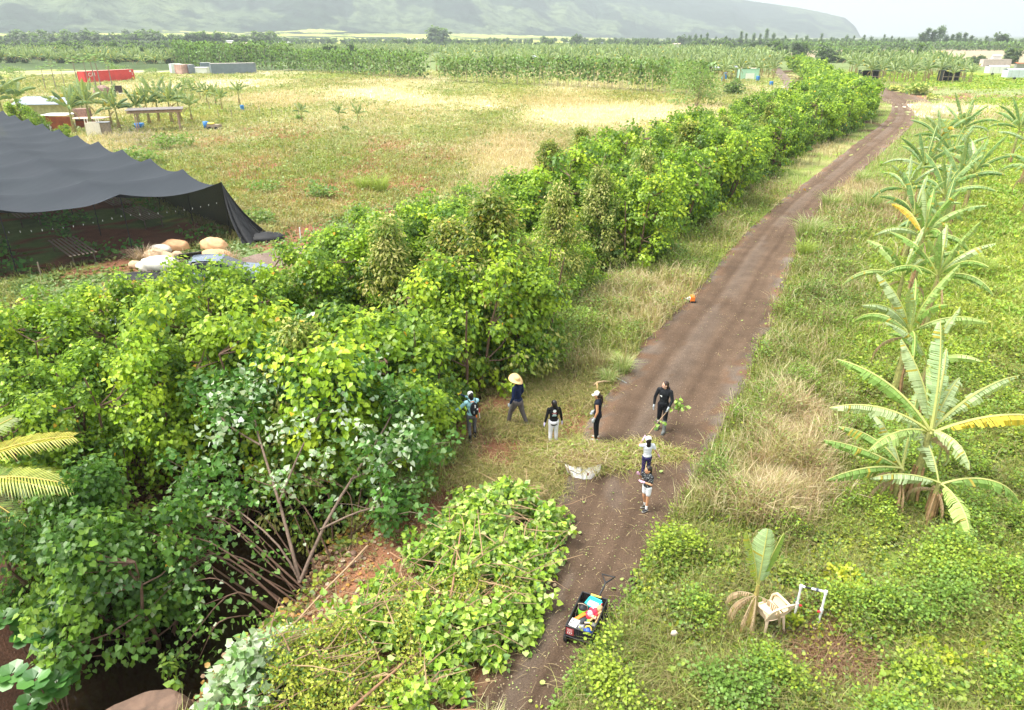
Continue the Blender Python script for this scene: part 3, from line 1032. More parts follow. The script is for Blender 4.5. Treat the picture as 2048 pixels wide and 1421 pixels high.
# ================================================================== ground cover
def scatter_cover():
    r = np.random.default_rng(5)
    n = 430000
    k = 1.55                                  # p(r) ~ r^-(k-1): density falls with distance
    u = r.uniform(size=n)
    r0, r1 = 8.0, 270.0
    e = 1 - (k - .2)
    rad = (r0 ** e + u * (r1 ** e - r0 ** e)) ** (1 / e)
    azm = np.radians(r.uniform(-41, 43, n)); nr_ = r.uniform(size=n) < .035; rad = np.where(nr_, r.uniform(8, 17, n), rad); azm = np.where(nr_, np.radians(r.uniform(38, 60, n)), azm)
    x, y = rad * np.sin(azm), rad * np.cos(azm)
    C, K = zones(x + r.normal(size=n) * rad * .018, y + r.normal(size=n) * rad * .018 * np.clip(rad / 25, 1, 3))
    rd_ = inpoly(x, y, ROAD) | (dist_line(x, y, ROAD2_C) < 1.6)
    K[rd_] = 20
    z = height(x, y)
    gap = fbm(x * 1.7, y * 1.7, 88, 3)
    sk_ = at(1165, 948); gap[np.hypot(x - sk_.x, (y - sk_.y + .15) * .9) < .85] = 0
    inside = ((gap > np.where(K == 9, .40, .33)) | (rad > 45)) & (y > 7.5) & (z > -.9) & ~inpoly(x, y, SHADE_POLY) & (K != 20)
    x, y, z, rad, C, K = [q[inside] for q in (x, y, z, rad, C, K)]
    pl = np.clip((fbm(x * 1.1, y * 1.1, 77, 3) - .5) * 2.2 + .45, 0, 1.2)
    lod = np.clip(rad / 18, 1, 14) ** .62
    sp1 = fbm(x * .55, y * .55, 101, 3); sp1 = (sp1 - sp1.min()) / (sp1.max() - sp1.min())
    sets = {'weeds': [[], [], []], 'straw_grass': [[], [], []], 'field_grass': [[], [], []], 'meadow_herbs': [[], [], []], 'cut_grass_litter': [[], [], []]}

    def leafy(mask, key, size, per, hmax, pal, V0=ROUND_V, F0=ROUND_F, up=.8):
        idx = np.nonzero(mask)[0]
        m = len(idx)
        if not m: return
        ii_ = np.repeat(idx, per)
        q = len(ii_)
        s = lod[ii_]
        hm = hmax * (.2 + 1.3 * pl[ii_])
        P = np.stack([x[ii_] + r.normal(size=q) * .16 * s, y[ii_] + r.normal(size=q) * .16 * s, z[ii_] + r.uniform(.02, 1, q) * hm], -1)
        Nn = rnd(q, 3, r) * .5 + np.array([0, 0, up]); T = rnd(q, 3, r); T[:, 2] *= .4
        base = np.array(pal)[np.clip(((sp1[idx] - .25) * 2 * len(pal) + r.normal(size=m) * .8).astype(int), 0, len(pal) - 1)]
        col = np.repeat(base, per, axis=0) * r.uniform(.7, 1.3, (q, 1)) * .75 + C[ii_] * .25
        V, F, Cc = place_leaves(P, T, Nn, size * s * r.uniform(.6, 1.3, q), col, V0, F0)
        L = sets[key]; L[0].append(V); L[1].append(F); L[2].append(Cc)

    def bladey(mask, key, H, w, per, pal, lean=.5, flat=None, mixc=.5, clump=.12):
        idx = np.nonzero(mask)[0]
        m = len(idx)
        if not m: return
        ii_ = np.repeat(idx, per); q = len(ii_); s = lod[ii_]
        P = np.stack([x[ii_] + r.normal(size=q) * clump * s, y[ii_] + r.normal(size=q) * clump * s, z[ii_] - .02 + np.zeros(q)], -1)
        base = np.array(pal)[r.integers(0, len(pal), m)]
        col = np.repeat(base, per, axis=0) * r.uniform(.55, 1.45, (q, 1)) * (1 - mixc) + C[ii_] * mixc
        hh = H * r.uniform(.5, 1.2, q) * (.6 + .8 * pl[ii_])
        ln = lean * r.uniform(.3, 1.6, q)
        if flat: P[:, 2] += r.uniform(0, .05, q); hh = H * r.uniform(.1, .35, q); ln = ln + flat
        V, F, Cc = blades(P, hh, ln, w * s * r.uniform(.7, 1.3, q), col, r=r)
        L = sets[key]; L[0].append(V); L[1].append(F); L[2].append(Cc)

    G1 = [(.13, .26, .035), (.22, .36, .04), (.36, .45, .05), (.10, .19, .035), (.30, .33, .09)]
    G2 = [(.18, .32, .045), (.34, .44, .05), (.12, .22, .035), (.46, .52, .06), (.24, .32, .11), (.22, .20, .09)]
    ST = [(.74, .64, .44), (.64, .54, .34), (.50, .37, .25), (.66, .62, .36), (.38, .25, .17), (.38, .42, .13)]
    STG = [(.36, .42, .10), (.30, .40, .07), (.46, .42, .16)]
    OL = [(.34, .38, .10), (.48, .46, .14), (.60, .52, .28), (.26, .34, .08), (.62, .52, .36), (.44, .32, .20)]
    u = r.uniform(size=len(x))
    near = rad < 60
    _lf = x < np.interp(y, [p[1] for p in ROAD_L[:22]], [p[0] for p in ROAD_L[:22]]) + .5
    _ra = r.uniform(size=len(K)); K = np.where((K == 1) & (_ra < np.where(_lf, .08, .14)), 2, K); K = np.where((K == 2) & near & (r.uniform(size=len(K)) < np.where(_lf, .60, .35)) & (x > -1.5), 1, K)
    wd = near & (K == 1)
    leafy(wd, 'weeds', .07, 6, .38, G1 + [(.16, .17, .05)], NARROW_V * [2, 1, 1], NARROW_F)
    bladey(wd & (u < .75), 'weeds', .62, .016, 4, STG + STG + ST[2:4], .5)
    leafy(wd & (pl > .7), 'weeds', .055, 8, .6, [(.16, .28, .04), (.24, .38, .05), (.12, .22, .04)])
    bladey((K == 2) & near, 'straw_grass', .85, .015, 7, ST, .45, mixc=.25)
    leafy((K == 2) & near & (u < .2), 'weeds', .08, 4, .4, G1)
    bladey((K == 2) & ~near, 'straw_grass', .7, .02, 5, [ST[0], ST[1], ST[3]], .5, mixc=.55)
    # tall grass field to the left
    fg = (K == 3)
    bladey(fg & (u < .8), 'field_grass', .5, .022, 5, OL, .6, mixc=.6)
    leafy(fg & (u > .72), 'field_grass', .09, 4, .35, [(.20, .28, .08), (.28, .35, .10), (.15, .23, .07)])
    # lush right meadow
    lu = (K == 4)
    G3 = [(.20, .38, .04), (.34, .50, .04), (.16, .30, .04), (.46, .54, .07)]
    leafy(lu & (u < .6), 'meadow_herbs', .08, 6, .30, G3)
    bladey(lu & (u > .40), 'meadow_herbs', .45, .02, 6, [(.42, .50, .09), (.32, .44, .07), (.54, .52, .20)], .5, mixc=.3)
    lw = (K == 9)
    leafy(lw, 'meadow_herbs', .07, 8, .26, G2 + G1, ROUND_V, ROUND_F)
    leafy(lw & (pl > .5), 'meadow_herbs', .055, 7, .42, G1, NARROW_V * [2, 1, 1], NARROW_F)
    bladey(lw & (u < .27), 'meadow_herbs', .58, .014, 4, STG + [(.34, .22, .13), (.26, .15, .09), (.40, .30, .18)], .7)
    leafy(lw & (pl > .62) & (u > .4), 'meadow_herbs', .055, 9, .55, [(.34, .46, .04), (.24, .38, .04), (.16, .30, .05)])
    leafy((K == 10) & (u < .10), 'meadow_herbs', .06, 5, .18, G2)
    bladey((K == 10) & (u > .8), 'straw_grass', .3, .014, 4, [(.36, .25, .15)], 1.6)
    leafy((K == 8) & (u < .55), 'meadow_herbs', .09, 5, .12, [(.16, .26, .08), (.22, .33, .11)])
    leafy((K == 0) & (u < .10), 'meadow_herbs', .12, 3, .15, [(.16, .24, .06)])
    bladey((K == 0) & (u > .92), 'straw_grass', .22, .018, 3, [(.36, .24, .15), (.44, .34, .22)], 1.2)
    bladey((K == 6) & (u < .5), 'field_grass', .18, .03, 3, [(.24, .28, .10)], .6, mixc=.85)
    # cut grass lying on the soil where people stand
    bladey((K == 14) & (u < .45), 'field_grass', .28, .02, 3, [(.40, .26, .17), (.34, .20, .13), (.36, .38, .12)], 1.0, mixc=.3)
    lt = (K == 5) & (u < .62)
    bladey(lt, 'cut_grass_litter', .9, .016, 8, [(.36, .32, .12), (.30, .31, .08), (.46, .38, .20), (.22, .27, .06)], .5, flat=.9, mixc=.2, clump=.2)
    leafy(lt & (u < .4), 'cut_grass_litter', .075, 4, .07, [(.24, .34, .06), (.17, .27, .05)])
    cl = (K == 12)
    bladey(cl & (u < .12), 'cut_grass_litter', .6, .014, 2, [(.42, .33, .18), (.36, .24, .14)], .8, flat=.6, mixc=.2)
    leafy(cl & (u > .965), 'cut_grass_litter', .075, 2, .04, [(.30, .38, .10), (.45, .30, .10), (.40, .22, .12)])
    # leaf litter below the hedge
    bl = (K == 11) & near
    leafy(bl & (u < .55), 'cut_grass_litter', .11, 2, .05, [(.30, .17, .10), (.42, .28, .17), (.20, .11, .07), (.55, .34, .08)])
    leafy(bl & (u > .86) & (z > -.4), 'weeds', .10, 6, .4, G1)
    lab = {'weeds': 'low green weeds along both edges of the dirt road', 'straw_grass': 'tall dry straw-coloured grass standing in patches',
           'field_grass': 'mixed grass and weeds covering the open field on the left', 'meadow_herbs': 'lush bright green herbs covering the ground right of the road',
           'cut_grass_litter': 'cut grass, twigs and fallen leaves lying on bare red soil'}
    cats = {'weeds': 'weeds', 'straw_grass': 'dry grass', 'field_grass': 'grass', 'meadow_herbs': 'ground cover', 'cut_grass_litter': 'leaf litter'}
    for kk, (V, F, Cc) in sets.items():
        if not V: continue
        nV = 0; Fs = []
        q4 = []
        for v, f in zip(V, F):
            q4.append(f + nV); nV += len(v)
        o = link(kk, mesh_data(kk, np.concatenate(V), np.concatenate(q4), None, np.concatenate(Cc)), [GRASS_MAT])
        tag(o, lab[kk], cats[kk], None, 'stuff')


scatter_cover()


# leaves and chips lying on the road
def road_litter():
    r = np.random.default_rng(8)
    n = 9000
    rad = 8.5 * np.exp(r.uniform(size=n) * math.log(60 / 8.5)); azm = np.radians(r.uniform(-15, 32, n))
    x, y = rad * np.sin(azm), rad * np.cos(azm)
    ok = inpoly(x, y, ROAD) & (fbm(x * .5, y * .5, 7, 3) + .35 * (y < 20) > .62)
    x, y = x[ok], y[ok]; q = len(x)
    P = np.stack([x, y, height(x, y) + .065], -1)
    pal = np.array([(.30, .40, .13), (.34, .42, .12), (.45, .40, .22), (.34, .26, .15), (.22, .33, .08), (.36, .30, .20)])
    col = pal[r.integers(0, 6, q)] * r.uniform(.8, 1.2, (q, 1))
    big = r.uniform(size=q) < .02
    sz = np.where(big, r.uniform(.06, .12, q), r.uniform(.012, .035, q))
    Nn = rnd(q, 3, r) * .25 + np.array([0, 0, 1]); T = rnd(q, 3, r); T[:, 2] = .05
    V, F, C = place_leaves(P, T, Nn, sz, col, ROUND_V, ROUND_F)
    nb = 500
    ii_ = r.integers(0, q, nb)
    Pb = P[ii_] + np.stack([r.normal(size=nb) * .3, r.normal(size=nb) * .3, np.zeros(nb)], -1)
    V2, F2, C2 = blades(Pb, np.full(nb, .05), r.uniform(2, 6, nb), np.full(nb, .012), np.array([(.42, .34, .18)]) * r.uniform(.7, 1.3, (nb, 1)), r=r)
    V2[:, 2] = np.maximum(V2[:, 2], .05)
    o = link('fallen_leaves', mesh_data('fallen_leaves', np.vstack([V, V2]), np.vstack([F, F2 + len(V)]), None, np.vstack([C, C2])), [GRASS_MAT])
    tag(o, 'scattered green leaves and chips lying on the brown dirt road', 'leaf litter', None, 'stuff')


road_litter()

# ================================================================== the hedge along the ditch
P_MILO = [tree_meshes('milo_near%d' % i, 100 + i, 4.6, 2.0, 140, 78, .108, 'milo', low=.16, clump_r=.40) for i in range(5)]
P_DARK = [tree_meshes('milo_dark%d' % i, 130 + i, 4.2, 2.0, 120, 64, .112, 'milo' if i else 'dark', low=.10) for i in range(2)]
P_MID = [tree_meshes('milo_mid%d' % i, 200 + i, 4.6, 2.1, 100, 46, .155, 'milo', low=.08, clump_r=.42, sides=4) for i in range(4)]
P_FAR = [tree_meshes('milo_far%d' % i, 300 + i, 4.8, 2.4, 60, 26, .32, 'milo', low=.06, clump_r=.55, sides=3) for i in range(3)]
P_OLIVE = [tree_meshes('olive%d' % i, 400 + i, 5.4, 2.1, 170, 64, .125, 'olive', 'cone', NARROW_V * [1.6, 1, 1], NARROW_F, stems=1, low=.12, clump_r=.34) for i in range(2)]
P_CREAM = [tree_meshes('cream%d' % i, 450 + i, 5.1, 1.8, 150, 64, .125, 'cream', 'cone', NARROW_V * [1.6, 1, 1], NARROW_F, stems=1, low=.10, clump_r=.33) for i in range(2)]
for me in [m for p in P_MILO + P_DARK + P_MID + P_FAR + P_OLIVE + P_CREAM for m in p]:
    me.materials.append(BARK if me.name.endswith('wood') else CROWN_MAT)


def put_tree(kind_meshes, x, y, label, group=None, rz=None, s=1.0, dz=0.0, name='milo_tree', cat='tree'):
    t = thing(name, label, cat, (x, y, hz(x, y) + dz), random.uniform(0, 6.28) if rz is None else rz, group)
    t.scale = (s, s, s * random.uniform(.94, 1.06))
    link('trunk', kind_meshes[0], (), t); link('crown', kind_meshes[1], (), t)
    return t


GH = 'broadleaf trees of the long hedge beside the dirt road'
# foreground trees placed one by one: (px, py of crown top, height, prototype, label)
FG = [
    (20, 640, 4.3, 0, 'leafy green tree at the far left edge below the shade house'),
    (120, 612, 4.3, 1, 'round leafy tree top left of the pale car roof'),
    (250, 575, 4.4, 2, 'bright leafy tree hiding the lower left end of the sacks'),
    (365, 560, 4.4, 3, 'leafy green tree in front of the white sacks'),
    (470, 555, 4.4, 4, 'yellow-green tree directly below the parked car'),
    (590, 510, 4.5, 0, 'bright tree just right of the parked car, by the track'),
    (200, 700, 4.2, 3, 'broad leafy tree above the yellowing palm frond'),
    (330, 665, 4.4, 1, 'dense leafy tree in the middle of the left thicket'),
    (470, 640, 4.4, 2, 'dense tree left of the small cream-tipped sapling'),
    (60, 760, 3.9, 4, 'leafy tree at left edge above the palm fronds'),
    (725, 625, 4.2, 0, 'bright yellow-green tree leaning over the clearing, behind the person with backpack'),
    (800, 680, 3.5, 3, 'low bushy tree at the clearing edge beside the person with backpack'),
    (660, 640, 4.4, 2, 'full yellow-green tree right of the cream-tipped sapling'),
    (690, 480, 4.6, 1, 'bright tree left of the cream-tipped conical tree by the track'),
    (800, 420, 4.7, 4, 'tall bright tree right of the cream-tipped conical tree'),
    (880, 430, 4.6, 0, 'bright tree beside the farm track behind the tall olive tree'),
    (900, 540, 4.5, 2, 'bushy tree on the left side of the tall olive tree'),
    (1060, 480, 4.9, 3, 'bushy tree with bare lower stems right of the tall olive tree'),
]
placed = []
for px, py, h, k, lab in FG:
    p = at(px, py, h * .93)
    s = h / 4.6
    g0 = hz(p.x, p.y)
    s = (h - g0) / 4.6 if g0 < -.3 else s
    pr = P_MILO[k] if k < 5 else P_DARK[0]
    put_tree(pr, p.x, p.y, lab, GH, s=min(s, 1.35)); placed.append((p.x, p.y))
# olive and cream trees
for px, py, h, pr, lab, nm in [
    (985, 402, 6.1, P_OLIVE[0], 'tall olive-brown tree rising above the hedge, its bare stems at the clearing', 'olive_tree'),
    (900, 470, 4.6, P_OLIVE[1], 'short olive tree on the left flank of the tall olive tree', 'olive_tree'),
    (775, 440, 5.4, P_CREAM[0], 'conical cream-tipped tree nearest the dirt patch by the shade house', 'conical_tree'),
    (590, 640, 4.7, P_CREAM[1], 'small cream-tipped sapling poking out of the left thicket', 'conical_tree'),
    (1118, 372, 5.4, P_CREAM[0], 'pointed cream-tipped tree right of the tall olive tree', 'conical_tree'),
    (1100, 300, 5.4, P_OLIVE[1], 'broad olive tree standing behind the pointed cream-tipped tree', 'olive_tree'),
    (1200, 335, 5.2, P_CREAM[1], 'cream-tipped tree second right of the tall olive tree', 'conical_tree'),
    (1290, 305, 5.3, P_CREAM[0], 'cream-tipped tree third right of the tall olive tree', 'conical_tree'),
    (1165, 262, 5.0, P_OLIVE[0], 'dark olive tree on the field side of the hedge', 'olive_tree'),
    (1380, 262, 5.2, P_OLIVE[1], 'olive tree halfway along the hedge', 'olive_tree'),
    (1450, 232, 5.2, P_CREAM[1], 'cream-tipped tree where the hedge narrows', 'conical_tree'),
    (1545, 212, 5.2, P_OLIVE[0], 'olive tree near the orange marker post', 'olive_tree'),
]:
    p = at(px, py, h * .97)
    w_ = 1.25 if nm == 'olive_tree' else 1.0
    t = put_tree(pr, p.x, p.y, lab, None, name=nm, cat='tree')
    s = (h - hz(p.x, p.y)) / 5.4; t.scale = (s * w_, s * w_, s)
    placed.append((p.x, p.y))
# the rest of the hedge, walked along its length
t_ = 2.6
rows = 0
k_i = 0
pos_words = ['on its left flank', 'in its middle', 'on its road side']
while t_ < 12.6:
    a, b = interp(BELT_L, t_), interp(BELT_R, t_)
    wd_ = math.hypot(b[0] - a[0], b[1] - a[1])
    y_ = (a[1] + b[1]) / 2
    step = 2.0 if y_ < 45 else (2.7 if y_ < 100 else (4.0 if y_ < 160 else 5.5))
    nw = max(2, int(round(wd_ / (2.5 if y_ < 60 else 3.0 if y_ < 120 else 4.0))))
    for q in range(nw):
        f = (q + .5 + random.uniform(-.25, .25)) / nw
        x = a[0] + (b[0] - a[0]) * f; y = a[1] + (b[1] - a[1]) * f + random.uniform(-.3, .3) * step
        if min([math.hypot(x - u, y - v) for u, v in placed] + [9]) < (1.5 if y < 60 else 1.9):
            continue
        placed.append((x, y))
        hh = random.uniform(3.9, 5.0) if y < 24 or y > 110 else random.uniform(4.0, 5.7)
        pr = random.choice(P_MILO) if y < 38 else (random.choice(P_MID) if y < 100 else random.choice(P_FAR))
        band = ('near the tall olive tree' if y < 34 else 'behind the string trimmer' if y < 48 else 'about midway to the road bend' if y < 80 else 'close to the road bend' if y < 125 else 'beyond the road bend' if y < 200 else 'at its far end')
        put_tree(pr, x, y, 'bright green hedge tree %s, %s' % (pos_words[min(2, int(f * 3))], band), GH,
                 s=hh / 4.6 * (1 if y < 38 else 1.05))
        k_i += 1
    L_ = math.hypot(interp(BELT_L, t_ + .1)[0] - a[0], interp(BELT_L, t_ + .1)[1] - a[1]) * 10
    t_ += step / max(L_, 4)
print('hedge trees', len(placed))

# ================================================================== banana plants right of the road
HB = 'banana plants in the row right of the road'
def along(px, py, h):
    p = at(px, py, h)
    return (p.x, p.y, hz(p.x, p.y))


YG = [(.24, .40, .10), (.34, .48, .16), (.20, .34, .08), (.44, .55, .30)]
HERO = [  # px, py of the leaf fountain's heart, height of it, seed, label, kwargs
    (1861, 860, 2.2, 3, 'largest banana plant, a long yellowed leaf stretching to the right edge', dict(L=2.7, W=.40, nst=44, seg=10, dead=3, spec=[(98, 84, 2.7, .3, (.42, .58, .32)), (150, 52, 2.9, .85), (168, 34, 2.5, 1.0), (22, 40, 3.1, .8, (.46, .58, .30)), (-4, 30, 3.2, .95, (.70, .52, .06)), (62, 62, 2.4, .7, (.40, .55, .30)), (198, 25, 1.9, 1.3), (128, 72, 2.4, .5), (45, 50, 2.0, .9), (-70, 25, 1.5, 1.7)])),
    (1805, 935, 1.3, 5, 'wilted banana plant with brown hanging leaves, left of the nearest pair', dict(L=1.9, W=.36, dead=7, nst=30, seg=9, spec=[(165, 28, 2.0, .5), (140, 50, 1.9, 1.2), (190, 14, 2.1, .7), (62, 62, 2.2, .25, (.38, .54, .24)), (110, 60, 1.7, .9)])),
    (1880, 960, 1.2, 9, 'nearest banana plant of the row, one green leaf hanging to the ground', dict(L=1.7, W=.38, dead=6, nst=30, seg=9, spec=[(-12, 34, 2.1, 1.7), (-88, 12, 1.8, 1.5, (.40, .54, .16)), (172, 22, 1.7, .9), (100, 60, 1.8, 1.0)])),
    (1822, 656, 2.5, 13, 'banana plant with leaves pointing left, second up the row from the largest', dict(nleaf=9, L=2.6, W=.38, nst=26, yellow=.2)),
    (1858, 720, 1.9, 15, 'smaller banana plant with orange drooping leaves just above the largest one', dict(nleaf=6, L=2.0, W=.33, nst=22, yellow=.2)),
    (1878, 545, 2.6, 17, 'banana plant with stiff leaves halfway up the row', dict(nleaf=10, L=2.7, W=.38, nst=24)),
    (1808, 545, 2.3, 19, 'banana plant leaning over the weeds halfway up the row', dict(nleaf=8, L=2.4, W=.36, nst=30)),
    (1848, 468, 2.8, 21, 'tall banana plant with an orange leaf scrap in its crown', dict(nleaf=10, L=2.7, W=.40, nst=22, yellow=.2)),
    (1890, 385, 2.9, 23, 'banana plant in the upper row with pale upright leaf', dict(nleaf=10, L=2.8, W=.40, nst=24)),
    (1830, 425, 2.6, 25, 'banana plant on the road side of the upper row', dict(nleaf=9, L=2.6, W=.38, nst=24)),
    (1885, 440, 2.5, 43, 'banana plant on the meadow side of the middle of the row', dict(nleaf=8, L=2.5, W=.38, nst=24)),
    (1815, 375, 2.6, 45, 'small banana plant beside the upper grass clumps', dict(nleaf=8, L=2.4, W=.36, nst=24)),
    (1920, 360, 2.9, 47, 'banana plant with upright fan right of the upper row', dict(nleaf=10, L=2.8, W=.42, nst=24, up=.15)),
    (1905, 310, 3.2, 27, 'feathery banana plant near the top of the row', dict(nleaf=11, L=3.0, W=.42, nst=24)),
    (1850, 330, 3.0, 29, 'banana plant with dark leaves left of the feathery one', dict(nleaf=10, L=2.8, W=.40, nst=24)),
    (1950, 340, 3.0, 31, 'banana plant on the meadow side near the top of the row', dict(nleaf=10, L=2.8, W=.40, nst=24)),
    (1925, 255, 3.4, 33, 'topmost banana plant of the row, below the mown field', dict(nleaf=12, L=3.2, W=.44, nst=24)),
    (1880, 275, 3.2, 35, 'banana plant at the top of the row on its left side', dict(nleaf=11, L=3.0, W=.42, nst=24)),
    (2040, 255, 3.4, 37, 'big banana plant cut by the right edge, farthest back', dict(nleaf=11, L=3.2, W=.44, nst=24)),
    (2065, 290, 3.2, 39, 'big banana plant cut by the right edge, middle one', dict(nleaf=11, L=3.2, W=.44, nst=24)),
    (2075, 340, 3.0, 41, 'big banana plant cut by the right edge, nearest one', dict(nleaf=11, L=3.0, W=.44, nst=24)),
]
for px, py, h, sd_, lab, kw in HERO:
    kw.setdefault('palette', YG if py > 450 else BG)
    banana_hero(lab, along(px, py, h), sd_, HB if px < 2000 else 'banana plants at the right edge', h=h, **kw)

# young banana by the chair: one big pale leaf, dry leaves hanging
t = thing('banana_plant', 'young banana plant with one broad pale leaf beside the plastic chair', 'banana plant', gp(1497, 1268), 0)
r_ = np.random.default_rng(77)
st = MB(); st.tube([(0, 0, -.1), (.02, .02, .35), (.03, .06, .8), (.05, .08, 1.2)], [.095, .085, .06, .03], 9, col=(1.1, .9, .8)); st.build('trunk', BSTEM, t, True)
for az_, e0, L_, W_, bd, c_, kw in [(R(70), R(88), 1.35, .27, .12, (.40, .55, .30), dict(droop=.1, torn=.05)),
                                  (R(165), R(80), 1.35, .20, .25, (.30, .38, .06), dict(droop=.5, torn=.6)),
                                  (R(20), R(76), 1.3, .20, .15, (.22, .34, .06), dict(droop=1.2, torn=.1))]:
    mb = MB(); banana_leaf(mb, (.04, .08, 1.12), az_, e0, L_, W_, bd, 30, r_, c_, (.60, .60, .20), **kw); mb.build('leaf', BLEAF, t)
for az_ in (R(190), R(230), R(150), R(-30), R(250), R(200)):
    mb = MB(); banana_leaf(mb, (.03, .05, .95), az_, R(5), .95, .16, 2.3, 18, r_, (.50, .36, .24), (.55, .42, .28), dead=True, torn=.6); mb.build('dead_leaf', BLEAF, t)

# ------------------------------------------------------------------ fountain grass and bushes at the road's right edge
GC_ = [grass_clump_mesh(1), grass_clump_mesh(2, 320, 1.3, .4), grass_clump_mesh(3, 260, 1.0, .35, ((.30, .42, .08), (.42, .52, .12), (.34, .42, .16)))]
for me in GC_: me.materials.append(GRASS_MAT)
for px, py, s, k, lab in [
    (1725, 368, 1.25, 0, 'feathery grass clump highest up along the road'), (1658, 418, 1.3, 0, 'pale grass clump left of the double clump'),
    (1735, 425, 1.5, 1, 'broad green grass clump beside the banana row'), (1615, 480, 1.35, 1, 'white-tipped grass clump leaning towards the road'),
    (1608, 510, 1.1, 2, 'bluish grass clump below the white-tipped one'), (1915, 435, 1.2, 2, 'yellow-green grass clump right of the banana row, upper'),
    (1962, 548, 1.2, 2, 'yellow-green grass clump right of the banana row, lower'), (758, 382, 1.6, 2, 'light green grass clump in the left field'),
    (725, 378, 1.3, 2, 'smaller light green grass clump in the left field'), (1480, 400, .8, 0, 'grass tuft between hedge and road'),
    (1245, 745, .75, 0, 'dry pale grass tuft where the clearing meets the road'), (1215, 765, .6, 0, 'small dry grass tuft above the pickaxe'),
]:
    p = gp(px, py)
    o = link('grass_clump', GC_[k], (), None, p, random.uniform(0, 6)); o.scale = (s,) * 3
    tag(o, lab, 'grass clump')


def bush_mesh(seed, rad, h, n, size, pal, V0=ROUND_V, F0=ROUND_F, lumps=10, up=.7):
    r = np.random.default_rng(seed)
    c = r.normal(size=(lumps, 3)) * [rad * .45, rad * .45, 0]; c[:, 2] = h * r.uniform(.25, .75, lumps)
    ci = r.integers(0, lumps, n)
    off = nrmz(r.normal(size=(n, 3))) * r.uniform(.6, 1, (n, 1)) * rad * .45; off[:, 2] *= h / rad * .7
    P = c[ci] + off; P[:, 2] = np.abs(P[:, 2])
    o = nrmz(off)
    pc = np.array(pal); col = pc[r.integers(0, len(pc), lumps)][ci] * .6 + pc[r.integers(0, len(pc), n)] * .4
    V, F, C = place_leaves(P, o + rnd(n, 3, r) * .5, o * .4 + [0, 0, up] + rnd(n, 3, r) * .3, size * r.uniform(.6, 1.3, n), col * r.uniform(.8, 1.2, (n, 1)), V0, F0)
    return mesh_data('bush_leaves', V, F, None, C)


def stems_mesh(seed, rad, h, n, w=.012):
    r = np.random.default_rng(seed); mb = MB()
    for i in range(n):
        a = r.uniform(0, 6.28); q = r.uniform(.2, .8) * rad
        mb.tube([(0, 0, -.05), (math.cos(a) * q * .4, math.sin(a) * q * .4, h * .5), (math.cos(a) * q, math.sin(a) * q, h * r.uniform(.7, 1))], [w, w * .8, w * .3], 4, cap=False)
    return mb.data('bush_stems')


def bush(name, label, px, py, seed, rad, h, n, size, pal, group=None, narrow=False, cat='bush', nst=8):
    return add_tree(name, label, cat, (stems_mesh(seed, rad, h, nst), bush_mesh(seed, rad, h, n, size, pal, *((NARROW_V * [1.8, 1, 1], NARROW_F) if narrow else (ROUND_V, ROUND_F)))),
                    gp(px, py), 0, 1, group, (BARK, CROWN_MAT), ('stem', 'foliage'))


YEL = [(.42, .50, .03), (.34, .46, .03), (.55, .55, .05), (.30, .42, .05)]
bush('yellow_leaf_bush', 'yellow-green round-leaved bush above the pipe frame', 1715, 1190, 1, .62, .55, 900, .085, YEL)
for px, py, rd, lab in [(1560, 1150, .3, 'small round-leaved bush behind the plastic chair'), (1590, 1255, .25, 'yellowish seedling bush under the pipe frame'), (1845, 1300, .3, 'yellow vine climbing over herbs right of the pipe frame'),
                        (1900, 1340, .35, 'yellow-leaved vine near the bottom right corner'), (1800, 1385, .38, 'broad round-leaved bush at the bottom edge on bare soil'), (1960, 1330, .35, 'yellow-leaved vine by the right edge, lowest'),
                        (1510, 1320, .32, 'round-leaved bush below the young banana plant'), (1600, 1385, .28, 'pale green seedling by the broken pipe'), (1905, 1395, .4, 'large-leaved vine cut by the bottom edge'),
                        (1530, 870, .32, 'yellow speckled bush in the straw grass'), (1455, 1120, .25, 'small leafy bush at the road edge left of the banana leaf'), (1480, 880, .25, 'rounded weed bush at the edge of the straw grass'),
                        (1645, 730, .3, 'light green weed bush by the banana row'), (1665, 480, .6, 'bushy green weed below the broad grass clump'), (1365, 1370, .3, 'light green weed bush by the bottom edge near the cart')]:
    bush('vine_bush', lab, px, py, px + py, rd, rd * 1.1, int(900 * rd), .085, YEL if 'yellow' in lab else [(.28, .40, .06), (.20, .33, .05), (.36, .46, .08)], nst=4)
bush('croton_bush', 'pale yellow croton bush at the hedge end by the road bend', 1838, 190, 5, 2.4, 2.4, 500, .5, [(.55, .60, .14), (.45, .55, .12), (.62, .60, .25)])
for px, py, lab in [(1812, 186, 'small yellow croton left of the large one'), (1790, 182, 'yellow croton where the hedge ends'), (1865, 200, 'low yellow croton on the soil heap')]:
    bush('croton_bush', lab, px, py, px, 1.3, 1.0, 200, .4, [(.55, .60, .14), (.62, .58, .22)])
bush('thorn_bush', 'large pale green bush in front of the tall hedgerow by the farm track', 1392, 216, 6, 5.5, 7.0, 2600, .42, [(.20, .30, .08), (.26, .36, .10), (.15, .24, .07)], narrow=True, nst=26)
bush('thorn_bush', 'small grey-green bush beside the farm track near the marker post', 1468, 188, 7, 2.4, 3.0, 600, .4, [(.16, .22, .07), (.12, .18, .06)])
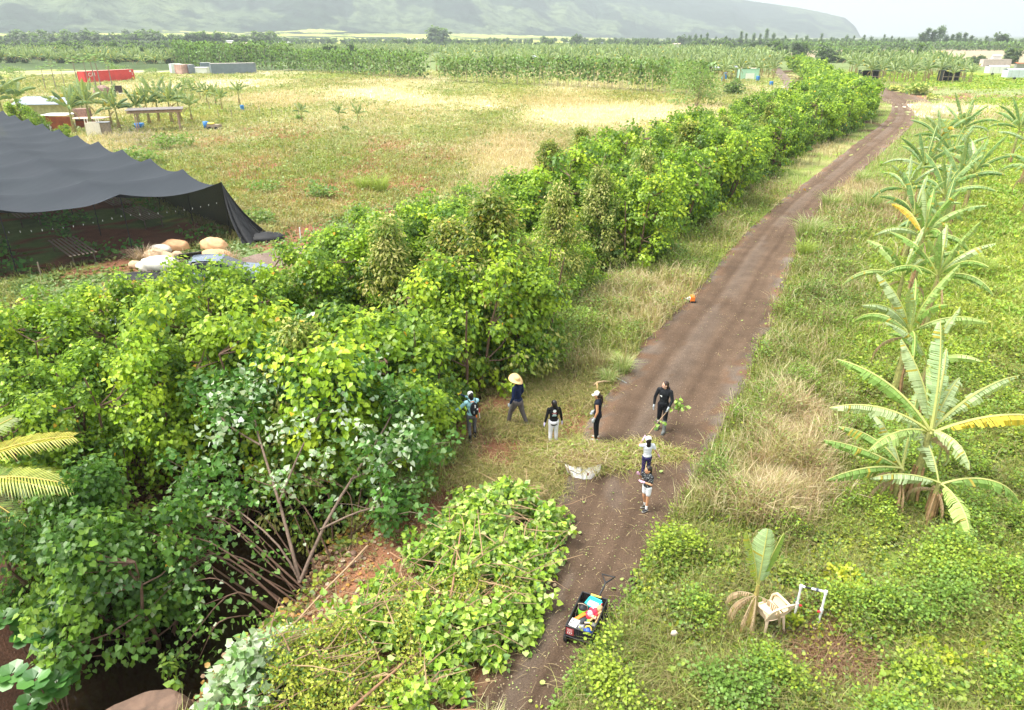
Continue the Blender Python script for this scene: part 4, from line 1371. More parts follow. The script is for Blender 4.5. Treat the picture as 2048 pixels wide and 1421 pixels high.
for px, py, rd, lab in [(925, 390, .8, 'dark green shrub behind the hedge by the farm track'), (600, 240, .9, 'small leafy shrub in the left field'), (975, 295, .6, 'lime green weed alone in the left field'), (690, 262, .7, 'dark little shrub below the young banana plants'),
                        (330, 300, 2.2, 'leafy green bush below the wooden shelter'), (290, 330, 2.0, 'broad-leaved bush between shade house and shelter'), (540, 385, 1.2, 'grey-green bush right of the shade house corner'), (640, 395, 1.5, 'pale weed bush in the field above the white stake'), (520, 450, 1.2, 'yellowish weed bush next to the draped net'),
                        (20, 150, 3.5, 'light green bush beside the red container'), (240, 148, 3.2, 'leafy bush at the right end of the red container'), (300, 146, 2.2, 'round bush between red and grey containers'), (370, 172, 2.5, 'dark bush behind the young banana row')]:
    bush('shrub', lab, px, py, px * 3, rd, rd * .8, int(260 + 120 * rd), .10 + .06 * rd, [(.13, .22, .06), (.18, .28, .07), (.24, .32, .09)], nst=4)

# ------------------------------------------------------------------ far banana fields, papayas, hedgerows, trees
FARB = []
for i in range(5):
    st, lv = banana_parts(500 + i, h=2.6, nleaf=9, L=2.7, W=.45, nst=5, seg=4, dead=1, palette=[(.17, .27, .10), (.26, .36, .16), (.38, .47, .27), (.12, .20, .08)], up=.15)
    cr = join_datas('banana_crown_far', lv); st.materials.append(BSTEM); cr.materials.append(BLEAF)
    FARB.append((st, cr))


def plant_far(x, y, s, label, group, k=None):
    pr = FARB[k if k is not None else random.randrange(5)]
    t = thing('banana_plant', label, 'banana plant', (x, y, 0), random.uniform(0, 6.28), group)
    t.scale = (s, s, s)
    link('trunk', pr[0], (), t); link('crown', pr[1], (), t)
    return t


def px_fill(poly, sp, sy=None, jit=.35, z=0.0):
    """world points on a jittered lattice inside a ground polygon"""
    W = pp(poly, z); xs = [p[0] for p in W]; ys = [p[1] for p in W]
    out = []
    y = min(ys)
    while y < max(ys):
        x = min(xs)
        while x < max(xs):
            q = (x + random.uniform(-jit, jit) * sp, y + random.uniform(-jit, jit) * (sy or sp)); out.append(q); x += sp
        y += (sy or sp)
    P = np.array(out); m = inpoly(P[:, 0], P[:, 1], W)
    return P[m]


fields = [
    ([(-40, 132), (330, 142), (350, 128), (200, 117), (-60, 112)], 3.6, 8, 'banana plants of the plantation beyond the red container', 'banana plant in the plantation behind the red container'),
    ([(870, 150), (1000, 151), (1440, 184), (1520, 160), (1480, 140), (1160, 128), (880, 126)], 5.2, 12, 'banana plants behind the tall hedgerow', 'banana plant showing above the tall hedgerow'),
    ([(1255, 138), (1440, 156), (1560, 158), (1565, 134), (1300, 122)], 4.0, 7, 'banana plants left of the farm track', 'banana plant in the block left of the farm track'),
    ([(1735, 168), (1950, 168), (1930, 150), (1850, 136), (1675, 134), (1700, 150)], 3.8, 7, 'banana plants beyond the mown strip', 'banana plant in the block beyond the mown strip'),
]
cnt = 0
cand = []
for poly, sx, sy, grp, lab in fields:
    for x, y in px_fill(poly, sx, sy):
        cand.append((math.hypot(x, y), x, y, grp, lab))
for poly, sx, sy in [([(480, 118), (860, 128), (880, 112), (860, 101), (480, 104)], 7, 14), ([(870, 125), (1160, 126), (1560, 132), (1530, 112), (1200, 103), (900, 101)], 7.5, 15)]:
    for x, y in px_fill(poly, sx, sy):
        cand.append((math.hypot(x, y), x, y, None, None))
cand.sort()
young = [(480, 212, 1.0, 'young banana plant by the blue pot in the left field'), (680, 250, .62, 'young banana plant standing alone in the grass, left one'), (717, 252, .62, 'young banana plant standing alone in the grass, right one'), (605, 245, .6, 'small banana sprout in the left field')]
young += [(x_, y_, .8, None) for x_, y_ in ((385, 200), (402, 203), (415, 208), (432, 210), (372, 196), (445, 222))]
for px, py, s, lab in young:
    p = at(px, py)
    t = plant_far(p.x, p.y, s * .95, lab or 'young yellowish banana plant in the short row behind the shelter', None if lab else 'young banana plants behind the shelter')
clus = [(150, 268, 1.2), (185, 262, 1.3), (172, 250, 1.25), (240, 262, 1.05), (225, 254, 1.1), (300, 250, 1.1), (320, 246, 1.25), (345, 250, 1.2), (362, 244, 1.1), (385, 246, .9), (280, 252, 1.0), (15, 262, 1.7), (45, 252, 1.4), (-20, 250, 1.8)]
for i, (px, py, s) in enumerate(clus):
    p = at(px, py)
    lab = ('big dark banana plant at the left edge behind the shade house' if px < 60 else 'banana plant left of the white crate booth' if px < 200 else 'banana plant between crate booth and shelter' if px < 270 else 'banana plant in the clump behind the wooden shelter')
    plant_far(p.x, p.y, s, lab, 'banana plants around the wooden shelter' if px > 60 else 'banana plants at the left edge')
nb_ind = 0
rest = []
for d_, x, y, grp, lab in cand:
    if lab and nb_ind < 250:
        plant_far(x, y, random.uniform(.95, 1.3), lab, grp); nb_ind += 1
    else:
        rest.append((x, y))


def far_mass(name, pts, protos, smin, smax, mats, label, cat):
    """many far plants as one merged mesh"""
    Vs = []; Fs = []; Cs = []; n = 0
    src = []
    for me in protos:
        nv = len(me.vertices); v = np.empty(nv * 3, np.float32); me.vertices.foreach_get('co', v)
        c = np.empty(nv * 4, np.float32); me.attributes['Col'].data.foreach_get('color', c)
        f = np.array([tuple(p.vertices) for p in me.polygons if len(p.vertices) == 4])
        src.append((v.reshape(-1, 3), c.reshape(-1, 4)[:, :3], f))
    r = np.random.default_rng(4)
    for x, y in pts:
        v, c, f = src[r.integers(len(src))]
        a = r.uniform(0, 6.283); s = r.uniform(smin, smax)
        ca, sa = math.cos(a) * s, math.sin(a) * s
        W = np.stack([v[:, 0] * ca - v[:, 1] * sa + x, v[:, 0] * sa + v[:, 1] * ca + y, v[:, 2] * s], -1)
        Vs.append(W); Cs.append(c * r.uniform(.8, 1.25)); Fs.append(f + n); n += len(v)
    o = link(name, mesh_data(name, np.concatenate(Vs), np.concatenate(Fs), None, np.concatenate(Cs)), mats)
    return tag(o, label, cat, None, 'stuff')


far_mass('banana_plantation', rest, [p[1] for p in FARB], 1.1, 1.5, [BLEAF], 'distant banana plantation filling the plain beyond the hedgerows', 'banana plants')

# papayas
PAP = []
for i in range(3):
    r = np.random.default_rng(60 + i)
    tr = MB(); tr.tube([(0, 0, -.1), (.05, 0, 2.2), (.0, .08, 4.4)], [.10, .08, .05], 6)
    lf = MB()
    for q in range(16):
        a = q * 2.4; e = r.uniform(-.3, .9); L_ = r.uniform(.7, 1.1)
        d = np.array([math.cos(a) * math.cos(e), math.sin(a) * math.cos(e), math.sin(e)])
        p0 = np.array([0, .08, 4.35]); p1 = p0 + d * L_
        lf.tube([p0, p1], [.02, .012], 3, col=(.4, .45, .2), cap=False)
        for w_ in range(6):
            b = a + (w_ - 2.5) * .45
            e1 = p1 + np.array([math.cos(b), math.sin(b), -.35]) * .42
            sdv = np.array([-math.sin(b), math.cos(b), 0]) * .11
            lf.add([p1, (p1 + e1) / 2 + sdv, e1, (p1 + e1) / 2 - sdv], [[0, 1, 2, 3]], 0, np.array((.16, .26, .06)) * r.uniform(.8, 1.3))
    a_, b_ = tr.data('papaya_wood'), lf.data('papaya_crown'); a_.materials.append(GREYBARK); b_.materials.append(CROWN_MAT); PAP.append((a_, b_))
for i, (px, py, s, lab) in enumerate([(160, 188, 1.15, 'tall papaya tree left of the red container, thin trunk'), (193, 178, 1.1, 'papaya tree in front of the red container, left of a pair'), (203, 178, 1.2, 'papaya tree in front of the red container, right of a pair'), (228, 186, 1.05, 'papaya tree in front of the right half of the red container'),
                                  (112, 176, .9, 'papaya tree behind the sheet metal roof, tallest of three'), (92, 180, .8, 'papaya tree behind the sheet metal roof, left of three'), (130, 176, .7, 'papaya tree behind the sheet metal roof, right of three'), (178, 172, 1.0, 'papaya tree at the left end of the red container')]):
    p = at(px, py); pr = PAP[i % 3]
    t = thing('papaya_tree', lab, 'papaya tree', (p.x, p.y, 0), i * 1.1); t.scale = (s * 1.25, s * 1.25, s * 1.25)
    link('trunk', pr[0], (), t); link('crown', pr[1], (), t)
for i, (px, py, h, lab) in enumerate([(48, 268, 4.2, 'bushy papaya tree in front of the shade house top edge, upper'), (82, 285, 3.4, 'bushy papaya tree by the rusty wall'), (130, 292, 2.4, 'low bushy papaya below the rusty wall')]):
    p = at(px, py)
    put_tree(P_MID[i], p.x, p.y, lab, None, s=h / 4.6, name='papaya_bush', cat='tree')


# hedgerows: tall clipped windbreaks with many upright stems
def hedgerow(label, pts, h, wd, seed, bare=.25, pal=((.085, .15, .035), (.12, .20, .045), (.17, .25, .06), (.06, .11, .03)), dens=1.0, lsz=.5):
    r = np.random.default_rng(seed)
    P = np.array([tuple(at(a, b)[:2]) for a, b in pts])
    seg = np.hypot(*np.diff(P, axis=0).T); L_ = seg.sum(); cs = np.r_[0, np.cumsum(seg)]
    n = int(L_ * 62 * dens)
    q = r.uniform(0, L_, n)
    X = np.interp(q, cs, P[:, 0]); Y = np.interp(q, cs, P[:, 1])
    tdir = (P[-1] - P[0]) / np.linalg.norm(P[-1] - P[0]); nd = np.array([-tdir[1], tdir[0]])
    o = r.uniform(-1, 1, n) * wd / 2
    colz = np.floor(q / .9); hn = h * (.86 + .22 * fbm(q * .35, q * 0, seed, 3) + .10 * (np.sin(colz * 12.9) * 43758.5 % 1))
    z = hn * (bare * .6 + (1 - bare * .6) * r.uniform(0, 1, n) ** .75)
    Pp = np.stack([X + nd[0] * o, Y + nd[1] * o, z], -1)
    col = np.array(pal)[(np.abs(np.floor(np.sin(colz * 3.7 + seed) * 99)).astype(int)) % len(pal)] * r.uniform(.75, 1.3, (n, 1))
    V, F, C = place_leaves(Pp, rnd(n, 3, r) + [0, 0, .8], rnd(n, 3, r) + [0, 0, .4], lsz * r.uniform(.6, 1.3, n), col, ROUND_V * [.8, 1, 1], ROUND_F)
    fo = mesh_data('hedge_foliage', V, F, None, C)
    mb = MB()
    for s in np.arange(0, L_, .75):
        x, y = np.interp(s, cs, P[:, 0]), np.interp(s, cs, P[:, 1])
        o_ = r.uniform(-1, 1) * wd * .5
        x += nd[0] * o_; y += nd[1] * o_
        mb.tube([(x, y, -.1), (x + r.normal() * .2, y + r.normal() * .1, h * r.uniform(.6, .98))], [.06, .03], 3, cap=False)
    t = thing('hedgerow', label, 'hedge', (0, 0, 0))
    link('foliage', fo, [CROWN_MAT], t)
    mb.build('stems', mat('dry_hedge_stems', (.36, .30, .21), var=.2), t)


hedgerow('tall dense hedgerow behind the long grey container', [(352, 132), (430, 139), (590, 142)], 8.6, 4.0, 1, .05, lsz=.7)
hedgerow('long green hedgerow left of the gap in the middle distance', [(585, 141), (720, 150), (850, 160)], 6.6, 4.5, 2, .1, lsz=.65)
hedgerow('long brown-stemmed hedgerow right of the gap in the middle distance', [(882, 164), (1000, 168), (1160, 176), (1290, 184), (1425, 196)], 6.2, 2.6, 3, .35, dens=1.2, lsz=.55)
hedgerow('low dark hedge at the edge of the tan field', [(1606, 111), (1700, 112), (1755, 114)], 5.0, 6, 4, .0, dens=.5, lsz=1.0)
hedgerow('low green hedgerow before the distant farm trees', [(1560, 100.5), (1800, 101), (2060, 102)], 6.0, 9, 5, .0, pal=((.09, .15, .06), (.11, .17, .06)), dens=.32, lsz=1.6)

# far trees
TREE_F = [tree_meshes('far_round%d' % i, 700 + i, 10, 6.0, 60, 16, 1.15, 'far', low=.02, clump_r=1.5, stems=3, sides=3) for i in range(3)]
IRON = [tree_meshes('ironwood%d' % i, 720 + i, 14, 2.6, 60, 14, 1.0, 'far', 'cone' if i else 'dome', NARROW_V * [1.6, 1, 1], NARROW_F, stems=1, low=.1, clump_r=1.1, sides=3) for i in range(3)]
for p in TREE_F + IRON:
    p[0].materials.append(GREYBARK); p[1].materials.append(CROWN_MAT)


def ftree(px, py, h, pr, lab, grp=None, wide=1.0, base=10.0, nm='tree'):
    p = at(px, py)
    t = thing(nm, lab, 'tree', (p.x, p.y, 0), random.uniform(0, 6.28), grp)
    s = h / base; t.scale = (s * wide, s * wide, s)
    link('trunk', pr[0], (), t); link('crown', pr[1], (), t)
    return t


ftree(876, 91, 23, TREE_F[0], 'big round solitary tree standing above the banana plantation', None, 1.45)
for i in range(34):
    ftree(-20 + i * 17.2 + random.uniform(-5, 5), 97.5 - .1 * (i % 4) + random.uniform(-.6, .6), random.uniform(12, 17), random.choice(TREE_F), 'dark green tree in the windbreak beyond the left plantation', 'trees of the far left windbreak', 1.35)
for px, py, h, lab in [(995, 92, 9, 'rounded tree right of the big solitary tree'), (1090, 91.5, 11, 'pale tree at the back of the plantation, centre'), (1150, 93, 13, 'wide pale tree at the back of the plantation, right of centre'), (1400, 97, 9, 'rounded tree near the red far roofs'),
                       (1360, 92, 12, 'flat-topped tree before the ironwoods'), (190, 89, 14, 'rounded tree poking above the windbreak left of centre'), (262, 91, 19, 'round-topped tree tallest in the left windbreak'),
                       (2020, 128, 7, 'lone tree beside the corrugated container'), (1960, 131, 4, 'small bush-like tree left of the corrugated container'), (1947, 129, 3.5, 'smallest round tree left of the corrugated container'), (1995, 100, 14, 'dark broad tree near the right edge on the horizon')]:
    ftree(px, py, h, random.choice(TREE_F), lab, None, 1.1)
p_iron = [(1505, 14), (1490, 13), (1518, 13), (1390, 13), (1400, 12), (1412, 14), (1378, 12), (1430, 10), (1450, 11), (1465, 9), (1480, 15), (1530, 18), (1545, 14), (1568, 11), (1590, 12), (1610, 12), (1640, 13), (1660, 10), (1690, 12), (1705, 11), (1725, 12), (1740, 11), (1765, 12), (1780, 11), (1795, 10)]
for i, (px, h) in enumerate(p_iron):
    ftree(px, 94.5, h * 1.0, IRON[i % 3], 'slender ironwood tree in the far shelterbelt below the mountain', 'ironwoods of the far shelterbelt', 1.0, 14, 'ironwood_tree')
for i, (px, h) in enumerate([(1838, 15), (1850, 18), (1862, 17), (1876, 21), (1842, 14), (1900, 13), (1912, 15), (1925, 14), (1938, 12), (1888, 12), (1968, 11), (1860, 14), (2040, 9), (2060, 11)]):
    ftree(px, 97.5, h * .95, IRON[i % 3], 'hazy ironwood tree of the group on the right horizon', 'ironwoods on the right horizon', 1.5, 14, 'ironwood_tree')
# bushes and trees filling the plain out to the foothills
r_ = np.random.default_rng(12)
n = 3600
rad = 330 * np.exp(r_.uniform(size=n) ** .8 * math.log(1500 / 330)); a_ = np.radians(r_.uniform(-42, 40, n))
X, Y = rad * np.sin(a_), rad * np.cos(a_)
keep = (fbm(X * .012, Y * .02, 66, 4) > .46) & ~inpoly(X, Y, TAN_R) & ~inpoly(X, Y, pp([(480, 118), (860, 132), (1560, 140), (1530, 112), (1200, 101), (480, 101)])) & (Y > 330)
far_mass('scrubland', list(zip(X[keep], Y[keep]))[:1500], [TREE_F[0][1], TREE_F[1][1]], .35, .9, [CROWN_MAT], 'distant dark scrub and trees scattered over the plain below the hills', 'scrub')

# ------------------------------------------------------------------ shade house
NET = None
m, t, b, out = nodes_of('black_shade_net')
t.nodes.remove(b)
d = N(t, 'ShaderNodeBsdfPrincipled'); d.inputs['Base Color'].default_value = (.038, .045, .055, 1); d.inputs['Roughness'].default_value = .85; d.inputs['Specular IOR Level'].default_value = .08
d.inputs['Sheen Weight'].default_value = .02; d.inputs['Sheen Roughness'].default_value = .4
wv = N(t, 'ShaderNodeTexWave'); wv.inputs['Scale'].default_value = .5; wv.inputs['Distortion'].default_value = 2.5; wv.inputs['Detail'].default_value = 3
tc = N(t, 'ShaderNodeTexCoord'); t.links.new(tc.outputs['Object'], wv.inputs['Vector'])
bp = N(t, 'ShaderNodeBump'); bp.inputs['Strength'].default_value = .12; bp.inputs['Distance'].default_value = .03
t.links.new(wv.outputs['Fac'], bp.inputs['Height']); t.links.new(bp.outputs[0], d.inputs['Normal'])
tr = N(t, 'ShaderNodeBsdfTransparent'); mx = N(t, 'ShaderNodeMixShader'); mx.inputs[0].default_value = .93
t.links.new(tr.outputs[0], mx.inputs[1]); t.links.new(d.outputs[0], mx.inputs[2]); t.links.new(mx.outputs[0], out.inputs['Surface'])
NET = m
NETW = m.copy(); NETW.name = 'side_shade_net'
[n_ for n_ in NETW.node_tree.nodes if n_.type == 'MIX_SHADER'][0].inputs[0].default_value = .46
pn = [n_ for n_ in NETW.node_tree.nodes if n_.type == 'BSDF_PRINCIPLED'][0]; pn.inputs['Base Color'].default_value = (.012, .013, .015, 1); pn.inputs['Sheen Weight'].default_value = .0; pn.inputs['Specular IOR Level'].default_value = .2
TENTB = mat('black_cloth', (.014, .015, .018), var=.4, scale=5, rough=.7, bump=.4)
GALV = mat('galvanised_steel', (.42, .43, .44), metal=.6, rough=.45, var=.15)
WOODG = mat('weathered_wood', (.30, .24, .18), var=.35, scale=9, bump=.3)
DKPOST = mat('dark_pipe', (.06, .06, .065))
sh = thing('shade_house', 'large black shade-net house on posts, its side net hanging to the ground', 'shade house', (SHADE_O[0], SHADE_O[1], 0))
NU, NW = 8, 11
hts = {}


def cell(u, v):
    x, y = SHADE_U * u + SHADE_W * v
    fu, fv = u % 1, v % 1
    iu, iv = int(u), int(v)
    pu = abs(2 * fu - 1); pv = abs(2 * fv - 1)           # 1 at a post line, 0 mid bay
    su = (1 - pu ** 2.2); sv = (1 - pv ** 2.2)
    z = 3.32 - .40 * su - .46 * sv + .18 * su * sv
    z += .10 * (fbm(x * .5 + 3, y * .5, 8, 3) - .5) + .04 * math.sin((u + v) * 9) * su
    z += .16 * (math.sin(iu * 2.1 + iv * 1.3))*0.0
    return (x, y, z)


mb = MB(); mb.grid(lambda a, b: cell(a * NU, b * NW), NU * 10, NW * 10)
mb.build('roof_net', NET, sh, True)
# front wall
mb = MB()


def wallf(a, b):
    u = a * NU
    x, y, z = cell(u, 0)
    ox, oy = np.array([.0, -.0]) + np.array([.30, -.32]) * (1 - b) * .9
    k = math.sin(u * 26) * .05 * (1 - b)
    return (x + ox + k, y + oy + k, z * b)


mb.grid(wallf, NU * 12, 8); mb.build('side_net', NETW, sh, True)
mb = MB()


def wallr(a, b):
    x, y, z = cell(0, a * NW)
    return (x + .5 * (1 - b), y + .45 * (1 - b), z * b)


mb.grid(wallr, NW * 10, 6); mb.build('end_net', NET, sh, True)
# bunched net at the corner
mb = MB()


def drape(a, b):
    ang = R(-62) + a * R(118)
    s = 1 - b
    top = np.array([0, 0, 3.25]); bot = np.array([.25 + 2.1 * math.cos(ang) * (1 + .12 * math.sin(a * 34)), -.1 + 1.5 * math.sin(ang) - .3, .02])
    # pulled to one side, with deep folds
    sag = math.sin(s * math.pi) * .35
    f = .16 * math.sin(a * 40 + s * 2) * s
    p = top * (1 - s) + bot * s
    return (p[0] + f - sag * .5, p[1] - f * .8, max(.03, p[2] - sag * .55))


mb.grid(drape, 60, 22); mb.ell((1.9, -.5, .16), (1.25, .75, .26), 18, jit=.5, seed=2)
mb.build('gathered_net', TENTB, sh, True)
for a_ in range(NU + 1):
    for b_ in range(0, NW + 1):
        if a_ > 6 or (b_ > 5 and a_ > 2): continue
        x, y = SHADE_U * a_ + SHADE_W * b_
        mb = MB(); mb.tube([(x, y, -.2), (x, y, 3.2)], .026, 6); mb.build('post', DKPOST, sh)
# clips along the wire
mb = MB()
rc = np.random.default_rng(3)
for s in np.arange(.1, NU, .085):
    x, y, z = cell(s, 0)
    zz = 2.25 - .18 * math.sin((s % 1) * math.pi)
    mb.box((x + .12, y - .16, zz), (.022, .015, .05 + rc.uniform(0, .06)), rc.uniform(0, 3))
mb.build('clips', mat('white_plastic_clips', (.75, .75, .72), var=.05), sh)
mb = MB(); q0 = SHADE_O + SHADE_U * 1.0 + SHADE_W * .15
mb.grid(lambda a, b: (*(SHADE_O + SHADE_U * (.35 + 1.1 * a) + SHADE_W * (.2 + 5.5 * b)), .03), 4, 10)
mb.build('walkway_cloth', mat('grey_ground_cloth', (.10, .10, .115), var=.3, scale=2), sh)
# beds inside: benches and plants
for b_ in range(5):
    for a_ in range(6):
        if (a_ * 3 + b_) % 4 == 0: continue
        q = SHADE_O + SHADE_U * (a_ + .45) + SHADE_W * (b_ + .30)
        t = thing('nursery_bench', 'low wooden nursery bench with slatted top inside the shade house', 'bench', (q[0], q[1], 0), math.atan2(SHADE_W[1], SHADE_W[0]), 'nursery benches inside the shade house')
        mb = MB()
        for s in range(7): mb.box((0, -.6 + s * .2, .62), (4.4, .09, .03))
        mb.build('top', WOODG, t)
        for lx in (-2.0, 2.0):
            for ly in (-.5, .5):
                mb = MB(); mb.box((lx, ly, .29), (.07, .07, .62)); mb.build('leg', WOODG, t)
r_ = np.random.default_rng(17)
n = 26000
uu = r_.uniform(0, NU, n); vv = r_.uniform(0, 7, n)
rowm = (np.sin(uu * 6.283 * 1.0 + .8) > -.15) & ((uu > 1.25) | (vv > 1.6) | (vv < .5))
uu, vv = uu[rowm], vv[rowm]; n = len(uu)
Pq = SHADE_O[None] + uu[:, None] * SHADE_U + vv[:, None] * SHADE_W
z = r_.uniform(.05, .55, n)
V, F, C = place_leaves(np.stack([Pq[:, 0], Pq[:, 1], z], -1), rnd(n, 3, r_), rnd(n, 3, r_) * .4 + [0, 0, .8], .20 * r_.uniform(.6, 1.4, n), np.array([(.16, .50, .08), (.24, .58, .10), (.10, .36, .06)])[r_.integers(0, 3, n)], ROUND_V, ROUND_F)
tag(link('nursery_seedlings', mesh_data('nursery_seedlings', V, F, None, C), [CROWN_MAT]), 'green seedlings growing in rows inside the shade house', 'seedlings', None, 'stuff')

# ================================================================== foreground left: leaning tree, thicket, palm, noni, bank
def limb(mb, pts, r0, r1, n=7, k=10):
    P = np.array(pts, float); s = np.linspace(0, 1, len(P)); q = np.linspace(0, 1, k)
    Q = np.stack([np.interp(q, s, P[:, i]) for i in range(3)], -1)
    for _ in range(2): Q[1:-1] = (Q[:-2] + 2 * Q[1:-1] + Q[2:]) / 4
    mb.tube(Q, np.linspace(r0, r1, k), n)
    return Q


def leaf_cloud(r, centers, nleaf, rad, size, pal, V0=HEART_V, F0=HEART_F, down=.45, flat=.5, youngc=None, young=.25):
    cs = np.array(centers); ci = np.repeat(np.arange(len(cs)), nleaf); n = len(ci)
    off = nrmz(r.normal(size=(n, 3))) * r.uniform(.1, 1, (n, 1)) ** .6 * rad
    o = nrmz(off); P = cs[ci] + off
    T = o * .6 + np.array([0, 0, -down]) + rnd(n, 3, r) * .4
    Nn = o * .4 + np.array([0, 0, flat]) + rnd(n, 3, r) * .45
    pal = np.array(pal)
    col = pal[r.integers(0, len(pal), len(cs))][ci] * .5 + pal[r.integers(0, len(pal), n)] * .5
    col = col * r.uniform(.78, 1.22, (n, 1))
    if youngc is not None:
        y_ = r.uniform(size=n) < young; col[y_] = youngc
    return place_leaves(P, T, Nn, size * r.uniform(.6, 1.25, n), col, V0, F0)


def cloud_obj(name, parts, m, parent=None):
    Vs, Fs, Cs = [], [], []; n = 0
    for V, F, C in parts:
        Vs.append(V); Fs.append(F + n); Cs.append(C); n += len(V)
    return link(name, mesh_data(name, np.concatenate(Vs), np.concatenate(Fs), None, np.concatenate(Cs)), [m], parent)


rF = np.random.default_rng(31)
PB = gp(600, 1165)
t = thing('leaning_tree', 'leaning tree with bare brown limbs and wind-turned pale leaf backs over the ditch', 'tree', PB)
o_ = np.array(PB)
mb = MB(); tips = []
SIL = [[(600, 1165, .0), (560, 1000, 1.2), (520, 890, 2.1), (495, 790, 2.9), (520, 730, 3.4)], [(560, 1000, 1.2), (600, 900, 2.0), (640, 820, 2.7), (700, 760, 3.2)],
       [(600, 1165, .0), (640, 1060, .7), (700, 960, 1.4), (760, 880, 1.9), (800, 800, 2.4)], [(700, 960, 1.4), (770, 930, 1.5), (840, 900, 1.4)], [(520, 890, 2.1), (450, 850, 2.3), (420, 800, 2.6)],
       [(600, 1165, 0), (560, 1080, .7), (470, 1020, 1.0), (400, 960, 1.3)], [(640, 820, 2.7), (600, 760, 3.1), (580, 720, 3.5)], [(640, 1060, .7), (720, 1020, .9), (790, 1010, .8)]]
for j, path in enumerate(SIL):
    pts = [np.array(at(a, b, c + hz(*at(a, b, c)[:2]) * 0 + (-.3 if c == 0 else 0))) - o_ for a, b, c in path]
    Q = limb(mb, pts + [pts[-1] + rF.normal(size=3) * .12] if j else pts,   .046 if j in (0, 2) else .028, .010)
    tips += [Q[-1], Q[-3], Q[-5] if j > 0 else Q[-4]]
cen = []
for q in tips:
    for _ in range(6 if q[2] > 1.6 else 4):
        c = q + rF.normal(size=3) * [.38, .38, .28] + [0, 0, .12]
        cen.append(c)
tw = mb
for c in cen[::2]:
    q = tips[int(np.argmin([np.linalg.norm(c - q) for q in tips]))]
    tw.tube([q - [0, 0, .2], (q + c) / 2, c], [.016, .011, .006], 4, cap=False)
tw.build('trunk', mat('grey_brown_bark', (.20, .14, .105), var=.4, scale=16, bump=.5), t, True)
cloud_obj('crown', [leaf_cloud(rF, cen, 30, .34, .14, [(.07, .19, .03), (.10, .26, .035), (.06, .15, .03), (.13, .30, .05)], down=.3)], CROWN_MAT, t)
sil = [q for q in cen if rF.uniform() < .25]
for a_, b_, c_ in [(450, 800, 3.0), (470, 835, 2.8), (520, 785, 3.2), (545, 870, 2.6), (600, 850, 2.8), (705, 765, 3.2), (690, 830, 2.8), (740, 860, 2.5), (800, 895, 2.1), (760, 940, 1.8), (645, 905, 2.3), (430, 880, 2.5), (565, 960, 1.8), (655, 745, 3.3), (815, 850, 2.3), (500, 760, 3.3)]:
    for _ in range(5): sil.append(np.array(at(a_ + rF.normal() * 14, b_ + rF.normal() * 14, c_)) - o_)
cloud_obj('turned_leaves', [leaf_cloud(rF, sil, 9, .34, .125, [(.36, .48, .34), (.20, .38, .14), (.48, .57, .44), (.14, .32, .07)], down=-.1, flat=.5)], SILVER_MAT, t)

# low arching stems thicket on the bank between clearing and water
TH = [((585, 1150), [(300, 1010, 1.2), (150, 1080, .8)]), ((590, 1155), [(380, 1030, 1.3), (200, 1120, .5)]), ((600, 1150), [(430, 1080, .9), (300, 1230, .0)]), ((610, 1140), [(450, 1000, 1.2), (330, 1060, 1.2)]), ((620, 1120), [(540, 1030, .9), (430, 1080, .4)]),
      ((640, 1110), [(560, 990, 1.3), (480, 950, 1.5)]), ((575, 1160), [(470, 1120, .7), (350, 1180, .3)]), ((660, 1090), [(640, 980, 1.1), (600, 930, 1.3)]), ((700, 1070), [(730, 980, 1.0), (790, 950, .9)]), ((720, 1060), [(780, 1000, .7), (850, 990, .5)]), ((560, 1170), [(420, 1200, .5), (290, 1340, -.9)]), ((745, 1040), [(800, 960, .8), (860, 930, .9)])]
for i, (b, ps) in enumerate(TH):
    base = gp(b[0] + random.uniform(-12, 12), b[1] + random.uniform(-12, 12), -.05)
    lab_pos = ['reaching far out over the dark water', 'bending low towards the leafy left thicket', 'hanging down to the water surface', 'crossing the middle of the dark hollow'][i % 4]
    t = thing('arching_shrub', 'bare brown arching shrub stem %s' % lab_pos if i < 4 else 'brown-stemmed leafy shrub on the ditch bank below the leaning tree', 'shrub', base, 0, None if i < 4 else 'brown-stemmed shrubs on the ditch bank')
    mb = MB(); cs = []
    for rep in range(2):
        pts = [rF.normal(size=3) * [.25, .2, 0]] + [np.array(at(a + rF.normal() * 30, q + rF.normal() * 26, c)) - np.array(base) for a, q, c in ps]
        Q = limb(mb, pts, .024 * rF.uniform(.7, 1.3), .006, 5, 12)
        cs += [Q[-1], Q[-2], Q[-4], Q[-1] + rF.normal(size=3) * .2, Q[-6] + rF.normal(size=3) * .2, Q[3] + rF.normal(size=3) * .25, Q[5] + rF.normal(size=3) * .25, Q[-3] + rF.normal(size=3) * .25]
        sdp = Q[-5] + rF.normal(size=3) * [.4, .4, .2]
        mb.tube([Q[-6], (Q[-5] + sdp) / 2, sdp], [.012, .009, .004], 4, cap=False); cs.append(sdp)
    mb.build('stems', BARK, t, True)
    cloud_obj('leaves', [leaf_cloud(rF, cs, 8, .26, .11, [(.09, .22, .04), (.13, .28, .05), (.20, .36, .07)], down=.35, youngc=(.40, .50, .34), young=.10)], CROWN_MAT, t)

# extra dark thicket trees over the far bank, closing the lower left
for px, py, h, k, lab in [(60, 930, 3.2, 0, 'dark leafy tree behind the lower palm frond'), (210, 960, 2.9, 0, 'shaded tree hanging over the water, right of the palm fronds'),
                          ]:
    p = at(px, py, h * .95)
    t = put_tree(P_DARK[k] if px < 500 else P_MILO[k], p.x, p.y, lab, None, s=(h - hz(p.x, p.y)) / 4.5)
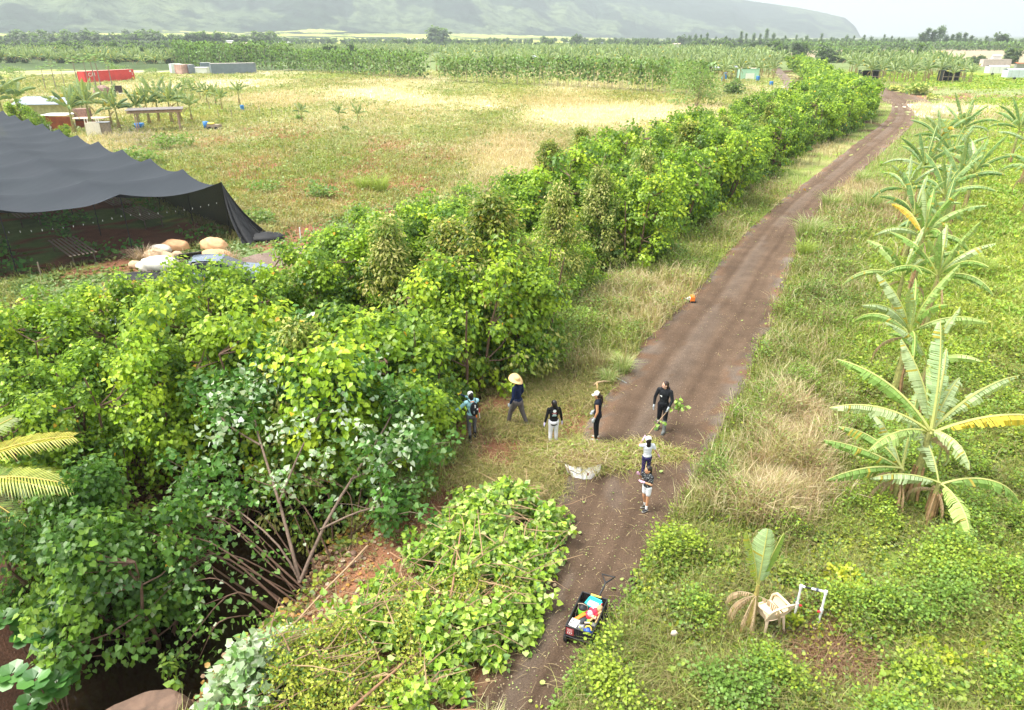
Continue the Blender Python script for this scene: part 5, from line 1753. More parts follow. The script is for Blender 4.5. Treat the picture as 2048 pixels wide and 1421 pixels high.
# hanging bright sprays on the left
for px, py, z, lab in [(330, 480 + 600, 1.1, 'small bright leafy spray hanging over the dark water, right one'), (105, 1160, 1.0, 'bright yellow-green spray at the left, above the broad-leaved shrub'), (60, 1240, .7, 'green leafy spray just above the broad-leaved shrub'), (90, 1310, .3, 'dull pointed-leaf spray beside the broad-leaved shrub'), (350, 1330, -.6, 'small green seedling floating leaves at the water edge'),
                       (560, 1250, .1, 'green leafy spray leaning over the gravelly bank'), (250, 870, 2.2, 'yellow-green spray above the dark hollow')]:
    p = np.array(at(px, py, z)); gz = hz(p[0], p[1])
    t = thing('leafy_shoot', lab, 'shoot', (p[0], p[1], gz))
    mb = MB(); top = np.array([0, 0, z - gz]); b0 = np.array([-.6, .5, 0])
    limb(mb, [b0 + [0, 0, -.05], b0 * .5 + top * .8, top], .02, .006, 5)
    mb.build('stem', BARK, t)
    cloud_obj('leaves', [leaf_cloud(rF, [top + rF.normal(size=3) * .13 for _ in range(7)], 12, .17, .12, [(.22, .38, .05), (.32, .46, .08), (.16, .30, .04)], down=.5)], CROWN_MAT, t)
# broad-leaved shrub bottom left
for px, py, z, sc, lab in [(40, 1250, .2, 1.0, 'broad-leaved dark green shrub in the bottom left corner'), (95, 1350, -.2, 1.0, 'broad-leaved shrub in the bottom left corner, hanging towards the water'), (640, 1350, .35, .8, 'rosette of broad dark leaves lying on the cut brush')]:
    p = np.array(at(px, py, z)); gz = hz(p[0], p[1]) if px < 300 else z - .1
    t = thing('broadleaf_shrub', lab, 'shrub', (p[0], p[1], gz))
    mb = MB(); cs = []
    for q in range(6 if px < 300 else 1):
        e = np.array([rF.normal() * .35, rF.normal() * .35, z - gz + rF.uniform(-.5, .35)]) if px < 300 else np.array([0, 0, .12])
        limb(mb, [(0, 0, -.05), e * .5, e], .022, .01, 5, 6); cs.append(e)
    mb.build('stem', BARK, t)
    prt = []
    for c in cs:
        n = 10; a = np.arange(n) * 2.4
        T = np.stack([np.cos(a), np.sin(a), np.linspace(-.3, .5, n)], -1)
        prt.append(place_leaves(c + T * .03, T, np.tile([0, 0, 1.0], (n, 1)) - T * .2, np.full(n, .30 * sc) * rF.uniform(.7, 1.1, n), np.array([(.04, .14, .025), (.06, .19, .03), (.09, .24, .05)])[rF.integers(0, 3, n)], ROUND_V, ROUND_F))
    cloud_obj('leaves', prt, leaf_mat('glossy_leaf', gloss=.10, rough=.35, trans=.2), t)
# palm with fronds reaching in from the left
p = np.array(at(-150, 1080, .8)); gz = hz(p[0], p[1])
t = thing('palm', 'yellowing palm whose fronds reach in from the left edge', 'palm', (p[0], p[1], gz))
mb = MB(); mb.tube([(0, 0, -.2), (.1, .1, 1.0), (.15, .15, 1.9)], [.16, .13, .12], 8); mb.build('trunk', GREYBARK, t, True)
for px, py, z, bend, cl in [(140, 890, 2.75, .75, (.46, .42, .07)), (135, 985, 2.3, .7, (.44, .48, .10)), (120, 1010, 2.0, 1.1, (.14, .22, .05)), (60, 1075, 1.6, 1.3, (.10, .17, .04)), (20, 850, 3.0, .6, (.20, .26, .06))]:
    tip = np.array(at(px, py, z)) - np.array([p[0], p[1], gz]); b0 = np.array([.15, .15, 1.85])
    dv = tip - b0; az_ = math.atan2(dv[1], dv[0]); L_ = np.linalg.norm(dv) * 1.08
    el = math.atan2(dv[2], math.hypot(dv[0], dv[1])) + bend * .48
    mb = MB(); frond(mb, b0, az_, el, L_, bend, 46, .80, rF, cl, (.62, .48, .12), .5, .045)
    mb.build('frond', leaf_mat('palm_leaflets', trans=.3, gloss=.03, objvar=0), t)

# stones, litter and debris on the bank
r = np.random.default_rng(9)
n = 2600
sx = r.uniform(240, 860, n); sy = r.uniform(1020, 1421, n)
Pq = np.array([at(a, b) for a, b in zip(sx, sy)]); okm = inpoly(sx, sy, [(640, 1090), (840, 1010), (900, 1060), (740, 1180), (560, 1300), (400, 1380), (330, 1330), (480, 1250), (560, 1180)])
Pq = Pq[okm]; Pq[:, 2] = height(Pq[:, 0], Pq[:, 1]) + .03; n = len(Pq)
V, F, C = place_leaves(Pq, rnd(n, 3, r) * [1, 1, .15], rnd(n, 3, r) * .3 + [0, 0, 1], r.uniform(.03, .12, n), np.array([(.36, .27, .2), (.24, .16, .11), (.5, .42, .32), (.16, .09, .06), (.55, .30, .08), (.30, .36, .12)])[r.integers(0, 6, n)] * r.uniform(.7, 1.2, (n, 1)), ROUND_V, ROUND_F)
tag(link('bank_litter', mesh_data('bank_litter', V, F, None, C), [GRASS_MAT]), 'dry leaves and chips strewn over the gravelly ditch bank', 'leaf litter', None, 'stuff')
STONE = mat('red_brown_stone', (.17, .10, .07), var=.4, scale=5, bump=.8)
for i in range(16):
    px, py = random.choice([(700, 1120), (620, 1190), (520, 1270), (460, 1330), (760, 1080), (540, 1230)])
    q = gp(px + random.uniform(-50, 50), py + random.uniform(-30, 30), .02)
    mb = MB(); s = random.uniform(.05, .12); mb.ell((0, 0, 0), (s, s * .8, s * .6), 10, jit=.35, seed=i)
    tag(mb.build('stone', STONE, None, True, q, random.uniform(0, 6)), 'small reddish stone on the litter-strewn ditch bank', 'stone', 'stones on the ditch bank')
mb = MB(); mb.ell((0, 0, -.3), (.95, .62, .75), 40, jit=.16, seed=12)
V = np.concatenate(mb.V); V[:, 2] = np.minimum(V[:, 2], .10 + .10 * V[:, 0]); mb.V = [V]
p = at(275, 1440, -.4); tag(mb.build('rock_slab', mat('old_brown_rock', (.13, .08, .055), var=.45, scale=4, bump=.9), None, False, (p.x, p.y, -.4), R(25)), 'flat-topped brown rock beside the ditch at the bottom edge', 'rock')

# ================================================================== pile of cut branches
PILE = pp([(1135, 1050), (1000, 1000), (900, 1020), (860, 1092), (780, 1155), (715, 1235), (580, 1290), (440, 1380), (350, 1480), (880, 1480), (930, 1370), (1060, 1290), (1085, 1150), (1110, 1100)])
px_, py_ = [q[0] for q in PILE], [q[1] for q in PILE]
r = np.random.default_rng(21)
cx = r.uniform(min(px_), max(px_), 9000); cyy = r.uniform(min(py_), max(py_), 9000)
ok = inpoly(cx + r.normal(size=9000) * .16, cyy + r.normal(size=9000) * .16, PILE) & (fbm(cx * 2.2, cyy * 2.2, 25, 2) > .33); cx, cyy = cx[ok][:1850], cyy[ok][:1850]
edge = dist_line(cx, cyy, PILE + PILE[:1])
hp = np.clip(edge / .7, .12, 1) ** .6 * (.15 + 1.15 * fbm(cx * 1.1, cyy * 1.1, 5, 3))
cz = height(cx, cyy) + hp * r.uniform(.2, 1.25, len(cx)) + .05
silver = (cx < -3.9) & (cyy < 10.3) & (fbm(cx, cyy, 14, 2) > .42)
small = (fbm(cx * .9, cyy * .9, 15, 2) > .54) & (cyy < 11.5) & ~silver
cen = np.stack([cx, cyy, cz], -1)
pile = thing('brush_pile', 'long heap of freshly cut leafy branches lying along the road', 'brush pile', (0, 0, 0))
cloud_obj('foliage', [leaf_cloud(r, cen[~silver & ~small], 19, .19, .12, [(.26, .45, .04), (.38, .55, .06), (.46, .60, .14), (.16, .32, .04)], down=.3, flat=.45, youngc=(.50, .62, .26), young=.14)], CROWN_MAT, pile)
if small.any(): cloud_obj('small_leaf_sprays', [leaf_cloud(r, cen[small], 30, .19, .075, [(.40, .46, .05), (.30, .40, .05), (.50, .52, .12)], NARROW_V * [2.2, 1, 1], NARROW_F, down=-.2, flat=.5)], CROWN_MAT, pile)
if silver.any(): cloud_obj('pale_leaf_sprays', [leaf_cloud(r, cen[silver], 13, .24, .14, [(.40, .52, .34), (.24, .42, .16), (.52, .60, .46), (.16, .34, .07)], down=.1, flat=.8)], SILVER_MAT, pile)
PALEB = mat('peeled_branch', (.42, .28, .17), var=.3, scale=10, bump=.2)
REDB = mat('fresh_cut_branch', (.30, .165, .095), var=.3, scale=10, bump=.3)
STK = [(1160 / 2 + 560 - 240, 0, 0, 0, 0)]
sticks = [  # px,py,z -> px,py,z, radius, pale
    ((888, 1240, .6), (922, 1060, .9), .030, 0, 'thick straight cut branch lying up the middle of the brush heap'),
    ((735, 1092, .15), (560, 1280, .15), .028, 1, 'long pale pole lying down the gravelly bank'),
    ((700, 1421, .5), (860, 1278, .6), .034, 0, 'thick sawn branch at the bottom of the brush heap'),
    ((900, 1421, .1), (965, 1390, .1), .030, 0, 'forked broken branch at the bottom edge on the road'),
    ((800, 1238, .5), (1000, 1230, .55), .020, 0, 'curved reddish branch across the heap, lower'),
    ((760, 1182, .55), (900, 1190, .6), .024, 0, 'reddish branch across the heap, upper left'),
    ((930, 1220, .6), (1020, 1130, .7), .018, 0, 'slanting branch in the right half of the heap'),
    ((640, 1262, .4), (760, 1262, .5), .022, 0, 'bundle-end branch at the left of the heap'),
    ((620, 1290, .35), (745, 1255, .45), .018, 0, 'second branch at the left end of the heap'),
    ((650, 1300, .3), (730, 1330, .3), .016, 0, 'short branch below the bundle at the left of the heap'),
    ((1055, 1115, .5), (890, 1215, .55), .016, 1, 'thin pale branch across the top of the heap'),
    ((1130, 1040, .15), (1080, 1000, .2), .014, 1, 'pale twig sticking out of the heap towards the road'),
    ((780, 1105, .4), (850, 1135, .5), .018, 0, 'reddish branch poking out of the heap towards the bank'),
    ((960, 1421, .2), (880, 1421, .2), .02, 0, 'branch stub at the bottom edge'),
    ((990, 1040, .5), (1040, 960, .2), .014, 0, 'thin branch at the upper end of the heap'),
    ((1035, 1030, .3), (985, 948, .1), .012, 1, 'long pale twig leading up from the heap to the bag'),
]
for a, b, rd, pale, lab in sticks:
    A, B = np.array(at(*a)), np.array(at(*b))
    for q in (A, B): q[2] = max(q[2], hz(q[0], q[1]) + rd)
    mb = MB(); mid = (A + B) / 2 + r.normal(size=3) * .05 * (0 if pale else 1); mid[2] += .04
    Q = limb(mb, [A - A, (mid - A) * .55 + r.normal(size=3) * .02, mid - A, B - A], rd, rd * .6, 7, 12)
    for q in range(2 if rd < .03 and not pale else 0):
        s0 = Q[5 + 2 * q]; mb.tube([s0, s0 + r.normal(size=3) * [.25, .25, .1]], [rd * .5, rd * .25], 5)
    tag(mb.build('cut_branch', PALEB if pale else REDB, None, True, A), lab, 'branch')
mb = MB()
for _ in range(620):
    i = r.integers(0, len(cen)); a = cen[i]; L_ = r.uniform(.4, 1.4); an = r.choice([.8, 2.2, 0.2]) + r.normal() * .5
    d = np.array([math.cos(an), math.sin(an), r.normal() * .12]) * L_
    e = a + d
    if r.uniform() < .8 and not inpoly(np.array([e[0]]), np.array([e[1]]), PILE)[0]: e = a + d * .2
    g1 = max(e[2], hz(e[0], e[1]) + .15)
    mb.tube([a + [0, 0, .06], (a + e) / 2 + [0, 0, .10] + r.normal(size=3) * .05, (e[0], e[1], g1 + .05)], [.015, .012, .006], 4, cap=False, col=(.9, .9, .9) if _ % 2 else (1.2, 1.3, 1.2))
mb.build('twigs', mat('thin_cut_twigs', (.30, .19, .11), var=.3, attr=True), pile)

# raked heap of cut grass behind the bag, and trailing to the road
r = np.random.default_rng(22)
GH_POLY = [(1050, 900), (1130, 880), (1200, 895), (1290, 880), (1400, 915), (1290, 935), (1200, 955), (1120, 950), (1060, 930)]
W = pp(GH_POLY); wx, wy = [q[0] for q in W], [q[1] for q in W]
n = 5200
X = r.uniform(min(wx), max(wx), n); Y = r.uniform(min(wy), max(wy), n); ok = inpoly(X, Y, W); X, Y = X[ok], Y[ok]
hgt = .32 * np.exp(-(((X - 1.85) / .65) ** 2 + ((Y - 16.9) / .7) ** 2)) + .13 * np.clip(dist_line(X, Y, W + W[:1]) / .5, 0, 1)
P = np.stack([X, Y, height(X, Y) + hgt * r.uniform(.3, 1, len(X))], -1); q = len(P)
V, F, C = blades(P, np.full(q, .16), r.uniform(1.5, 4.5, q), np.full(q, .018), np.array([(.42, .38, .14), (.34, .36, .08), (.52, .44, .26), (.26, .33, .06), (.30, .20, .10)])[r.integers(0, 5, q)] * r.uniform(.75, 1.2, (q, 1)), r=r)
V2, F2, C2 = leaf_cloud(r, P[::9], 4, .12, .08, [(.30, .42, .08), (.22, .34, .06)], ROUND_V, ROUND_F, flat=1)
o = link('grass_heap', mesh_data('grass_heap', np.vstack([V, V2]), np.vstack([F, F2 + len(V)]), None, np.vstack([C, C2])), [GRASS_MAT])
tag(o, 'heap of raked cut grass behind the white sack, trailing onto the road', 'grass heap')

# ================================================================== white sack, road tools
WHITE = mat('white_woven_plastic', (.78, .79, .80), var=.12, scale=12, rough=.6, bump=.15)
p = gp(1165, 948)
t = thing('bulk_sack', 'open white woven sack with dark straps, heaped with cut grass', 'sack', p); t.scale = (.82, .82, .9)


def sackf(a, b):
    u = (a - .5) * 2
    bottom = np.array([u * .50, -.42 + .34 * abs(u) ** 2.2 + .02 * math.sin(a * 23), .02])
    topv = np.array([u * .62, -.10 + .10 * abs(u) ** 2 + .015 * math.sin(a * 17), .27 + .10 * abs(u) ** 3 + .015 * math.sin(a * 31)])
    p_ = bottom * (1 - b) + topv * b
    p_[1] -= .05 * math.sin(math.pi * b); p_[2] += .03 * math.sin(math.pi * b) * math.sin(a * 12)
    return p_


mb = MB(); mb.grid(sackf, 54, 10); mb.grid(lambda a, b: sackf(1 - a, 1) * [1, 1, 1 - .75 * b] + [0, .42 * b, 0], 40, 6); mb.build('bag_wall', WHITE, t, True)
DKS = mat('dark_strap', (.06, .06, .065), var=.2)
mb = MB()
for a_ in (.44, .475): mb.tube([sackf(a_, q_) + [0, -.010, .005] for q_ in np.linspace(0, 1, 7)], .009, 5)
mb.tube([sackf(.08, q_) + [-.01, -.01, 0] for q_ in np.linspace(.1, 1, 6)] + [(-.74, -.02, .42), (-.84, .04, .38)], .014, 5)
mb.tube([sackf(q_, .60 + .12 * abs(q_ - .3)) + [0, -.012, .005] for q_ in np.linspace(.12, .42, 8)], .009, 5)
mb.build('strap', DKS, t, True)
mb = MB(); mb.box((.14, -.33, .17), (.05, .02, .09), .2); mb.build('label_patch', mat('rust_patch', (.30, .12, .07)), t)
P2 = r.normal(size=(900, 3)) * [.30, .22, .06] + [0, .15, .33]
V, F, C = blades(P2, np.full(900, .14), r.uniform(1, 4, 900), np.full(900, .016), np.array([(.40, .37, .13), (.34, .33, .10), (.26, .16, .09), (.50, .42, .25)])[r.integers(0, 4, 900)], r=r)
tag(link('cut_grass', mesh_data('cut_grass', V, F, None, C), [GRASS_MAT], None, p), 'cut grass heaped in the open white sack', 'cut grass')
# second white sack under the brush heap
mb = MB(); mb.ell((0, 0, .1), (.42, .3, .17), 18, jit=.25, seed=6)
tag(mb.build('plastic_sack', WHITE, None, True, gp(1080, 1125), .4), 'white plastic sack sticking out from under the brush heap', 'sack')

# pickaxe
WD = mat('pale_handle_wood', (.55, .36, .17), var=.2, scale=10)
STEEL = mat('worn_steel', (.25, .25, .25), metal=.7, rough=.5)
A, B = gp(1196, 796, .05), gp(1193, 774, .05)
t = thing('pickaxe', 'wooden-handled pickaxe behind the woman in the pale cap', 'pickaxe', A)
mb = MB(); mb.bar((0, 0, 0), np.array(B) - np.array(A) + [0, 0, .12], .05, .04); mb.build('handle', WD, t)
mb = MB(); hd = np.array(B) - np.array(A) + [0, 0, .13]
mb.tube([hd + [-.12, -.1, -.06], hd, hd + [.25, .05, .03], hd + [.52, .12, -.02]], [.012, .03, .026, .014], 6); mb.build('head', mat('pale_tool_wood', (.50, .36, .22)), t)
A, B = gp(1228, 757, .1), gp(1253, 768, .05)
mb = MB(); mb.tube([(0, 0, 0), np.array(B) - np.array(A)], .018, 6)
tag(mb.build('metal_rod', GALV, None, False, A), 'grey metal rod lying in dry grass at the road edge', 'rod')

# string trimmer
p = gp(1383, 605, .10)
t = thing('string_trimmer', 'orange and white string trimmer lying at the road edge', 'string trimmer', p, math.atan2(.1, -1))
OR = mat('orange_plastic', (.85, .22, .03), rough=.4, var=.05); BK = mat('black_plastic', (.02, .02, .022), rough=.5, var=.1); WH = mat('white_plastic', (.75, .75, .73), rough=.4, var=.05)
mb = MB(); mb.box((-.02, 0, .09), (.20, .30, .22)); mb.ell((-.02, 0, .2), (.10, .14, .06), 12); mb.build('engine_cover', OR, t)
mb = MB(); mb.box((-.06, 0, -.02), (.22, .32, .07)); mb.ell((-.03, -.17, .08), (.08, .04, .09), 10); mb.build('fuel_tank', BK, t)
mb = MB(); mb.lathe([(.11, 0), (.10, .05), (.05, .14), (.03, .2)], (.08, 0, .08), 12, rot=np.array(Matrix.Rotation(R(90), 3, 'Y'))); mb.build('clutch_housing', WH, t, True)
mb = MB(); mb.tube([(.26, 0, .08), (1.0, 0, .06), (1.72, 0, .05)], .016, 8); mb.build('shaft', GALV, t)
mb = MB(); mb.tube([(.32, 0, .08), (.62, 0, .07)], .028, 8); mb.build('grip', BK, t)
mb = MB(); mb.tube([(.40, 0, .08), (.47, 0, .08)], .036, 8); mb.build('throttle', OR, t)
mb = MB(); mb.tube([(.66, 0, .08), (.66, .12, .10), (.66, .30, .09), (.78, .34, .08), (.98, .33, .06)], .02, 7); mb.build('handlebar', BK, t)
mb = MB(); mb.tube([(.80, .34, .08), (.88, .335, .07)], .027, 8); mb.build('handlebar_grip', OR, t)
mb = MB(); mb.tube([(.66, 0, .08), (.70, -.16, .1)], .018, 6); mb.build('guard_bar', BK, t)
mb = MB(); mb.lathe([(.0, .0), (.06, .0), (.07, .04), (.04, .08), (0, .08)], (1.74, 0, 0), 12); mb.build('cutting_head', WH, t, True)

# ================================================================== plastic chair, pipes
p = gp(1530, 1258)
t = thing('plastic_chair', 'cream plastic armchair with an open handhold in its back', 'chair', (p.x, p.y, p.z + .06), R(-160))
CP = mat('aged_cream_plastic', (.80, .62, .46), rough=.5, var=.12, scale=4)
mb = MB(); mb.grid(lambda a, b: ((a - .5) * .46 * (1 - .1 * b), -.22 + .44 * b, .42 - .03 * math.sin(math.pi * a) - .02 * b), 8, 8)
mb.box((0, -.225, .40), (.46, .02, .05)); mb.build('seat', CP, t, True)
def backp(a, v):
    q = (a - .5) * 2
    return (q * (.235 + .03 * v), .20 + .17 * v + .05 * (1 - q * q) * (1 - .3 * v), .42 + .46 * v - .07 * v * q * q)


mb = MB()
for a0, a1, v0, v1, nu_, nv_ in ((0, 1, 0, .48, 12, 4), (0, 1, .84, 1, 12, 2), (0, .2, .48, .84, 3, 3), (.8, 1, .48, .84, 3, 3)):
    mb.grid(lambda a, b: backp(a0 + (a1 - a0) * a, v0 + (v1 - v0) * b), nu_, nv_)
mb.build('backrest', CP, t, True)
mb = MB(); mb.tube([backp(0, v) for v in (0, .5, .85)] + [backp(a, 1) for a in np.linspace(.04, .96, 9)] + [backp(1, v) for v in (.85, .5, 0)], .020, 8); mb.build('back_rim', CP, t, True)
for sg in (-1, 1):
    mb = MB(); mb.tube([(sg * .26, .30, .68), (sg * .285, .08, .65), (sg * .28, -.14, .64), (sg * .25, -.22, .55), (sg * .23, -.23, .42)], [.026, .030, .030, .024, .022], 8)
    mb.grid(lambda a, b: (sg * (.235 + .04 * b), .22 - .40 * a, .42 + (.20 * b) * (.7 + .3 * math.sin(a * 3.14))), 6, 3); mb.build('armrest', CP, t, True)
for x, y in ((-.20, -.20), (.20, -.20), (-.19, .20), (.19, .20)):
    mb = MB(); mb.tube([(x, y, .42), (x * 1.15, y * 1.15, .2), (x * 1.28, y * 1.28, -.03)], [.036, .028, .020], 6); mb.build('leg', CP, t, True)
PVC = mat('white_pvc', (.80, .80, .80), rough=.35, var=.08)
RED = mat('red_valve', (.70, .04, .05), rough=.4, var=.05); BLUE = mat('blue_plastic', (.03, .10, .42), rough=.4, var=.1); NAVY = mat('dark_joint', (.05, .06, .10), rough=.5)
A, B = gp(1586, 1246), gp(1634, 1258)
t = thing('pipe_frame', 'upright white pipe arch with two red valves and a dark coupling', 'pipe frame', A, 0)
dx = np.array(B) - np.array(A)
mb = MB()
mb.tube([(0, 0, -.1), (0, 0, .95)], .024, 8); mb.tube([dx + [0, 0, -.1], dx + [0, 0, .95]], .024, 8)
mb.tube([(0, 0, .95), dx * .16 + [0, 0, .95]], .024, 8); mb.tube([dx * .42 + [0, 0, .95], dx + [0, 0, .95]], .024, 8); mb.build('pipes', PVC, t, True)
mb = MB()
for q in (np.zeros(3), dx):
    mb.tube([q + [0, 0, .89], q + [0, 0, .975]], .034, 8); mb.tube([q + [0, 0, .40], q + [0, 0, .52]], .034, 8)
mb.build('fittings', PVC, t, True)
mb = MB(); mb.tube([dx * .16 + [0, 0, .95], dx * .42 + [0, 0, .95]], .020, 8); mb.build('black_pipe', BK, t)
mb = MB(); mb.tube([dx * .60 + [0, 0, .95], dx * .70 + [0, 0, .95]], .036, 8); mb.build('coupling', NAVY, t)
for q, s in ((np.zeros(3), .06), (dx, -.06)):
    mb = MB(); mb.box(q + [s, -.02, .46], (.05, .04, .03)); mb.build('valve_handle', RED, t)
for a, b, w_, lab, m_ in [((1690, 1278), (1738, 1283), .032, 'white pipe end with a cap lying right of the pipe frame', PVC), ((1516, 1243), (1640, 1268), .020, 'pale pipe lying on the soil under the chair and pipe frame', mat('muddy_pvc', (.62, .50, .40))),
                          ((1482, 1325), (1518, 1338), .022, 'muddy pipe piece left of the bare soil patch', mat('muddy_pvc', (.62, .50, .40))), ((1552, 1354), (1588, 1370), .024, 'broken muddy pipe on the bare soil patch', mat('muddy_pvc', (.62, .50, .40))), ((1253, 1302), (1256, 1335), .015, 'thin white pipe with blue band in the weeds by the cart', PVC)]:
    A, B = gp(*a, .08), gp(*b, .08); d_ = np.array(B) - np.array(A)
    mb = MB(); mb.tube([(0, 0, 0), d_], w_, 8)
    if 'cap' in lab: mb.tube([d_ * .94, d_ * 1.03], w_ * 1.5, 8)
    tag(mb.build('loose_pipe', m_, None, True, A), lab, 'pipe')
mb = MB(); hp_ = [np.array(gp(a, b, .05 + c)) for a, b, c in [(1588, 1218, .25), (1576, 1236, .1), (1566, 1262, 0), (1560, 1290, 0), (1558, 1310, 0), (1568, 1325, 0), (1592, 1338, 0)]]
mb.tube([q - hp_[0] for q in hp_], .008, 5); tag(mb.build('hose', mat('green_hose', (.03, .20, .12), rough=.4), None, True, hp_[0]), 'thin green hose hanging from the pipe frame onto the soil', 'hose')
mb = MB(); mb.ell((0, 0, .06), (.07, .05, .06), 12, jit=.6, seed=3); tag(mb.build('paper_bag', mat('crumpled_paper', (.62, .52, .44)), None, True, gp(1345, 1290, .25)), 'crumpled pale bag caught in the weeds right of the cart', 'bag')

# ================================================================== people
def remeshed(name, mb, voxel, mats, parent, smooth=3):
    me = mb.data('tmp')
    o = bpy.data.objects.new('tmp', me); COL.objects.link(o)
    md = o.modifiers.new('r', 'REMESH'); md.mode = 'VOXEL'; md.voxel_size = voxel
    sm = o.modifiers.new('s', 'SMOOTH'); sm.iterations = smooth; sm.factor = .5
    dg = bpy.context.evaluated_depsgraph_get()
    new = bpy.data.meshes.new_from_object(o.evaluated_get(dg))
    bpy.data.objects.remove(o); bpy.data.meshes.remove(me)
    new.name = name
    new.materials.clear()
    for m in mats: new.materials.append(m)
    new.polygons.foreach_set('use_smooth', np.ones(len(new.polygons), bool))
    return link(name, new, (), parent)


def cap(mb, p, q, r0, r1, n=10):
    p = np.array(p, float); q = np.array(q, float)
    mb.tube([p, (p + q) / 2, q], [r0, (r0 + r1) / 2, r1], n); mb.ell(p, (r0,) * 3, n); mb.ell(q, (r1,) * 3, n)


def chain(mb, pts, rad):
    for a, b, r0, r1 in zip(pts[:-1], pts[1:], rad[:-1], rad[1:]): cap(mb, a, b, r0, r1)


SKIN = mat('skin', (.50, .28, .18), var=.06, rough=.5)
BLACKHAIR = mat('black_hair', (.012, .010, .010), var=.3, scale=30, rough=.4)
BROWNHAIR = mat('dark_brown_hair', (.035, .018, .012), var=.3, scale=30, rough=.4)


def hand_shapes(mb, wrist, elbow, k, side, grow=0.0, curl=.5):
    w = np.array(wrist); d = w - np.array(elbow); d /= np.linalg.norm(d)
    fwd = np.array([0, 1.0, 0]); fwd = fwd - d * np.dot(fwd, d); fwd /= np.linalg.norm(fwd) + 1e-6
    nrm_ = np.cross(d, fwd)
    cap(mb, w + d * .02 * k, w + d * .075 * k, (.026 + grow) * k, (.030 + grow) * k, 8)
    for i in range(4):
        o = fwd * (.027 - .018 * i) * k * 1.1
        a = w + d * .085 * k + o
        L1 = (.040, .045, .042, .033)[i] * k
        b = a + d * L1; c = b + (d * math.cos(curl) + nrm_ * side * math.sin(curl)) * L1 * .9
        cap(mb, a, b, (.0095 + grow) * k, (.009 + grow) * k, 6); cap(mb, b, c, (.009 + grow) * k, (.008 + grow) * k, 6)
    a = w + d * .035 * k + fwd * .025 * k; b = a + (d * .6 + fwd * .7) * .035 * k; c = b + d * .03 * k
    cap(mb, a, b, (.012 + grow) * k, (.010 + grow) * k, 6); cap(mb, b, c, (.010 + grow) * k, (.009 + grow) * k, 6)


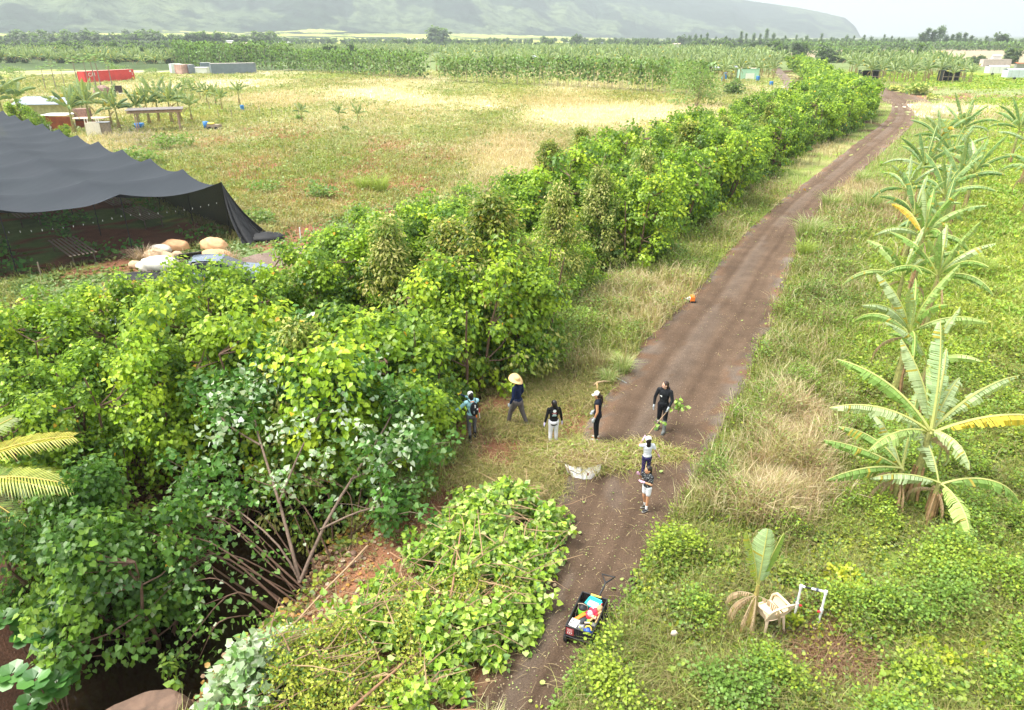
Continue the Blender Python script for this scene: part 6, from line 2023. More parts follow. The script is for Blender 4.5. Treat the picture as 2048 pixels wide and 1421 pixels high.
def person(label, px, py, h, face, pose=None, top=None, sleeve=1.0, legs=None, leglen=1.0, shoe=None, glove=None, skirt=0.0, tank=False,
           head_turn=0.0, head_tilt=0.0, child=False, wide=1.0, boots=None, skin=None, cuff=None, socks=None):
    """builds one person; pose joints are in the person's own frame (facing +y), unit height 1.66"""
    skin = skin or SKIN
    k = h / 1.66
    loc = gp(px, py)
    loc.z = hz(loc.x, loc.y) + (.035 if inpoly(np.array([loc.x]), np.array([loc.y]), ROAD)[0] else .0)
    t = thing('person', label, 'person', loc, R(face))
    hs = 1.18 if child else 1.0
    sw = .185 * wide; hw = .085
    J = dict(pel=(0, 0, .90), wst=(0, 0, 1.04), chs=(0, .0, 1.24), nek=(0, -.01, 1.40), hed=(0, .02, 1.535),
             shl=(-sw, 0, 1.345), shr=(sw, 0, 1.345), ell=(-sw - .05, -.03, 1.08), elr=(sw + .05, -.03, 1.08), wrl=(-sw - .06, .06, .85), wrr=(sw + .06, .06, .85),
             hpl=(-hw, 0, .88), hpr=(hw, 0, .88), knl=(-hw - .01, .02, .48), knr=(hw + .01, .02, .48), anl=(-hw - .02, -.01, .07), anr=(hw + .02, -.01, .07))
    J.update(pose or {})
    J = {a: np.array(b, float) * k for a, b in J.items()}
    Rh = np.array(Matrix.Rotation(R(head_turn), 3, 'Z') @ Matrix.Rotation(R(head_tilt), 3, 'X'))
    hc = J['hed']
    # --- body, one continuous skin
    mb = MB()
    mb.ell(hc, np.array((.074, .092, .105)) * k * hs, 18, rot=Rh)
    mb.ell(hc + Rh @ (np.array((0, .03, -.055)) * k * hs), np.array((.054, .062, .062)) * k * hs, 14, rot=Rh)
    mb.ell(hc + Rh @ (np.array((0, .096, -.015)) * k * hs), np.array((.013, .018, .022)) * k * hs, 8, rot=Rh)
    for s in (-1, 1): mb.ell(hc + Rh @ (np.array((s * .076, -.005, -.012)) * k * hs), np.array((.012, .02, .03)) * k * hs, 8, rot=Rh)
    cap(mb, J['nek'] - [0, 0, .02], hc - [0, 0, .05 * k], .052 * k, .048 * k)
    torso(mb, J, k, wide, 0)
    for s in 'lr':
        sd = -1 if s == 'l' else 1
        chain(mb, [J['sh' + s], J['el' + s], J['wr' + s]], [.050 * k, .038 * k, .026 * k])
        hand_shapes(mb, J['wr' + s], J['el' + s], k, -sd)
        chain(mb, [J['hp' + s], J['kn' + s], J['an' + s]], [.080 * k * wide, .052 * k, .036 * k])
        mb.ell(J['an' + s] + np.array([0, .05, -.035]) * k, np.array((.036, .10, .030)) * k, 10)
    remeshed('body', mb, .010 * max(k, .85), [skin], t, 2)
    # --- face details
    for s in (-1, 1):
        e = MB(); e.ell(hc + Rh @ (np.array((s * .030, .082, .008)) * k * hs), np.array((.010, .008, .006)) * k * hs, 8); e.build('eye', BK, t, True)
    e = MB(); e.ell(hc + Rh @ (np.array((0, .086, -.058)) * k * hs), np.array((.022, .008, .006)) * k * hs, 8); e.build('mouth', mat('lips', (.42, .12, .10)), t, True)
    # --- top
    if top:
        mb = MB(); torso(mb, J, k, wide, .012 * k, down=skirt)
        for s in 'lr':
            A, B, C_ = J['sh' + s], J['el' + s], J['wr' + s]
            if tank: continue
            if sleeve >= .99: chain(mb, [A, B, B + (C_ - B) * .93], [.060 * k, .050 * k, .037 * k])
            else: chain(mb, [A, A + (B - A) * sleeve * 2], [.062 * k, .056 * k])
        if not tank: cap(mb, J['nek'] - np.array([0, 0, .045 * k]), J['nek'] - [0, 0, .01], .062 * k, .055 * k)
        remeshed('shirt', mb, .012 * max(k, .85), [top], t, 2)
    if legs:
        mb = MB()
        mb.ell(J['pel'], np.array((.162 * wide, .120, .115)) * k, 16)
        mb.ell(J['pel'] + np.array([0, -.045, -.05]) * k, np.array((.14 * wide, .095, .10)) * k, 14)
        for s in 'lr':
            A, B, C_ = J['hp' + s], J['kn' + s], J['an' + s]
            loose = .014 if legs.get('loose') else .006
            if leglen > .95: chain(mb, [A, B, B + (C_ - B) * (.90 if not cuff else cuff)], [(.094 + loose) * k * wide, (.060 + loose) * k, (.040 + loose * 1.2) * k])
            else: chain(mb, [A, A + (B - A) * leglen], [.100 * k * wide, .085 * k])
        remeshed('trousers' if leglen > .95 else 'shorts', mb, .012 * max(k, .85), [legs['m']], t, 2)
    for s in 'lr':
        A = J['an' + s]
        if socks:
            e = MB(); cap(e, A + [0, 0, -.01], A + (J['kn' + s] - A) * .28, .042 * k, .046 * k); e.build('sock', socks, t, True)
        if boots:
            e = MB(); cap(e, A, A + (J['kn' + s] - A) * .72, .054 * k, .066 * k); e.ell(A + np.array([0, .06, -.02]) * k, np.array((.052, .135, .05)) * k, 12)
            e.box(A + np.array([0, .05, -.062]) * k, np.array((.09, .26, .02)) * k)
            remeshed('boot', e, .012, [boots], t, 1)
            e = MB(); e.box(A + (J['kn' + s] - A) * .62 + np.array([0, .064, 0]) * k, (.05 * k, .008, .03 * k)); e.build('boot_label', WH, t)
        elif shoe:
            e = MB(); e.ell(A + np.array([0, .055, -.030]) * k, np.array((.047, .125, .040)) * k, 14); e.ell(A + np.array([0, -.01, .0]) * k, np.array((.045, .055, .045)) * k, 12)
            e.build('shoe', shoe[0], t, True)
            e = MB(); e.ell(A + np.array([0, .055, -.055]) * k, np.array((.050, .132, .016)) * k, 14); e.build('shoe_sole', shoe[1], t, True)
        if glove and s in glove[1]:
            e = MB(); hand_shapes(e, J['wr' + s], J['el' + s], k, 1 if s == 'l' else -1, .004)
            cap(e, J['wr' + s] + (J['el' + s] - J['wr' + s]) * .10, J['wr' + s], .036 * k, .032 * k)
            remeshed('glove', e, .009, [glove[0]], t, 1)
    return t, J, k, hs, Rh, hc


def torso(mb, J, k, wide, g, down=0.0):
    c, w_, p = J['chs'], J['wst'], J['pel']
    ax = J['shr'] - J['shl']; a = math.atan2(ax[1], ax[0]); Rt = np.array(Matrix.Rotation(a, 3, 'Z'))
    mb.ell(c + [0, 0, .01 * k], (np.array((.160 * wide, .105, .155)) * k + g), 18, rot=Rt)
    mb.ell((c + w_) / 2, (np.array((.140 * wide, .100, .13)) * k + g), 16, rot=Rt)
    mb.ell(w_, (np.array((.128 * wide, .094, .13)) * k + g), 16)
    mb.ell(p + [0, 0, .03 * k], (np.array((.150 * wide, .110, .10)) * k + g), 16)
    if down: mb.ell(p - [0, 0, down * k], (np.array((.155 * wide, .118, .08)) * k + g), 16)
    cap(mb, J['shl'] * .96 + c * .04, J['shr'] * .96 + c * .04, .052 * k + g, .052 * k + g)
    cap(mb, (J['shl'] + J['nek']) / 2, (J['shr'] + J['nek']) / 2, .050 * k + g, .050 * k + g)


def hair(t, hc, k, hs, Rh, m, long=0.0, pony=None, back=.0, name='hair'):
    mb = MB()
    mb.ell(hc + Rh @ (np.array((0, -.018, .022)) * k * hs), np.array((.083, .096, .100)) * k * hs, 18, rot=Rh)
    mb.ell(hc + Rh @ (np.array((0, -.050, -.03)) * k * hs), np.array((.076, .062, .085)) * k * hs, 14, rot=Rh)
    if long:
        mb.ell(hc + Rh @ (np.array((0, -.075, -.06 - long * .5)) * k * hs), np.array((.070, .035, .06 + long * .55)) * k * hs, 14, rot=Rh)
    if pony:
        P = [hc + Rh @ (np.array(q) * k * hs) for q in pony]
        mb.tube(P, np.array([.022, .034, .032, .022, .006][:len(P)]) * k * hs, 8)
    return remeshed(name, mb, .010, [m], t, 1)


def cap_hat(t, hc, k, hs, Rh, m, brim=True, m2=None):
    mb = MB(); mb.lathe([(.088, 0), (.092, .03), (.082, .075), (.052, .105), (.0, .114)], (0, 0, 0), 18)
    V = np.concatenate(mb.V) * k * hs @ Rh.T + (hc + Rh @ (np.array((0, -.005, .018)) * k * hs)); mb.V = [V]
    c_ = mb.build('cap', m, t, True)
    if brim:
        b = MB(); b.grid(lambda a, q: ((a - .5) * .15 * (1 - .25 * q), .075 + .085 * q * math.sin(math.pi * (.15 + .7 * a)) ** .5, .03 - .022 * (2 * a - 1) ** 2 - .01 * q), 10, 4)
        b.grid(lambda a, q: ((.5 - a) * .15 * (1 - .25 * q), .075 + .085 * q * math.sin(math.pi * (.15 + .7 * a)) ** .5, .024 - .022 * (2 * a - 1) ** 2 - .01 * q), 10, 4)
        V = np.concatenate(b.V) * k * hs @ Rh.T + (hc + Rh @ (np.array((0, -.005, .0)) * k * hs)); b.V = [V]
        b.build('cap_brim', m2 or m, t, True)
    return c_


def cloth(name, c, var=.25, sc=9, **kw): return mat(name, c, var=var, scale=sc, rough=.85, bump=.15, spec=.2, **kw)


def dotted(name, base, dots, scale=26, lo=.16, hi=.22):
    if name in MATS: return MATS[name]
    m, t, b, out = nodes_of(name)
    tc = N(t, 'ShaderNodeTexCoord'); vo = N(t, 'ShaderNodeTexVoronoi'); vo.inputs['Scale'].default_value = scale
    t.links.new(tc.outputs['Object'], vo.inputs['Vector'])
    c = mul(t, dots, base, 'MIX', ramp(t, vo.outputs['Distance'], [(lo, 0), (hi, 1)]))
    t.links.new(c, b.inputs['Base Color']); b.inputs['Roughness'].default_value = .85
    MATS[name] = m
    return m


GLV = mat('grey_work_glove', (.42, .46, .50), var=.3, scale=20)
PINKG = mat('pink_glove', (.72, .42, .60), var=.2, scale=20)

# 1 backpack person: back to us, left arm out low to the branches, right arm raised forward
LB = cloth('light_blue_shirt', (.36, .66, .74)); GREYLEG = mat('grey_mottled_leggings', (.12, .12, .135), var=.7, scale=38, rough=.8)
t, J, k, hs, Rh, hc = person('person in light blue long-sleeved top with black backpack, reaching into the hedge', 945, 880, 1.60, 22,
    dict(ell=(-.38, .10, 1.10), wrl=(-.60, .22, 1.00), elr=(.10, .30, 1.26), wrr=(-.05, .46, 1.30), hed=(-.01, .05, 1.52), anl=(-.10, -.10, .07), anr=(.13, .12, .07), knr=(.11, .12, .48)),
    top=LB, legs=dict(m=GREYLEG), cuff=.72, shoe=(BK, WH), glove=(mat('navy_glove', (.02, .03, .09)), 'lr'), head_turn=12)
for s in 'lr':
    e = MB(); A = J['an' + s]; cap(e, A, A + (J['kn' + s] - A) * .35, .042 * k, .050 * k); e.build('legging_cuff', BK, t, True)
hair(t, hc, k, hs, Rh, BLACKHAIR, long=.10)
mb = MB(); mb.lathe([(.090, 0), (.092, .03), (.075, .075), (.03, .10), (.0, .104)], (0, 0, 0), 16); mb.V = [np.concatenate(mb.V) * k @ Rh.T + hc + Rh @ np.array([0, .015, .03])]; mb.build('white_cap', cloth('white_cotton', (.80, .80, .80), .1), t, True)
bp_ = np.array(J['chs']); 
pk = thing('backpack', 'black backpack with white marks and an orange tag, worn by the person in light blue', 'backpack', t.location, R(22))
mb = MB(); mb.ell(bp_ + [.02, -.18, -.07], (.125, .085, .23), 18); mb.ell(bp_ + [.02, -.235, -.13], (.10, .05, .15), 14)
remeshed('pack_body', mb, .012, [cloth('black_nylon', (.014, .016, .020))], pk, 2)
for s in (-1, 1):
    mb = MB(); mb.tube([bp_ + [s * .08, -.12, .14], bp_ + [s * .11, -.02, .175], bp_ + [s * .12, .10, .12], bp_ + [s * .13, .12, -.05], bp_ + [s * .13, -.10, -.20]], .016, 6); mb.build('shoulder_strap', BK, pk, True)
for q, sz, m_ in [((.02, -.27, .06), (.03, .012, .09), WH), ((.09, -.262, -.05), (.045, .012, .04), WH), ((-.02, -.28, -.12), (.02, .012, .08), GLV), ((.05, -.275, -.26), (.03, .02, .08), OR), ((-.03, -.16, .17), (.10, .02, .02), OR)]:
    mb = MB(); mb.box(bp_ + q, sz); mb.build('pack_trim', m_, pk)
mb = MB(); mb.tube([bp_ + [.17, -.16, -.15], bp_ + [.20, -.14, -.42]], .012, 6); mb.build('side_pole', WH, pk)
mb = MB(); mb.tube([bp_ + [.17, -.17, -.10], bp_ + [.185, -.16, -.22]], .017, 6); mb.build('pole_grip', RED, pk)

# 2 straw hat
t, J, k, hs, Rh, hc = person('person in navy long-sleeved shirt and wide straw hat, striding left in grey trousers', 1035, 853, 1.70, 55,
    dict(anl=(-.12, .26, .07), anr=(.16, -.24, .07), knl=(-.10, .18, .48), knr=(.13, -.08, .47), pel=(0, 0, .86), hpl=(-.085, 0, .84), hpr=(.085, 0, .84), hed=(0, .07, 1.50), chs=(0, .02, 1.22),
         ell=(-.25, -.02, 1.07), wrl=(-.24, .10, .83), elr=(.25, .0, 1.07), wrr=(.20, .12, .85)),
    top=cloth('navy_shirt', (.010, .018, .055)), legs=dict(m=cloth('grey_trousers', (.115, .10, .10)), loose=True), shoe=(mat('teal_shoe', (.10, .42, .40)), WH), glove=(GLV, 'lr'), wide=1.06)
hair(t, hc, k, hs, Rh, BLACKHAIR)
STRAW = mat('straw_weave', (.72, .48, .22), var=.2, scale=30, bump=.3)
ht = thing('straw_hat', 'wide-brimmed straw hat worn by the person in navy', 'hat', t.location, R(55))
mb = MB(); mb.lathe([(.10, .0), (.155, .0), (.215, -.018), (.235, -.012), (.235, -.006), (.155, .012), (.10, .014), (.098, .05), (.090, .095), (.055, .115), (0, .11)], (0, 0, 0), 28)
V = np.concatenate(mb.V); V[:, 2] += .035 * np.sin(np.arctan2(V[:, 1], V[:, 0]) * 2) * np.clip((np.hypot(V[:, 0], V[:, 1]) - .11) / .12, 0, 1)
Rt = np.array(Matrix.Rotation(R(26), 3, 'X')); mb.V = [V @ Rt.T + hc + [0, -.02, .055]]
mb.build('hat_shell', STRAW, ht, True)

# 3 child in black sweatshirt
t, J, k, hs, Rh, hc = person('child in black sweatshirt with a white print on the back and pale trousers', 1106, 887, 1.43, 8,
    dict(ell=(-.24, -.02, 1.10), wrl=(-.30, -.02, .86), elr=(.25, 0, 1.10), wrr=(.29, .03, .86)), top=cloth('black_sweatshirt', (.010, .010, .012)), legs=dict(m=cloth('pale_grey_sweatpants', (.70, .70, .76), .08), loose=True),
    shoe=(BK, WH), glove=(mat('lilac_glove', (.55, .50, .72)), 'lr'), child=True, skirt=.10, head_turn=18)
hair(t, hc, k, hs, Rh, BLACKHAIR, pony=[(.03, -.09, -.02), (.05, -.13, -.10), (.09, -.13, -.22), (.11, -.12, -.32)])
PW = mat('shirt_print_white', (.75, .78, .78), var=.1); PR = mat('shirt_print_red', (.45, .10, .10)); PT = mat('shirt_print_teal', (.35, .60, .58))
mb = MB(); bk = J['chs'] + np.array([0, -.112 * k - .012, .03 * k])
mb.lathe([(.0, 0), (.048, 0), (.048, .006), (0, .006)], bk + [0, -.012, .05], 16, rot=np.array(Matrix.Rotation(R(90), 3, 'X'))); mb.build('back_print_disc', PW, t)
for dz, wd_, m_ in [(-.025, .15, PR), (-.052, .09, PW), (-.078, .11, PW), (-.10, .13, PT), (-.118, .12, PT)]:
    mb = MB(); mb.tube([bk + [(a_ - .5) * wd_, .004 - .03 * 0, dz - .008 * math.sin(a_ * 18)] for a_ in np.linspace(0, 1, 9)], .006, 5); mb.build('back_print_line', m_, t)

# 4 woman in tank top
BLK = cloth('black_leggings', (.010, .011, .016)); NVT = cloth('black_tank_top', (.012, .015, .026))
TAN = mat('tanned_skin', (.56, .29, .16), var=.06, rough=.5)
t, J, k, hs, Rh, hc = person('woman in black tank top and pale mesh cap facing left, dark ponytail', 1192, 882, 1.62, 72,
    dict(ell=(-.23, -.03, 1.08), wrl=(-.22, .05, .84), elr=(.23, -.02, 1.08), wrr=(.20, .14, .88), hed=(0, .05, 1.53)), top=NVT, tank=True, legs=dict(m=BLK), shoe=(mat('grey_shoe', (.5, .47, .42)), OR), glove=(GLV, 'lr'), skin=TAN, head_tilt=-6)
hair(t, hc, k, hs, Rh, BROWNHAIR, pony=[(0, -.09, .02), (0, -.14, -.02), (0, -.16, -.12), (.0, -.15, -.24), (0, -.13, -.30)])
cap_hat(t, hc, k, hs, Rh, cloth('pale_mesh_cap', (.68, .66, .60), .15, 40))

# 5 woman with boots
FAIR = mat('fair_skin', (.62, .38, .28), var=.06, rough=.5)
t, J, k, hs, Rh, hc = person('woman in black jacket, leggings and grey rubber boots holding a leafy branch', 1322, 862, 1.68, 150,
    dict(ell=(-.26, .05, 1.10), wrl=(-.22, .20, .93), elr=(.27, .02, 1.08), wrr=(.26, .10, .86), anl=(-.12, .12, .07), anr=(.12, -.03, .07), hed=(0, .02, 1.54)),
    top=cloth('black_jacket', (.012, .014, .018)), legs=dict(m=BLK), boots=mat('grey_rubber', (.13, .14, .14), rough=.45), glove=(GLV, 'lr'), skin=FAIR, head_turn=-48)
hair(t, hc, k, hs, Rh, BROWNHAIR, long=.07)
mb = MB(); q = J['chs'] + np.array([.07, .118, -.04]) * k
mb.box(q, (.06, .012, .022)); mb.box(q + [-.02, 0, -.022], (.02, .012, .018)); mb.build('chest_logo', PW, t)
pk = thing('backpack', 'small navy backpack behind the shoulders of the woman in boots', 'backpack', t.location, R(150))
mb = MB(); mb.ell(J['chs'] + np.array([0, -.17, .0]) * k, (.13, .07, .20), 16); remeshed('pack_body', mb, .012, [cloth('navy_nylon', (.012, .014, .045))], pk, 1)
# branch in her hand
M3 = Matrix.Rotation(R(150), 3, 'Z'); hw_ = np.array(M3 @ Vector(J['wrl'])) ; base = np.array(t.location)
A = base + hw_ + [0, 0, -.07]
tip = A + np.array([-.62, -.38, -.62]); back = A + np.array([.30, .12, .12])
br = thing('held_branch', 'leafy cut branch held by the woman in boots, its end near the ground', 'branch', A)
mb = MB(); limb(mb, [tip - A, (tip - A) * .5 + [0, 0, .03], (0, 0, 0), back - A], .012, .007, 6); mb.build('stem', PALEB, br, True)
cs = [back - A + r.normal(size=3) * .10 for _ in range(8)] + [(tip - A) * .55 + r.normal(size=3) * .06 for _ in range(2)]
cloud_obj('leaves', [leaf_cloud(r, cs, 6, .11, .11, [(.24, .42, .05), (.34, .50, .08), (.40, .52, .16)])], CROWN_MAT, br)
# and a second, leafy bundle in the hedge-reacher's hand
A = np.array(at(905, 845, .85))
br = thing('held_branch', 'leafy green twig bunch below the hand of the person in light blue', 'branch', A)
mb = MB(); limb(mb, [(0, 0, .15), (.05, -.02, -.05), (.0, -.05, -.3)], .01, .006, 5); mb.build('stem', BARK, br)
cloud_obj('leaves', [leaf_cloud(r, [np.array([r.normal() * .12, r.normal() * .1, -.15 + r.normal() * .12]) for _ in range(9)], 6, .12, .10, [(.20, .38, .04), (.28, .46, .06)])], CROWN_MAT, br)

# 6 girl with white cap
t, J, k, hs, Rh, hc = person('girl in white T-shirt and white cap, one pink-gloved hand raised to her cap', 1290, 958, 1.27, 5,
    dict(ell=(-.30, .08, 1.30), wrl=(-.16, .12, 1.52), elr=(.28, -.02, 1.12), wrr=(.40, .02, .92)), top=cloth('white_tshirt', (.62, .66, .70), .06), sleeve=.30, legs=dict(m=dotted('navy_leggings_with_dots', (.012, .018, .09), (.6, .2, .25))),
    shoe=(BK, WH), glove=(PINKG, 'lr'), child=True)
hair(t, hc, k, hs, Rh, BLACKHAIR, long=.14)
cap_hat(t, hc, k, hs, Rh, cloth('white_cap_cloth', (.82, .80, .80), .05), True, cloth('pink_brim', (.75, .40, .42), .1))

# 7 girl in floral tee
t, J, k, hs, Rh, hc = person('girl in black patterned T-shirt, white shorts and black-white sneakers looking left', 1290, 1020, 1.28, 120,
    dict(ell=(-.23, .05, 1.10), wrl=(-.05, .22, 1.16), elr=(.24, .08, 1.12), wrr=(.16, .26, 1.36), anl=(-.10, .04, .07), anr=(.10, -.08, .07)), top=dotted('black_tee_with_white_motifs', (.014, .016, .020), (.50, .55, .55), 34, .2, .3), sleeve=.34,
    legs=dict(m=cloth('white_shorts_cloth', (.74, .76, .80), .06)), leglen=.60, shoe=(mat('black_canvas', (.03, .03, .035), var=.2), WH), glove=(PINKG, 'lr'), child=True, head_turn=-15, skin=TAN, socks=cloth('white_sock', (.78, .78, .78), .05))
hair(t, hc, k, hs, Rh, BLACKHAIR, long=.20)

# ================================================================== garden cart and its load
p = gp(1172, 1262); CARTZ = R(-24)
t = thing('garden_cart', 'black mesh garden cart with four wheels parked on the road', 'cart', p, CARTZ)
CX, CYL, ZB, ZT = .27, .50, .24, .50
FR = mat('black_steel', (.022, .023, .026), rough=.45, var=.15)
m, tt_, b_, out = nodes_of('black_wire_mesh'); tt_.nodes.remove(b_)
tc = N(tt_, 'ShaderNodeTexCoord'); ck = N(tt_, 'ShaderNodeTexChecker'); ck.inputs['Scale'].default_value = 110
tt_.links.new(tc.outputs['Object'], ck.inputs['Vector'])
dd = N(tt_, 'ShaderNodeBsdfDiffuse'); dd.inputs[0].default_value = (.03, .03, .033, 1); tr = N(tt_, 'ShaderNodeBsdfTransparent'); mx = N(tt_, 'ShaderNodeMixShader')
rp = ramp(tt_, ck.outputs['Fac'], [(0, .55), (1, 1)]); tt_.links.new(rp, mx.inputs[0]); tt_.links.new(tr.outputs[0], mx.inputs[1]); tt_.links.new(dd.outputs[0], mx.inputs[2]); tt_.links.new(mx.outputs[0], out.inputs['Surface'])
MESHM = m
mb = MB()
for z in (ZB, ZT):
    for a, b in (((-CX, -CYL), (CX, -CYL)), ((CX, -CYL), (CX, CYL)), ((CX, CYL), (-CX, CYL)), ((-CX, CYL), (-CX, -CYL))):
        mb.tube([(*a, z), (*b, z)], .013, 8)
for x, y in ((-CX, -CYL), (CX, -CYL), (CX, CYL), (-CX, CYL), (-CX, 0), (CX, 0), (0, -CYL), (0, CYL), (CX, -.25), (CX, .25), (-CX, -.25), (-CX, .25)):
    mb.tube([(x, y, ZB), (x, y, ZT)], .010, 6)
mb.build('frame', FR, t, True)
for nm, c_, s_ in [('side_panel', (-CX, 0, (ZB + ZT) / 2), (.004, 2 * CYL, ZT - ZB - .02)), ('side_panel', (CX, 0, (ZB + ZT) / 2), (.004, 2 * CYL, ZT - ZB - .02)), ('end_panel', (0, -CYL, (ZB + ZT) / 2), (2 * CX, .004, ZT - ZB - .02)), ('end_panel', (0, CYL, (ZB + ZT) / 2), (2 * CX, .004, ZT - ZB - .02)), ('floor_panel', (0, 0, ZB + .004), (2 * CX, 2 * CYL, .004))]:
    mb = MB(); mb.box(c_, s_); mb.build(nm, MESHM if nm != 'floor_panel' else FR, t)
for y in (-.38, .38):
    mb = MB(); mb.tube([(-CX, y, .13), (CX, y, .13)], .012, 6); mb.bar((-.1, y, .13), (-.1, y, ZB), .03); mb.bar((.1, y, .13), (.1, y, ZB), .03); mb.build('axle', FR, t)
    for x in (-CX - .01, CX + .01):
        w_ = MB(); w_.lathe([(.075, -.035), (.12, -.04), (.13, -.02), (.13, .02), (.12, .04), (.075, .035)], (x, y, .13), 18, rot=np.array(Matrix.Rotation(R(90), 3, 'Y')))
        wo = w_.build('wheel', mat('tyre_rubber', (.015, .015, .016), rough=.8), t, True)
        w_ = MB(); w_.lathe([(0, -.03), (.075, -.03), (.078, 0), (.075, .03), (0, .03)], (x, y, .13), 14, rot=np.array(Matrix.Rotation(R(90), 3, 'Y'))); w_.build('rim', FR, wo, True)
hd_ = MB(); hd_.tube([(0, CYL, .22), (.06, .72, .40), (.10, .92, .52)], .020, 7)
q = np.array([.10, .92, .52]); hd_.tube([q, q + [-.13, .15, .07], q + [.15, .17, .07], q], .022, 7); hd_.build('pull_handle', FR, t, True)
mb = MB(); mb.tube([(-.08, CYL + .001, ZT), (.14, CYL + .001, ZT)], .019, 8); mb.build('yellow_sleeve', mat('yellow_plastic', (.90, .62, .10), rough=.4), t)
mb = MB(); mb.box((-.18, -CYL - .010, .385), (.16, .006, .17)); sg = mb.build('info_plate', mat('dark_red_card', (.28, .03, .035), var=.1), t)
for dz, wd_, dx_ in [(.06, .11, 0), (.04, .09, -.01), (.02, .11, 0), (-.005, .10, 0), (-.06, .08, -.01)]:
    mb = MB(); mb.box((-.18 + dx_, -CYL - .0145, .385 + dz), (wd_, .002, .008)); mb.build('plate_line', mat('pink_print', (.75, .45, .45)), sg)
for dx_ in (-.04, 0, .04):
    mb = MB(); mb.ell((-.18 + dx_, -CYL - .0145, .385 - .03), (.012, .003, .012), 8); mb.build('plate_icon', WH, sg)
M4 = Matrix.Translation(p) @ Matrix.Rotation(CARTZ, 4, 'Z')


def load(name, label, cat, x, y, z, rz=0):
    v = M4 @ Vector((x, y, z)); return thing(name, label, cat, v, CARTZ + rz)


FZ = ZB + .008
t = load('tool_case', 'teal plastic case with white label and red latches in the cart', 'case', .02, .33, FZ + .05, R(-10))
TEAL = mat('teal_plastic', (.03, .44, .48), rough=.4, var=.06)
mb = MB(); mb.box((0, 0, .10), (.30, .26, .12)); mb.tube([(-.13, .13, .17), (.13, .13, .17)], .02, 8); mb.tube([(-.13, -.13, .17), (.13, -.13, .17)], .012, 8); mb.build('case_shell', TEAL, t)
mb = MB(); mb.box((.01, -.03, .164), (.20, .14, .006)); lb = mb.build('case_label', WH, t)
mb = MB(); mb.box((-.05, .02, .1685), (.05, .02, .003)); mb.build('label_mark', BLUE, lb)
for y_ in (.07, -.07):
    mb = MB(); mb.box((.155, y_, .13), (.02, .05, .06)); mb.build('latch', RED, t)
t = load('water_jug', 'lime green drink cooler with black screw lid and cord handle in the cart', 'cooler', -.12, .10, FZ)
LIME = mat('lime_plastic', (.22, .68, .06), rough=.35, var=.05)
mb = MB(); mb.lathe([(0, 0), (.085, 0), (.095, .03), (.095, .20), (.088, .24), (0, .24)], (0, 0, 0), 20); mb.build('jug_body', LIME, t, True)
mb = MB(); mb.lathe([(.092, .23), (.09, .28), (.05, .29), (.045, .31), (0, .31)], (0, 0, 0), 20); mb.build('jug_lid', BK, t, True)
mb = MB(); mb.ell((.03, -.085, .14), (.035, .018, .04), 12); mb.build('jug_mark', WH, t, True)
mb = MB(); mb.tube([(-.09, 0, .24), (-.10, -.02, .33), (0, -.03, .37), (.10, -.02, .33), (.09, 0, .24)], .006, 6); mb.tube([(-.09, 0, .24), (-.13, -.05, .1), (-.10, -.16, .02)], .006, 6); mb.build('jug_cord', mat('tan_cord', (.55, .42, .30)), t, True)
t = load('cloth_bundle', 'crumpled red and pink cloth bundle in the middle of the cart', 'cloth', .06, .10, FZ)
mb = MB(); mb.ell((0, 0, .12), (.12, .12, .12), 18, jit=.5, seed=1); mb.ell((.05, .07, .14), (.08, .09, .09), 16, jit=.5, seed=2); mb.build('red_cloth', mat('red_cloth', (.62, .03, .07), var=.3, scale=10), t, True)
mb = MB(); mb.ell((-.02, -.06, .18), (.07, .07, .07), 16, jit=.5, seed=5); mb.build('pink_cloth', mat('pink_cloth', (.80, .42, .44), var=.3, scale=12), t, True)
t = load('blade_sheath', 'orange tool sheath lying across the cart', 'sheath', -.10, -.10, FZ + .16, R(-30))
mb = MB(); mb.box((0, 0, .03), (.07, .30, .03)); mb.box((0, .15, .03), (.055, .05, .03)); mb.build('sheath_body', OR, t)
mb = MB(); mb.ell((.03, -.05, -.03), (.10, .18, .05), 14, jit=.3, seed=4); mb.build('sheath_pouch', mat('dark_pouch', (.05, .055, .065)), t, True)
t = load('mallet', 'wooden mallet with red band leaning in the cart', 'mallet', .17, .05, FZ + .14, R(-28))
mb = MB(); mb.tube([(0, -.22, .0), (0, .16, .06)], .020, 8); mb.build('handle', WD, t); mb = MB(); mb.tube([(0, -.02, .04), (0, .05, .05)], .026, 8); mb.build('band', RED, t)
mb = MB(); mb.tube([(-.06, -.08, .05), (.06, -.05, .05)], .030, 10); mb.build('cross_piece', mat('pale_pink_wood', (.70, .42, .30)), t)
t = load('straw_bundle', 'tan rope bundle at the far side of the cart', 'rope', .19, .25, FZ + .13)
mb = MB(); mb.ell((0, 0, .06), (.07, .08, .08), 14, jit=.2, seed=8); mb.build('tan_coil', mat('tan_sisal', (.50, .32, .16), var=.3, scale=30, bump=.4), t, True)
mb = MB(); mb.tube([(-.05, .0, .08), (-.12, .02, .12), (-.15, -.05, .08), (-.10, -.08, .1)], .012, 6); mb.build('white_loop', PVC, t, True)
t = load('hand_trowel', 'green-handled spade grip standing in the cart', 'spade', .07, -.19, FZ + .12, R(20))
GRN = mat('green_plastic', (.02, .24, .11), rough=.4)
mb = MB(); mb.tube([(-.045, 0, .06), (0, .05, .03), (.045, 0, .06)], .014, 7); mb.bar((0, .05, .03), (.0, .14, 0), .03); mb.build('grip_yoke', GRN, t); mb = MB(); mb.tube([(-.055, -.01, .065), (.055, -.01, .065)], .018, 8); mb.build('grip_bar', mat('pale_grip', (.72, .60, .42)), t)
t = load('spade', 'grey metal spade head with wooden shaft along the side of the cart', 'spade', .21, -.09, FZ + .12)
